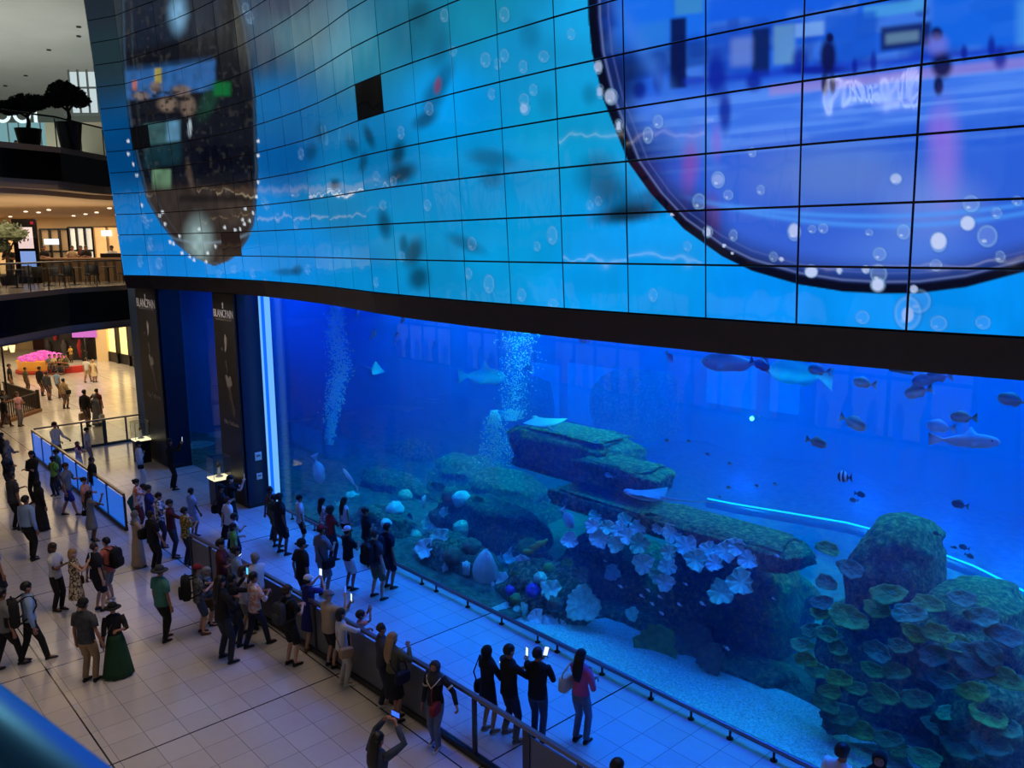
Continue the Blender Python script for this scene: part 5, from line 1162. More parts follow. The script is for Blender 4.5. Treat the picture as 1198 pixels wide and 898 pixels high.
a = p(402, 711, 801, 0, 60, 'f', 'white', 'e', 'trousers', 'offwhite', 'bob', 'black', 'Uf', 'woman all in white at the barrier holding a phone up', 'n', 'm', 'w', group=G_B, lod=2); shoulderbag(a, 'tan shoulder bag of the woman all in white', 'tan', 1, .50, 1.1); phone(a, 'phone raised by the woman all in white', -1, 'v')
p(422, 716, 0, 1.24, 75, 'f', 'ltpink', 's', 'dress', 'ltpink', 'short', 'brown', 'UU', 'small child in pink with raised arms at the barrier beside the woman all in white', loc=tuple(at(424, 785, 0)), group=G_B)
a = p(387, 690, 780, 0, 55, 'm', 'beige', 's', 'shorts', 'black', 'cap', 'grey', 'du', 'man in beige tee, grey cap and black shorts filming over the barrier', 'n', 'l', 'b', group=G_B, lod=2, fat=1.15); phone(a, 'phone raised by the man in beige tee and grey cap', 1, 'v', E_phone2)
a = p(341, 683, 778, 0, 40, 'f', 'black', 's', 'shorts', 'black', 'bun', 'brown', 'pp', 'woman in black tee and shorts with a black backpack at the barrier', 'n', 'l', 'b', group=G_B, lod=2); backpack(a, 'black backpack on the woman in black shorts at the barrier', 'dkgrey', 1.05)
a = p(364, 672, 757, 0, 30, 'f', 'royal', 's', 'dress', 'royal', 'cap', 'white', 'uu', 'woman in a royal blue dress and white cap photographing at the barrier', 'W', 'l', 't', group=G_B); phone(a, 'phone held up by the woman in the royal blue dress', 1, 'v')
# ---- on the walkway at the glass
a = p(441, 619, 700, 0, 42, 'm', 'dkgrey', 's', 'shorts', 'olive', 'short', 'brown', 'dd', 'man in dark tee and olive shorts with black backpack, front row right', 's', 'l', 'b', group=G_R); backpack(a, 'black backpack of the man in olive shorts', 'black', 1.2)
a = p(455, 611, 688, 0, 48, 'm', 'navy', 's', 'shorts', 'navy', 'short', 'black', 'dd', 'man in navy tee and shorts nearest the glass, rightmost of the walkway group', 'n', 'm', 'b', group=G_R); backpack(a, 'dark blue backpack of the man nearest the glass', 'dknavy', 1.2)
p(409, 615, 690, 0, 46, 'm', 'black', 's', 'shorts', 'white', 'capback', 'white', 'pp', 'boy in black tee, white shorts and white cap on the walkway', 'n', 'm', 'b', group=G_R)
a = p(379, 613, 697, 0, 46, 'm', 'grey', 's', 'shorts', 'grey', 'cap', 'red', 'dp', 'man in grey tee and grey shorts with a red cap on the walkway', 'n', 'm', 'b', group=G_R, fat=1.1); shoulderbag(a, 'black bag at the right hip of the man with the red cap', 'black', 1, .50, 1.1)
p(352, 630, 0, 1.76, 50, 'm', 'black', 's', 'trousers', 'black', 'capback', 'black', 'wd', 'man all in black with a black cap on the walkway by the barrier', 'n', 'm', 'b', group=G_R, fat=1.12)
p(430, 593, 662, 0, 70, 'f', 'black', 's', 'trousers', 'brown', 'bun', 'black', 'cc', 'woman in black tee and brown trousers with crossed arms, walkway', 'n', 'm', 'b', group=G_R, fat=1.1)
p(405, 581, 645, 0, 44, 'f', 'white', 'n', 'trousers', 'black', 'long', 'black', 'dd', 'girl with very long black hair, white top and black trousers at the glass', 'x', 'm', 'b', group=G_R, tuck=True)
p(389, 592, 655, 0, 50, 'f', 'red', 's', 'trousers', 'dkjeans', 'afro', 'black', 'dp', 'woman in a red tee with curly black hair near the glass', 'n', 'd', 'b', group=G_R)
p(379, 582, 640, 0, 40, 'f', 'grey', 's', 'trousers', 'dkgrey', 'long', 'black', 'pp', 'girl with long dark hair and patterned top at the glass behind the red tee', 'n', 'm', 'b', group=G_R, tpat='floral')
p(353, 578, 640, 0, 60, 'm', 'white', 's', 'shorts', 'black', 'short', 'black', 'dd', 'boy in white tee and black shorts standing alone by the glass', 'x', 'm', 'b', group=G_R)
p(330, 576, 648, 0, 46, 'm', 'black', 's', 'shorts', 'black', 'short', 'black', 'ww', 'broad man in black tee and black shorts standing with legs apart', 's', 'd', 'b', group=G_R, fat=1.15)
p(319, 568, 632, 0, 60, 'm', 'brown', 's', 'trousers', 'dkgrey', 'fringe', 'black', 'bk', 'person in brown and olive standing at the foot of the light strip', 'n', 'd', 'b', group=G_R)
p(324, 577, 640, 0, 35, 'm', 'dkgreen', 's', 'shorts', 'brown', 'short', 'black', 'dp', 'boy in dark green tee squeezed between the broad man and the light strip', 'n', 'd', 'b', group=G_R)
# ---- group around the gap in the barrier
a = p(277, 600, 656, 0, 55, 'm', 'white', 's', 'trousers', 'navy', 'short', 'black', 'dp', 'man in white tee and navy trousers with a sling bag by the barrier gap', 'n', 'm', 'b', group=G_R); shoulderbag(a, 'white and black sling bag on the back of the man by the barrier gap', 'grey', 1, .62, 1.2, True, -.09)
p(270, 580, 642, 0, 48, 'm', 'white', 's', 'trousers', 'black', 'fringe', 'brown', 'bd', 'bald man in a white tee and black trousers below the near banner', 'n', 'l', 'b', group=G_R, fat=1.1)
a = p(262, 566, 630, 0, 60, 'm', 'dknavy', 's', 'trousers', 'black', 'cap', 'black', 'pp', 'man in dark navy with a cap and a bag below the near banner', 'n', 'm', 'b', group=G_R); shoulderbag(a, 'black bag behind the man in dark navy and cap', 'black', -1, .52, 1.3, True, -.05)
a = p(273, 555, 622, 0, 75, 'm', 'black', 's', 'trousers', 'black', 'short', 'black', 'uu', 'tall man in black raising his phone in front of the near banner', 'n', 'l', 'b', group=G_R); phone(a, 'phone raised by the tall man before the near banner', 1, 'v')
p(272, 612, 0, 1.25, 60, 'f', 'lime', 's', 'dress', 'lime', 'bob', 'black', 'pd', 'small girl in a light green dress below the man in white tee', group=G_R)
a = p(257, 630, 0, 1.70, 80, 'm', 'maroon', 's', 'trousers', 'dkjeans', 'short', 'black', 'pp', 'man in dark red looking at a bright phone beside the barrier end', group=G_L); phone(a, 'bright phone of the man in dark red', 1, 'p')
p(275, 638, 0, 1.66, 60, 'f', 'ltblue', 's', 'trousers', 'dkjeans', 'bun', 'black', 'pp', 'person in a light blue shirt right of the man in dark red', group=G_L)
p(298, 646, 0, 1.70, 300, 'm', 'white', 's', 'trousers', 'black', 'short', 'grey', 'cc', 'older man in a white shirt turned left behind the barrier', group=G_R, fat=1.1)
p(288, 661, 742, 0, 48, 'f', 'white', 'n', 'shorts', 'grey', 'bob', 'brown', 'pp', 'woman in a white tank top and sandals left of the peach shirt', 'n', 'l', 't', group=G_L)
p(301, 668, 756, 0, 46, 'm', 'peach', 'e', 'trousers', 'dkjeans', 'short', 'black', 'pp', 'man in a peach patterned shirt and dark jeans at the barrier', 'w', 'm', 'b', group=G_L, tpat='dots')
a = p(276, 670, 756, 0, 40, 'f', 'dknavy', 'l', 'trousers', 'dkjeans', 'short', 'black', 'uu', 'person in dark navy holding up a glowing phone left of the peach shirt', 'n', 'm', 'b', group=G_L); phone(a, 'glowing cyan phone left of the man in the peach shirt', -1, 'v', E_phone3)
a = p(264, 672, 773, 0, 45, 'f', 'black', 'l', 'trousers', 'dkjeans', 'long', 'black', 'pp', 'woman with long black hair in a black jacket and grey jeans, front of the group', 's', 'm', 'b', group=G_L, fat=1.08)
a = p(236, 659, 741, 0, 65, 'm', 'grey', 's', 'shorts', 'jeans', 'cap', 'red', 'pp', 'man in patterned grey shirt, jean shorts and red cap with backpack', 'n', 'l', 't', tpat='camo', group=G_L, fat=1.08); backpack(a, 'black backpack of the man in the red cap and jean shorts', 'black', 1.35)
a = p(246, 663, 731, 0, 70, 'm', 'ltblue', 's', 'shorts', 'olive', 'short', 'grey', 'pp', 'man in blue leaf patterned shirt half hidden behind the red cap', 'n', 'l', 'b', tpat='leaf', group=G_L); shoulderbag(a, 'brown bag hanging from the man in the leaf patterned shirt', 'brown', 1, .46, 1.3)
p(193, 660, 749, 0, 30, 'm', 'teal', 's', 'trousers', 'black', 'hat', 'dkgrey', 'dd', 'man in a sea green polo and dark hat standing alone on the tiles', 't', 'm', 'b', group=G_L, fat=1.1)
# ---- row at the barrier gap
p(227, 570, 627, 0, 46, 'm', 'ltblue', 's', 'shorts', 'ltblue', 'short', 'black', 'ds', 'man in pale blue shirt and pale shorts at the barrier gap', 'n', 'd', 'b', group=G_L, fat=1.12)
p(220, 592, 661, 0, 46, 'm', 'yellow', 's', 'trousers', 'dkjeans', 'short', 'black', 'pp', 'man in a yellow checked shirt and dark jeans', 'n', 'm', 'b', tpat='plaid', group=G_L)
p(203, 583, 652, 0, 80, 'm', 'maroon', 'l', 'trousers', 'dkjeans', 'short', 'black', 'df', 'man in a red long sleeved shirt reaching to the right', 'n', 'm', 'b', group=G_L)
a = p(182, 596, 668, 0, 40, 'm', 'black', 's', 'trousers', 'black', 'fringe', 'black', 'ds', 'man in black tee and black trousers with a black bag, back to us', 'n', 'm', 'b', group=G_L, fat=1.15); shoulderbag(a, 'black bag on the left side of the man in black', 'black', -1, .60, 1.4, True, -.04)
p(163, 595, 662, 0, 60, 'f', 'beige', 'l', 'robe', 'beige', 'hijab', 'grey', 'pp', 'woman in a long beige robe and grey headscarf', 'n', 'm', 'b', group=G_L)
p(190, 575, 640, 0, 75, 'm', 'white', 's', 'trousers', 'navy', 'short', 'black', 'pp', 'boy in a white and pale blue tee between the blue and the red shirts', group=G_L, tpat='leaf')
p(178, 566, 634, 0, 70, 'm', 'royal', 's', 'trousers', 'dkjeans', 'short', 'black', 'pp', 'man in a dark blue tee leaning at the barrier', group=G_L)
a = p(164, 559, 622, 0, 80, 'f', 'white', 's', 'trousers', 'maroon', 'bun', 'black', 'pf', 'woman in white and orange patterned shirt stretching an arm out to the right', group=G_L, tpat='orange'); phone(a, 'phone in the outstretched hand of the woman in the orange patterned shirt', 1, 'v')
p(155, 561, 612, 0, 75, 'm', 'dkgreen', 's', 'shorts', 'dkgreen', 'short', 'black', 'rr', 'man in a dark green shirt bending over the blue barrier', 'n', 'd', 'b', group=G_L, bend=.75)
# ---- left crowd
a = p(109, 573, 633, 0, 60, 'f', 'grey', 's', 'dress', 'grey', 'long', 'black', 'pu', 'woman in a short grey dress with a black waist bag holding up a phone', 'n', 'd', 'b', group=G_L); shoulderbag(a, 'black waist bag on the woman in the short grey dress', 'black', -1, .53, .9, True, -.07)
p(103, 557, 615, 0, 90, 'f', 'peach', 's', 'trousers', 'olive', 'bun', 'black', 'pp', 'woman in a peach top beside the blue barrier', group=G_L)
p(112, 533, 590, 0, 50, 'm', 'black', 's', 'trousers', 'dkgrey', 'fringe', 'brown', 'bd', 'man in a black tee close to the blue barrier above the peach top', group=G_L, fat=1.1)
p(82, 540, 603, 0, 80, 'm', 'grey', 's', 'shorts', 'royal', 'short', 'brown', 'pd', 'man in grey tee and blue shorts striding to the right', 'w', 'm', 'b', group=G_L, fat=1.1)
a = p(66, 533, 579, 0, 200, 'm', 'lime', 's', 'trousers', 'dkjeans', 'short', 'black', 'dk', 'man in a light green tee facing us by the blue barrier', 'n', 'd', 'b', group=G_L); backpack(a, 'dark backpack of the man in the light green tee', 'dkgrey', 1.1)
p(70, 525, 572, 0, 215, 'm', 'teal', 's', 'trousers', 'dkgrey', 'short', 'black', 'dd', 'man in a dull teal shirt right behind the light green tee', group=G_L)
p(43, 526, 588, 0, 190, 'f', 'black', 'l', 'trousers', 'black', 'bob', 'black', 'cc', 'person all in black with arms folded left of the light green tee', group=G_L)
p(50, 560, 620, 0, 30, 'f', 'black', 'l', 'robe', 'black', 'hijab', 'black', 'dd', 'woman in a long black robe and veil beside the pale blue shirt', group=G_L)
p(37, 578, 655, 0, 20, 'm', 'ltblue', 'l', 'trousers', 'black', 'short', 'black', 'dd', 'man in a pale blue shirt and black trousers walking away', 'x', 'm', 'b', group=G_L, fat=1.1, tuck=True)
p(20, 551, 620, 0, 30, 'm', 'dkgrey', 's', 'trousers', 'black', 'short', 'black', 'pd', 'man in a dark polo with pale stripe across the shoulders', 'n', 'm', 'b', group=G_L, fat=1.15, tpat=None)
p(11, 528, 580, 0, 90, 'f', 'black', 'l', 'trousers', 'dkjeans', 'hijab', 'dkgrey', 'pp', 'woman in black with a dark grey headscarf at the left edge', group=G_L)
p(13, 513, 563, 0, 80, 'f', 'grey', 'l', 'trousers', 'dkgrey', 'hijab', 'grey', 'pd', 'woman in a grey top and grey headscarf at the left edge', group=G_L)
p(6, 505, 552, 0, 60, 'f', 'black', 'l', 'trousers', 'black', 'bob', 'black', 'dd', 'person in black farthest up at the left edge before the tiled corridor', group=G_L)
p(63, 493, 0, 1.72, 100, 'm', 'white', 'l', 'trousers', 'dkgrey', 'short', 'black', 'rr', 'man in a white shirt at the far end of the blue barrier', group=G_L)
p(105, 499, 545, 0, 70, 'm', 'offwhite', 's', 'trousers', 'grey', 'short', 'black', 'dd', 'person in pale grey seen behind the dark glass barrier', group=G_R)
p(94, 515, 556, 0, 90, 'f', 'ltpink', 's', 'trousers', 'white', 'hijab', 'maroon', 'pp', 'woman in pink with a maroon headscarf beyond the blue barrier', group=G_R)
# ---- left foreground
p(69, 633, 713, 0, 100, 'f', 'white', 's', 'trousers', 'black', 'bob', 'brown', 'cc', 'woman in a cream top and black trousers with folded arms', 'x', 'd', 'b', group=G_L)
a = p(92, 640, 719, 0, 70, 'f', 'cream', 'n', 'dress', 'cream', 'bob', 'blonde', 'pv', 'fair haired woman in a leopard print dress', 'n', 'l', 't', tpat='leopard', group=G_L); phone(a, 'bright phone held by the woman in the leopard print dress', 1, 'v')
shoulderbag(a, 'brown handbag of the woman in the leopard print dress', 'brown', -1, .46, 1.1)
p(117, 633, 714, 0, 40, 'm', 'dknavy', 's', 'shorts', 'dknavy', 'fringe', 'brown', 'bd', 'bald man in navy tee and navy shorts', 'n', 'l', 'b', group=G_L, fat=1.15)
a = p(131, 627, 703, 0, 280, 'm', 'salmon', 's', 'shorts', 'grey', 'short', 'black', 'pd', 'man in a salmon tee with a black backpack turned to the left', 'n', 'l', 'w', group=G_L); backpack(a, 'black backpack of the man in the salmon tee', 'black', 1.2)
p(106, 698, 797, 0, 10, 'm', 'dkgrey', 's', 'trousers', 'khaki', 'capback', 'black', 'dw', 'man in camouflage tee, khaki trousers and black cap holding a hand', 'n', 'm', 'b', tpat='camo', group=G_L, lod=2, fat=1.05)
a = p(139, 703, 790, 0, 150, 'f', 'black', 'e', 'longskirt', 'dkgreen', 'hat', 'black', 'ps', 'woman in black top, long green skirt and black hat', 'n', 'm', 'b', group=G_L, lod=2); shoulderbag(a, 'small grey shoulder bag of the woman in the green skirt', 'dkgrey', 1, .52, .9, True, .05)
a = p(40, 678, 775, 0, 50, 'm', 'ltblue', 'l', 'trousers', 'black', 'short', 'black', 'dd', 'man in a light blue shirt with a large black backpack', 'w', 'm', 'b', group=G_L, lod=2, tuck=True); backpack(a, 'large black backpack of the man in the light blue shirt', 'black', 1.35, .66)
p(11, 686, 781, 0, 30, 'm', 'grey', 's', 'trousers', 'black', 'short', 'black', 'dd', 'man in a pale grey shirt and black trousers at the lower left edge', 'w', 'm', 'b', group=G_L, lod=2, fat=1.18)
p(-1, 622, 712, 0, 30, 'm', 'ltblue', 's', 'shorts', 'navy', 'short', 'black', 'dd', 'person in pale blue shirt and navy shorts cut off by the left edge', 'n', 'm', 'b', group=G_L)
# ---- beside the pillars
a = p(166, 515, 572, 0, 60, 'm', 'white', 'l', 'trousers', 'white', 'short', 'black', 'dk', 'person in a white suit in front of the far banner', 'n', 'm', 'b', group=G_R); shoulderbag(a, 'small black bag at the side of the person in white', 'black', 1, .5, .7)
a = p(202, 512, 572, 0, 60, 'f', 'black', 'l', 'trousers', 'black', 'bob', 'black', 'uu', 'person all in black photographing between the two banners', 's', 'm', 'b', group=G_R); phone(a, 'phone of the person all in black between the banners', 1, 'v')
# ---- corridor
p(14, 425, 462, 0, 60, 'm', 'black', 's', 'trousers', 'dkgrey', 'short', 'black', 'dd', 'man in a black tee beside the lamp posts of the terrace', group=G_C, lod=0)
p(32, 429, 459, 0, 30, 'm', 'olive', 's', 'trousers', 'dkjeans', 'short', 'black', 'dd', 'man in an olive tee on the bright floor before the flower stand', group=G_C, lod=0)
p(49, 428, 463, 0, 20, 'm', 'black', 'l', 'trousers', 'black', 'short', 'black', 'dd', 'man all in black before the flower stand', 'x', group=G_C, lod=0)
p(57, 434, 468, 0, 10, 'm', 'dkgrey', 'l', 'trousers', 'dkjeans', 'short', 'black', 'dd', 'man in charcoal sweater right of the man all in black', 'x', group=G_C, lod=0)
p(69, 432, 465, 0, 30, 'm', 'ltblue', 's', 'trousers', 'dkgrey', 'short', 'black', 'dd', 'man in a pale shirt near the red bench', 'x', group=G_C, lod=0)
a = p(77, 442, 478, 0, 10, 'm', 'khaki', 'l', 'trousers', 'dkgrey', 'short', 'black', 'dd', 'man in a khaki jacket with a shoulder bag on the bright floor', 'n', group=G_C, lod=0); shoulderbag(a, 'black bag of the man in the khaki jacket', 'black', 1, .55, 1.2)
p(103, 418, 447, 0, 10, 'm', 'white', 's', 'shorts', 'beige', 'short', 'brown', 'dd', 'man in a white tee and beige shorts in the middle of the corridor', 'w', group=G_C, lod=0)
p(99, 398, 422, 0, 20, 'f', 'black', 'l', 'robe', 'black', 'hijab', 'black', 'dd', 'woman in a long black robe far down the corridor', group=G_C, lod=0)
p(111, 420, 447, 0, 10, 'f', 'cream', 's', 'dress', 'cream', 'bob', 'blonde', 'dd', 'woman in a cream dress right of the beige shorts', group=G_C, lod=0)
a = p(102, 455, 499, 0, 10, 'm', 'black', 'l', 'trousers', 'dkgrey', 'short', 'black', 'dd', 'man in a black jacket carrying a paper bag toward the corridor', 'x', group=G_C, lod=0); carrier(a, 'beige paper bag carried by the man in the black jacket', 'beige', -1)
a = p(114, 460, 498, 0, 10, 'f', 'grey', 'l', 'robe', 'grey', 'hijab', 'grey', 'dd', 'woman in a long grey robe carrying a white bag', group=G_C, lod=0); carrier(a, 'white carrier bag of the woman in the grey robe', 'white', 1)
p(116, 454, 493, 0, 10, 'm', 'maroon', 's', 'trousers', 'dkjeans', 'short', 'black', 'od', 'man in a dark maroon tee just ahead of the grey robe', group=G_C, lod=0)
p(84, 404, 424, 0, 190, 'm', 'yellow', 's', 'trousers', 'black', 'short', 'black', 'cc', 'man in a yellow shirt by the dark shop front', group=G_C, lod=0)
p(7, 464, 500, 0, 30, 'm', 'black', 'l', 'trousers', 'black', 'short', 'black', 'dd', 'man in black walking past the terrace fence', 'w', group=G_C, lod=0)
p(19, 458, 0, 1.6, 100, 'f', 'ltpink', 's', 'trousers', 'grey', 'bob', 'brown', 'pp', 'guest in pink behind the terrace fence', group=G_C, lod=0)
p(3, 456, 0, 1.6, 90, 'f', 'dkgrey', 's', 'trousers', 'grey', 'bob', 'brown', 'pp', 'guest in dark grey behind the terrace fence at the left edge', group=G_C, lod=0)
for k, (x, c, lb) in enumerate([(60, 'grey', 'seated guest in grey at the left end of the red bench'), (66, 'cream', 'seated guest in cream on the red bench'), (71, 'black', 'seated guest in black in the middle of the red bench'), (75, 'tan', 'seated guest in tan on the red bench'), (79, 'olive', 'seated guest in olive at the right end of the red bench')]):
    g_ = at(x, 437+abs(x-70)*.05, 0); p(x, 418, 0, 1.68, 150+12*k, 'm' if k % 2 else 'f', c, 's', 'trousers', 'dkjeans', 'short', 'black', 'pp', lb, loc=(g_.x, g_.y, 0.05), sit=True, group=G_C, lod=0)
flush_skins()
# ================================================================== THE MALL AT THE LEFT
M_fasc = mat('balcony_black', (12, 12, 15), .25); M_beige = mat('soffit_beige', (205, 178, 148), .7); M_whitec = mat('vault_white', (214, 212, 206), .7, var=.05, vscale=.4); M_flr1 = mat('upper_floor', (150, 135, 118), .25)
M_wood = mat('counter_wood', (150, 120, 85), .6, var=.25, vscale=3); M_wallw = mat('shop_wall', (214, 190, 150), .7, var=.06, vscale=1)
def slab(name, edge, z0, z1, m, far=((-14, 80), (-75, 80), (-75, 8))):
    mb = MB(); mb.smooth = False; mb.prism([(v[0], v[1]) for v in edge]+list(far), z0, z1); return struct(mb.build(name, m, smooth=False))
def inset(edge, d):
    out = []
    for k, v in enumerate(edge):
        a = Vector(edge[max(0, k-1)][:2]); b = Vector(edge[min(len(edge)-1, k+1)][:2]); t = (b-a).normalized(); nn = Vector((-t.y, t.x)); 
        if nn.dot(Vector((-1, .35))) < 0: nn = -nn
        out.append((v[0]+nn.x*d, v[1]+nn.y*d))
    return out
E1 = [(-24, 12), (-20.6, 18), (-18.6, 24)]+[tuple(at(x, y, 6.45))[:2] for x, y in ((0, 345), (40, 341), (80, 337), (150, 333))]+[(-15.2, 38.2), (-14, 41)]
slab('floor_upper', E1, 6.25, 6.45, M_flr1); slab('wall_fascia', inset(E1, .04), 5.15, 6.25, M_fasc); slab('trim_2', inset(E1, .12), 4.72, 5.15, mat('fascia_gloss', (40, 34, 34), .12)); slab('trim_6', inset(E1, .015), 4.74, 4.95, mat('edge_grey', (150, 140, 140), .5)); slab('ceiling_corridor', inset(E1, .3), 4.62, 4.72, mat('ceiling_grey', (150, 140, 132), .7))
E2 = [(-22, 13), (-18.4, 19), (-17.2, 24)]+[tuple(at(x, y, 11.6))[:2] for x, y in ((0, 165), (70, 172), (125, 182))]+[(-13.8, 36.5), (-13, 39)]
slab('floor_top', E2, 11.4, 11.6, M_flr1); slab('wall_fascia_top', inset(E2, .03), 10.42, 11.4, M_fasc); slab('trim_3', inset(E2, .25), 10.12, 10.42, M_beige); slab('ceiling_soffit', inset(E2, 1.0), 9.95, 10.12, M_beige)
# vaulted white ceiling above the top level
mb = MB(); R = []
for x in (-75, -60, -45, -30, -15, -6):
    R.append([(x, y, z+.012*(x+30)) for y, z in ((12, 21.6), (25, 21.5), (40, 21.0), (50, 20.3), (58, 19.4), (66, 18.2), (72, 17.0))])
mb.rings(R, cap=False, closed=False); struct(mb.build('ceiling', M_whitec))
mb = MB(); mb.box((-42, 72.2, 14.3), (70, .3, 5.6)); struct(mb.build('wall_back_top', emis('frosted_glow', (176, 205, 196), .62), smooth=False))
def glassrail(name, edge, z, label, m_rail=M_dkmetal, h=1.05, step=1.6):
    P = [Vector((v[0], v[1], z)) for v in edge]; o0 = P[0].copy(); b = empty(name, o0, 0, label, 'railing')
    mb = MB(); mb.tube([p_-o0+Vector((0, 0, h)) for p_ in P], .032, 8); mb.build('handrail', m_rail, b)
    for a, c in zip(P, P[1:]):
        n = max(1, round((c-a).length/step)); d = (c-a)/n
        for i in range(n):
            q_ = a+d*(i+.5)-o0; mb = MB(); mb.box((0, 0, 0), (d.length-.03, .015, h-.06)); o = mb.build('glass_panel', M_clear, b, smooth=False); o.location = q_+Vector((0, 0, h/2)); o.rotation_euler = (0, 0, math.atan2(d.y, d.x))
            mb = MB(); mb.box((0, 0, h/2-.03), (.03, .03, h-.06)); o = mb.build('post', m_rail, b, smooth=False); o.location = a+d*i-o0
    return b
glassrail('balcony_railing', inset(E1[2:], .12), 6.45, 'glass balcony railing with steel handrail in front of the cafe', M_steel)
glassrail('balcony_railing', inset(E2[2:], .12), 11.6, 'glass railing of the top balcony beside the potted trees')
# --- cafe on the middle level
def atz(x, y, Y): return atY(x, y, Y)
c = atY(98, 331, 40); ct = empty('cafe_counter', (c.x, c.y, 6.45), .12, 'long wooden cafe counter on the middle balcony', 'counter')
mb = MB(); mb.box((0, 0, .52), (4.2, .7, 1.04)); mb.build('counter_body', M_wood, ct, smooth=False)
mb = MB()
for k in range(11):
    mb.box((-2.0+.4*k, -.37, .52), (.12, .04, 1.0))
mb.build('front_slats', mat('slat_dark', (84, 66, 48), .6), ct, smooth=False)
mb = MB(); mb.box((0, -.03, 1.08), (4.4, .9, .07)); mb.build('worktop', mat('counter_top', (190, 150, 110), .4), ct, smooth=False, bevel=.01)
mb = MB(); mb.box((1.45, 0, 1.22), (1.0, .5, .2)); mb.build('coffee_machine', mat('machine_black', (20, 20, 22), .3), ct, smooth=False, bevel=.02)
c = atY(33, 307, 38); tt_ = empty('directory_totem', (c.x, c.y, 6.45), .25, 'black directory totem with two bright screens on the middle balcony', 'sign')
mb = MB(); mb.box((0, 0, 1.45), (1.0, .18, 2.9)); mb.build('casing', M_fasc, tt_, smooth=False, bevel=.02)
mb = MB(); mb.box((.02, -.1, 2.05), (.62, .02, .95)); mb.build('upper_screen', mat('totem_screen', (200, 190, 200), .3, emit=.9, ecol=(225, 200, 200), var=.3, vscale=4), tt_, smooth=False)
mb = MB(); mb.box((.05, -.1, .95), (.62, .02, 1.0)); mb.build('lower_screen', emis('totem_screen_blue', (140, 170, 235), .85), tt_, smooth=False)
mb = MB(); mb.box((.34, -.1, 2.72), (.12, .02, .12)); mb.build('red_mark', emis('red_mark', (200, 40, 60), .8), tt_, smooth=False)
M_bark = mat('bark', (70, 56, 44), .9); M_leafd = mat('leaf_dark', (22, 34, 20), .8, var=.4, vscale=6); M_olive = mat('leaf_olive', (110, 122, 96), .8, var=.4, vscale=6)
def tree(name, base, trunk_h, blobs, m, label, pot=None, seed=1, leaf=.09, num=900):
    t = empty(name, base, 0, label, 'tree'); r0 = random.Random(seed); mb = MB(); mb.tube([(0, 0, 0), (.05, .0, trunk_h*.5), (0, .03, trunk_h)], [.09, .07, .05], 8)
    for bx, by, bz, r in blobs: mb.tube([(0, .03, trunk_h*.85), (bx*.6, by*.6, (trunk_h+bz)/2), (bx, by, bz)], [.05, .035, .015], 6)
    mb.build('trunk', M_bark, t); mb = MB(); tot = sum(b[3]**2 for b in blobs)
    for bx, by, bz, r in blobs:
        for _ in range(int(num*r*r/tot)):
            d = Vector((r0.gauss(0, 1), r0.gauss(0, 1), r0.gauss(0, 1))).normalized()*r*(.55+.5*r0.random()); d.z *= .62
            c_ = Vector((bx, by, bz))+d; u = Vector((r0.gauss(0, 1), r0.gauss(0, 1), r0.gauss(0, .7))).normalized(); w_ = u.cross(Vector((r0.gauss(0, 1), r0.gauss(0, 1), r0.gauss(0, 1)))).normalized()
            mb.add([c_-u*leaf, c_+w_*leaf*.45, c_+u*leaf, c_-w_*leaf*.45], [(0, 1, 2, 3)])
        mb.ell((bx, by, bz), (r*.72, r*.72, r*.45), 12, 8, None, lambda q_: q_*(1+.2*noise.noise(q_*3)))
    o = mb.build('foliage', m, t, smooth=False); return t
def pot(base, r, h, m, label):
    b = empty('planter', base, 0, label, 'planter'); mb = MB(); mb.lathe([(r*.72, 0), (r, h), (r*1.02, h), (r*.9, h-.04), (r*.85, h-.12)], (0, 0, 0), 24); mb.build('pot', m, b)
    mb = MB(); mb.lathe([(r*.86, h-.13), (r*.2, h-.10)], (0, 0, 0), 16); mb.build('soil', M_bark, b); return b
c = atY(8, 303, 36); tree('olive_tree', (c.x, c.y, 6.85), 1.0, [(0, 0, 1.9, .75), (-.5, .1, 1.5, .55), (.55, 0, 1.75, .5), (-.2, 0, 1.2, .4)], M_olive, 'pale olive tree on the middle balcony beside the black totem', seed=4, leaf=.10, num=900)
pot((c.x, c.y, 6.45), .42, .42, M_fasc, 'dark round planter under the olive tree')
c = at(82, 171, 11.62); c = Vector((c.x-.6, c.y+1.2, 11.6)); M_potg = mat('pot_glossy', (58, 56, 62), .15, .3)
pot(c, .45, 1.0, M_potg, 'glossy tall planter on the top balcony nearest the video wall')
tree('potted_tree', c+Vector((0, 0, .95)), .55, [(0, 0, 1.05, .62), (-.45, 0, .85, .4), (.42, 0, .85, .42), (-.1, 0, 1.3, .38)], M_leafd, 'dark clipped tree in the planter nearest the video wall', seed=2, num=2600)
c2 = Vector((c.x-1.35, c.y-.3, 11.6)); pot(c2, .45, .75, M_potg, 'darker planter on the top balcony, left of the glossy one')
tree('potted_tree', c2+Vector((0, 0, .7)), .55, [(0, 0, .95, .5), (-.6, 0, .8, .42), (.4, .1, 1.0, .4)], M_leafd, 'dark spreading tree in the left planter on the top balcony', seed=3, num=2400)
c = at(17, 163, 11.62); person(17, 140, 0, 1.7, 150, 'm', 'dkgrey', 'l', 'trousers', 'black', 'short', 'black', 'rr', 'person in dark clothes leaning by the top balcony railing', loc=(atY(17, 150, 42).x, 42, 11.6), group='people on the upper levels', lod=0)
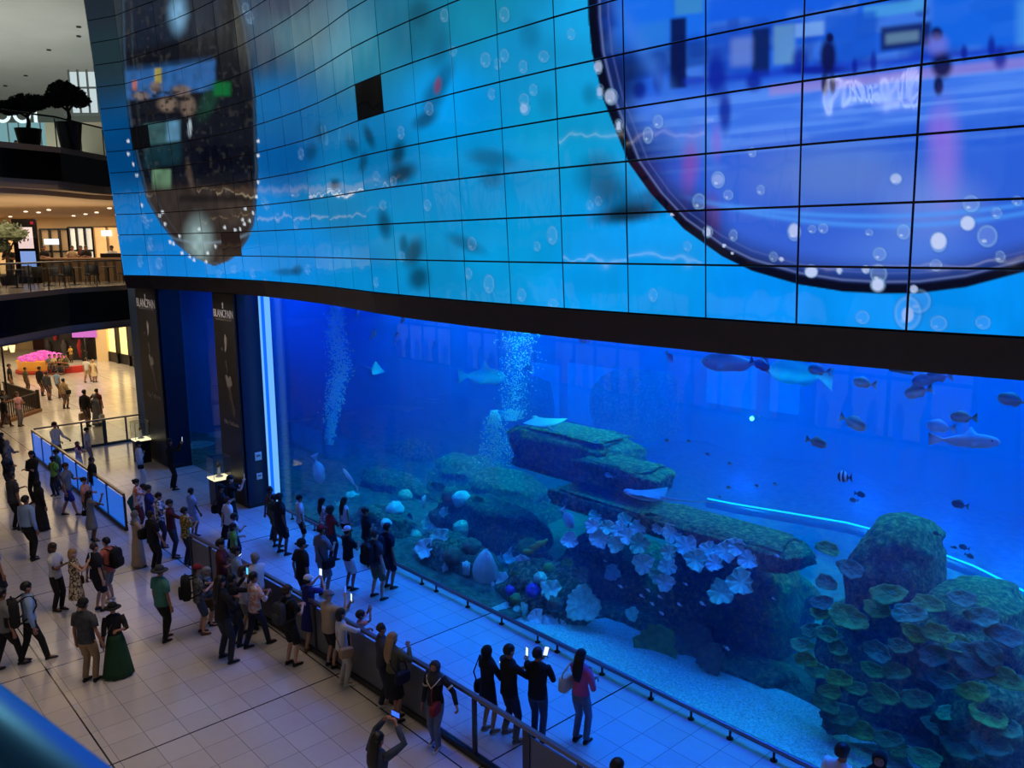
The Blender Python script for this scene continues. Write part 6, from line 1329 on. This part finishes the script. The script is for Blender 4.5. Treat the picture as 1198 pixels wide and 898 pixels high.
# illuminated ring letters on the frosted wall of the top level
sg_ = empty('illuminated_sign', atY(14, 134, 46), .2, 'white glowing ring letters behind the top balcony railing', 'sign'); E_wh = emis('sign_white', (235, 245, 250), 1.4)
for k in range(2):
    mb = MB(); mb.torus((k*.98-.5, 0, 0), .36, .085, Matrix.Rotation(PI/2, 3, 'X')); mb.build('letter', E_wh, sg_)
mb = MB(); mb.box((1.15, 0, .12), (.14, .12, 1.0)); mb.build('letter', E_wh, sg_, smooth=False)
mb = MB(); mb.box((-1.5, 0, -.1), (.5, .12, .14)); mb.torus((-1.5, 0, 0), .36, .085, Matrix.Rotation(PI/2, 3, 'X')); mb.build('letter', E_wh, sg_)
w_ = atY(22, 140, 47); mb = MB(); mb.box((w_.x-4, w_.y+.4, 13.2), (14, .2, 3.4)); struct(mb.build('window_20', emis('shop_glow_green', (150, 200, 205), .75), smooth=False))
mb = MB()
for k in range(24): mb.box((w_.x-11+k*.6, w_.y+.25, 13.2), (.05, .06, 3.4))
struct(mb.build('trim_4', mat('mullion_grey', (110, 120, 122), .5), smooth=False))
w_ = atY(112, 160, 44); mb = MB(); mb.box((w_.x+1, w_.y, 13.0), (7, .3, 2.8)); struct(mb.build('wall_cream', mat('cream_wall', (222, 212, 180), .7, emit=.12), smooth=False))
a1, b1 = atY(86, 134, 52), atY(122, 84, 52); mb = MB(); mb.box(((a1.x+b1.x)/2+.6, 52, (a1.z+b1.z)/2), (b1.x-a1.x+1.2, .1, b1.z-a1.z)); struct(mb.build('window_21', emis('daylight_pane', (205, 222, 224), .9), smooth=False))
mb = MB()
for k in range(6): mb.box((a1.x+k*.55, 51.85, (a1.z+b1.z)/2), (.09, .1, b1.z-a1.z+.2))
mb.box((a1.x+1.6, 51.85, a1.z), (4.2, .14, .14)); mb.box((a1.x+1.6, 51.85, a1.z+(b1.z-a1.z)*.62), (4.2, .12, .10)); struct(mb.build('trim_5', mat('window_grey', (120, 126, 126), .5), smooth=False))
# cafe furniture
M_chair = mat('cafe_chair', (34, 30, 28), .6); M_tab = mat('cafe_table', (70, 58, 48), .5)
def chair(loc, rz, label):
    o = empty('cafe_chair', loc, rz, label, 'chair', 'cafe chairs on the balcony'); mb = MB(); mb.box((0, 0, .44), (.46, .46, .06)); mb.build('seat', M_chair, o, smooth=False, bevel=.02)
    R_ = [[(.24*math.cos(a)*k, -.02+.24*math.sin(a)*k, z) for a in [PI+PI*i/8 for i in range(9)]] for z, k in ((.46, 1), (.85, 1.1))]; mb = MB(); mb.rings(R_+[[(p_[0]*.92, p_[1]*.92, p_[2]) for p_ in r] for r in R_[::-1]], cap=False, closed=False); mb.build('backrest', M_chair, o)
    for sx in (-1, 1):
        for sy in (-1, 1):
            mb = MB(); mb.tube([(sx*.17, sy*.17, .42), (sx*.21, sy*.21, 0)], .015, 6); mb.build('leg', M_dkmetal, o)
    return o
def table(loc, label):
    o = empty('cafe_table', loc, 0, label, 'table', 'cafe tables on the balcony'); mb = MB(); mb.lathe([(.36, .71), (.36, .74)], (0, 0, 0), 20); mb.build('tabletop', M_tab, o); mb = MB(); mb.tube([(0, 0, 0), (0, 0, .71)], .035, 8); mb.build('pedestal', M_dkmetal, o); mb = MB(); mb.lathe([(.24, 0), (.24, .02), (.04, .04)], (0, 0, 0), 16); mb.build('foot', M_dkmetal, o); return o
TB = sorted([(20, 333, 33.5), (57, 333, 35), (88, 334, 36), (128, 333, 37.5)])
for k, (x, y, Y) in enumerate(TB):
    c = atY(x, 333, Y); table((c.x, Y, 6.45), '%s cafe table from the left behind the balcony railing' % ORD[k])
    for s_ in (-1, 1): chair((c.x+s_*.72, Y+.1*s_, 6.45), s_*PI/2, '%s chair at the %s cafe table from the left' % ('left' if s_ < 0 else 'right', ORD[k]))
for x, Y, t_c, lb in [(134, 41.2, 'white', 'cafe guest in white at the right end of the counter'), (104, 41.3, 'black', 'cafe guest in black behind the coffee machine'), (88, 41.4, 'beige', 'cafe guest in beige behind the counter'), (98, 41.6, 'maroon', 'cafe worker in maroon behind the counter'), (55, 41.4, 'black', 'cafe worker in black at the left end of the counter'), (14, 37, 'dkgrey', 'guest in dark grey beside the olive tree')]:
    c = atY(x, 330, Y); person(x, 300, 0, 1.7, 170, 'm', t_c, 's', 'trousers', 'black', 'short', 'black', 'pp', lb, loc=(c.x, Y, 6.45), group='people on the upper levels', lod=0)
flush_skins()
# shop fronts of the middle level
def shopfront(name, x0, x1, y0, y1, Y, glow, k, label, frame, rows=1, cols=3, sign=None, zb=6.45):
    a, b = atY(x0, y1, Y), atY(x1, y0, Y); w, h = b.x-a.x, b.z-zb; s_ = empty(name, ((a.x+b.x)/2, Y, zb), 0, label, 'shop front')
    mb = MB(); mb.box((0, .12, h/2), (w, .1, h)); mb.build('lit_window', mat(name+label[:12], glow, .5, emit=k, var=.25, vscale=1.3), s_, smooth=False)
    mb = MB()
    for i in range(cols+1): mb.box((-w/2+w*i/cols, 0, h/2), (.12, .14, h))
    for i in range(rows+1): mb.box((0, 0, h*i/rows), (w, .14, .12))
    mb.build('frame', frame, s_, smooth=False)
    if sign: mb = MB(); mb.box((sign[0]*w, -.1, h*sign[1]), (w*sign[2], .06, .35)); mb.build('sign_board', E_wh, s_, smooth=False)
    return s_
shopfront('shop_front', 50, 80, 268, 305, 52, (150, 120, 84), .45, 'dim brown shop front with a white sign above the cafe counter', M_dkmetal, 2, 3, (-.1, .72, .5))
shopfront('shop_front', 83, 108, 266, 305, 52, (235, 225, 205), .8, 'bright shop window with tall dark mullions on the middle level', M_dkmetal, 2, 3)
shopfront('shop_front', 112, 141, 265, 305, 52, (245, 190, 120), .85, 'warm orange lit shop front at the right of the middle level', M_wallw, 1, 2, (0, .86, .35))
shopfront('shop_front', -30, 20, 268, 305, 50, (225, 180, 120), .6, 'warm shop front behind the olive tree', M_dkmetal, 1, 4)
mb = MB(); mb.box((-45, 54, 8.3), (60, .3, 3.6)); struct(mb.build('wall_upper', M_wallw, smooth=False))
mb = MB(); mb.box((-13.9, 38, 8.3), (.5, 1.6, 3.7)); struct(mb.build('wall_pier', M_fasc, smooth=False))
# ceiling spots of the middle level
k = 0
for x, y in [(12, 253), (30, 247), (45, 248), (57, 245), (86, 252), (100, 250), (113, 248), (128, 243), (70, 258), (20, 262)]:
    c = at(x, y, 9.93); o = tag(MB().lathe([(.09, 0), (.09, .03), (.05, .035)], (0, 0, 0), 12).build('ceiling_spot', emis('spot_glow', (255, 235, 200), 4)), '%s small ceiling spot over the cafe' % ORD[k], 'ceiling light', 'ceiling spots over the cafe'); o.location = c-Vector((0, 0, .04)); k += 1
k = 0
for x, y in [(57, 58), (92, 42), (92, 31), (30, 88), (6, 100)]:
    r = ray(x, y); Y = 42.0
    for _ in range(30): 
        z = np.interp(Y, [12, 25, 40, 50, 58, 66, 72], [21.6, 21.5, 21.0, 20.3, 19.4, 18.2, 17.0])+.012*(r[0]/r[1]*Y+30); Y = (z-HC)/(r[2]/r[1])
    o = tag(MB().lathe([(.13, 0), (.13, .05), (.08, .055)], (0, 0, 0), 12).build('ceiling_spot', M_dkmetal), '%s tiny recessed spot in the white vault' % ORD[k], 'ceiling light', 'recessed spots in the white vault'); o.location = (r[0]/r[1]*Y, Y, z-.06); k += 1
# --- ground floor corridor
mb = MB(); mb.box((-40, 66, 2.3), (60, .4, 4.7)); struct(mb.build('wall_back', M_wallw, smooth=False))
def gshop(px0, px1, label, glow, k, cols, Ya, Yb, h=4.3):
    a = at(*px0, 0); b = at(*px1, 0); L = (b-a).length; rz = math.atan2((b-a).y, (b-a).x); s_ = empty('shop_front', (a+b)/2, rz, label, 'shop front')
    mb = MB(); mb.box((0, .2, h/2), (L, .1, h)); mb.build('lit_window', mat('lit_'+label[:14], glow, .5, emit=k, var=.12, vscale=1.5), s_, smooth=False)
    mb = MB(); mb.box((0, .1, .35), (L, .12, .7)); mb.build('plinth', M_dkmetal, s_, smooth=False); mb = MB()
    for i in range(cols+1): mb.box((-L/2+L*i/cols, 0, h/2), (.22, .25, h))
    mb.box((0, 0, h), (L, .25, .3)); mb.build('frame', M_fasc, s_, smooth=False); return s_
gshop((126, 422), (154, 428), 'yellow lit shop front with black frames at the right of the corridor', (250, 225, 150), 1.0, 2, 0, 0)
gshop((154, 428), (176, 448), 'bright shop front with a red figure next to the far banner', (240, 230, 205), .9, 2, 0, 0)
mb = MB(); c = at(119, 423, 0); mb.box((c.x, c.y+.5, 2.3), (.8, .6, 4.6)); struct(mb.build('wall_corridor_pier', mat('pier_cream', (232, 210, 165), .5), smooth=False))
c = at(99, 409, 0); s_ = empty('shop_front', (c.x, c.y, 0), 0, 'dark shop front with big white round picture and light letter ending the corridor', 'shop front')
mb = MB(); mb.box((0, .3, 2.2), (8.4, .2, 4.4)); mb.build('facade', mat('shop_dark', (60, 22, 30), .5), s_, smooth=False)
mb = MB(); mb.box((.9, .1, 1.8), (2.6, .1, 2.7)); mb.build('screen', emis('shop_screen_dark', (60, 50, 60), .5), s_, smooth=False)
mb = MB(); mb.ell((1.1, .02, 2.2), (1.0, .05, 1.1), 20, 10); mb.build('round_picture', emis('shop_screen_white', (250, 240, 250), 1.1), s_)
mb = MB(); mb.box((3.3, .1, 2.2), (1.3, .1, 3.4)); mb.build('screen', mat('shop_poster', (90, 30, 50), .5, emit=.5, rgb2=(240, 200, 210), vscale=1.6), s_, smooth=False)
text_mesh('G', 'letter', 1.2, E_wh, s_, (-.4, .0, 3.7), ext=.03)
c = at(72, 424, 0); s_ = empty('display_wall', (c.x, c.y+1.2, 0), .1, 'black clothes display beside the red bench', 'shop display')
mb = MB(); mb.box((0, .2, 1.6), (3.4, .3, 3.2)); mb.build('back_panel', mat('display_black', (22, 18, 20), .5), s_, smooth=False)
for k in range(6):
    mb = MB(); mb.lathe([(.10, 0), (.16, .5), (.22, .9), (.10, 1.15), (.08, 1.3)], (-1.4+.55*k, -.15, .2+(k % 2)*1.3), 10); mb.build('garment', mat('garment_%d' % (k % 3), [(30, 26, 30), (150, 30, 40), (60, 56, 60)][k % 3], .8), s_)
# flower stand and bench
c = at(36, 438, 0); c = Vector((c.x, c.y+1.4, 0)); fs_ = empty('flower_stand', c, 0, 'round orange counter heaped with pink flowers in the corridor', 'stand')
mb = MB(); mb.lathe([(1.4, 0), (1.45, .75), (1.5, .8), (1.3, .85)], (0, 0, 0), 36); mb.build('counter', mat('counter_orange', (235, 160, 60), .4, emit=.25), fs_)
mb = MB(); mb.lathe([(1.55, 0), (1.55, .2), (1.4, .22)], (0, 0, 0), 36); mb.build('base_ring', mat('base_red', (190, 60, 40), .5), fs_)
mb = MB(); r0 = random.Random(5)
for k in range(240):
    a, rr_ = r0.uniform(0, 2*PI), 1.35*math.sqrt(r0.random()); mb.ell((rr_*math.cos(a), rr_*math.sin(a), 0.9+.42*(1-rr_/1.35)+r0.uniform(-.06, .06)), (.12, .12, .10), 7, 5)
o = mb.build('flowers', mat('pink_flowers', (235, 110, 215), .7, emit=.3, rgb2=(200, 80, 200), vscale=4), fs_); o['kind'] = 'stuff'
ps_ = empty('poster_sign', (c.x+.6, c.y+4.5, 0), 0, 'square pink and blue picture sign behind the flower stand', 'sign')
mb = MB(); mb.box((0, 0, 2.6), (1.7, .1, 1.7)); mb.build('board', emis('poster_pink', (240, 130, 220), .8), ps_, smooth=False); mb = MB(); mb.ell((0, -.07, 2.7), (.45, .03, .55), 16, 8); mb.build('picture', emis('poster_blue', (60, 130, 220), .9), ps_); mb = MB(); mb.tube([(0, 0, 0), (0, 0, 1.8)], .06, 8); mb.build('stand_pole', M_dkmetal, ps_)
bn = empty('curved_bench', at(69, 434, 0), 0, 'red curved bench with seated guests in the corridor', 'bench'); mb = MB(); R_ = []
for k in range(17):
    a = PI*1.02+PI*.96*k/16; R_.append([(1.9*k2*math.cos(a), 1.1*k2*math.sin(a), z) for k2, z in ((1, .0), (1, .42), (.72, .42), (.72, 0))])
mb.rings(R_); mb.build('seat', mat('bench_red', (196, 44, 34), .5), bn, smooth=False)
# terrace fence and street lamps
a = at(0, 497, 0); b = at(46, 481, 0); fdir = (b-a).normalized(); a2 = a-fdir*6; L = (b-a2).length
fn = empty('terrace_fence', a2, math.atan2(fdir.y, fdir.x), 'dark wooden terrace fence with bars at the left edge', 'fence'); M_fw = mat('fence_dark', (44, 30, 24), .6)
for z, w in ((.95, .07), (.12, .1)): 
    mb = MB(); mb.box((L/2, 0, z), (L, w, .07)); mb.build('rail', M_fw, fn, smooth=False)
mb = MB()
for k in range(int(L/.16)): mb.box((.08+.16*k, 0, .53), (.045, .04, .8))
mb.build('bars', M_fw, fn, smooth=False); mb = MB(); mb.box((L/2, .1, .08), (L, .5, .16)); mb.build('kerb', mat('kerb_wood', (130, 90, 60), .6), fn, smooth=False)
for k in (0, L*.5, L): mb = MB(); mb.box((k, 0, .55), (.12, .12, 1.1)); mb.build('post', M_fw, fn, smooth=False)
c = b; mb = MB(); d2_ = Vector((-.75, .66, 0)); f2 = empty('terrace_fence', c, math.atan2(.66, -.75), 'short return of the terrace fence running away from us', 'fence')
mb = MB(); mb.box((2.5, 0, .95), (5, .07, .07)); mb.box((2.5, 0, .12), (5, .1, .07)); mb.build('rail', M_fw, f2, smooth=False); mb = MB()
for k in range(30): mb.box((.08+.165*k, 0, .53), (.045, .04, .8))
mb.build('bars', M_fw, f2, smooth=False)
def lamp(px_, py_, h, label, arm=0):
    c = at(px_, py_, 0); o = empty('street_lamp', c, 0, label, 'street lamp', 'lamp posts of the terrace'); mb = MB(); mb.lathe([(.16, 0), (.16, .25), (.08, .35), (.055, .5), (.05, h), (.02, h+.2)], (0, 0, 0), 12); mb.build('pole', M_fasc, o)
    for sg in (-1, 1):
        mb = MB(); mb.tube([(0, 0, h-.3), (sg*.3, 0, h-.15), (sg*.55, 0, h-.3)], .025, 6); mb.build('arm', M_fasc, o)
        mb = MB(); mb.lathe([(.10, -.75), (.19, -.35), (.17, -.33)], (sg*.55, 0, h), 6); mb.build('lantern_glass', emis('lantern_glow', (255, 220, 160), 1.5), o); mb = MB(); mb.lathe([(.30, -.34), (.22, -.22), (.03, -.12)], (sg*.55, 0, h), 8); mb.build('lantern_cap', M_fasc, o)
    return o
lamp(9, 470, 3.4, 'black street lamp post in front of the terrace fence'); lamp(1, 466, 3.4, 'black street lamp post cut by the left edge')
# ================================================================== LIGHT
wd = D.worlds.new('world'); SC.world = wd; wd.use_nodes = True; wd.node_tree.nodes['Background'].inputs[0].default_value = (.5, .55, .65, 1); wd.node_tree.nodes['Background'].inputs[1].default_value = .05
areaSN('atrium_fill', -19, 10.5, 32, 44, 5, 7600, (1, .70, .44))  # added warm overhead fill for the hall floor, not a skylight
areaSN('atrium_fill_left', -40, 2, 24, 10, 8, 700, (1, .76, .58))  # unseen overhead fill on the left side of the hall
for s_ in (-31.2, -24.5):
    l_ = D.lights.new('banner_fill_spot', 'SPOT'); l_.energy = 260; l_.spot_size = math.radians(70); l_.spot_blend = .8; l_.shadow_soft_size = .04; l_.color = (1, .9, .78); o_ = D.objects.new('banner_fill_spot', l_); COL.objects.link(o_); o_.location = W(s_-.4, 7.2, 6.55); aim(o_, W(.4, 3.1, -2.0))  # added unseen spots that brighten the banner print
warm = (1, .74, .42)
for x, y, s1, s2, pw in ((-24, 40, 8, 6, 330), (-26, 48, 8, 6, 420), (-31, 57, 10, 7, 600), (-38, 50, 8, 8, 400), (-20, 36, 4, 4, 90)):
    area('corridor_light', (x, y, 4.58), (s1, s2), pw, warm)
for x, y, pw in ((-22, 42, 200), (-32, 42, 240), (-30, 50, 200), (-40, 36, 200)): area('cafe_light', (x, y, 9.9), (6, 4), pw, (1, .8, .55))
area('vault_uplight', (-34, 46, 12.6), (24, 14), 1150, (.95, 1, .93), (PI, 0, 0))

area('cafe_soffit_fill', (-23, 35, 8.5), (12, 8), 260, warm, (PI, 0, 0)); area('cafe_front_light', (-19.5, 34.5, 9.8), (5, 3), 120, (1, .82, .6))  # first one is an added upward fill that brightens the cafe soffit

# ================================================================== THE FACING SIDE OF THE HALL (seen mirrored in the screens and the glass)
FN = -11
M_opp = mat('facade_grey', (70, 66, 64), .6)
struct(wbox('wall_opposite', -50, 9, FN-.6, FN-.3, 0, 16, M_opp)); struct(wbox('floor_opposite', -50, 9, FN-.3, FN+2.4, 5.5, 6.45, mat('slab_white', (190, 186, 180), .6)))
def oshop(s_, z, w, h, glow, k, label):
    o = empty('shop_front', W(s_, FN-.2, z), ROT_SN, label, 'shop front'); mb = MB(); mb.box((0, 0, h/2), (w, .1, h)); mb.build('lit_window', mat('opp_%s_%d' % (label[:9], int(s_*10)), glow, .5, emit=k, var=.3, vscale=1.1), o, smooth=False)
    mb = MB()
    for i in range(5): mb.box((-w/2+w*i/4, .08, h/2), (.14, .12, h))
    for z_ in (0, h*.7, h): mb.box((0, .08, z_), (w+.14, .12, .14))
    mb.build('frame', M_fasc, o, smooth=False)
    for i in range(6): 
        mb = MB(); mb.lathe([(.16, 0), (.2, .5), (.24, .95), (.12, 1.3), (.1, 1.5)], (-w/2+w*(i+.5)/6, .25, .05), 10); mb.build('mannequin', mat('mannequin_%d' % (i % 3), [(200, 60, 90), (40, 40, 46), (210, 200, 190)][i % 3], .7), o)
    return o
OC = [(255, 226, 180), (240, 240, 250), (255, 190, 120), (230, 120, 170), (255, 236, 205), (150, 200, 190), (255, 214, 150)]
for k in range(7):
    oshop(-46+8*k, .1, 6.4, 3.6, OC[k], .14, '%s lit shop front from the far end on the ground floor opposite the screens' % ORD[k])
    oshop(-46+8*k, 6.5, 6.4, 3.2, OC[(k+3) % 7], .9, '%s lit shop front from the far end on the upper floor opposite the screens' % ORD[k])
os_ = empty('illuminated_sign', W(-8.7, FN-.1, 10.45), ROT_SN, 'white lit fashion shop sign mirrored in the right hand porthole', 'sign')
E_sg = emis('sign_bright', (235, 240, 255), 9); text_mesh('MISSGUIDED', 'letter', 1.25, E_sg, os_, (0, .12, 0), (PI/2, 0, PI), ext=.04, sx=.5)
mb = MB(); mb.box((0, -.05, 0), (4.6, .12, 1.5)); mb.build('board', M_opp, os_, smooth=False)
for k, (s_, z, w) in enumerate([(-40, 5.3, 12), (-24, 5.3, 14), (-6, 5.3, 14), (-40, 10.3, 12), (-22, 10.3, 10)]):
    o = tag(wbox('light_strip', s_-w/2, s_+w/2, FN+2.42 if z < 6 else FN-.1, FN+2.46 if z < 6 else FN-.06, z, z+.06, emis('strip_white', (255, 245, 230), 4)), '%s thin white light strip on the facade opposite the screens' % ORD[k], 'light strip', 'light strips opposite the screens')
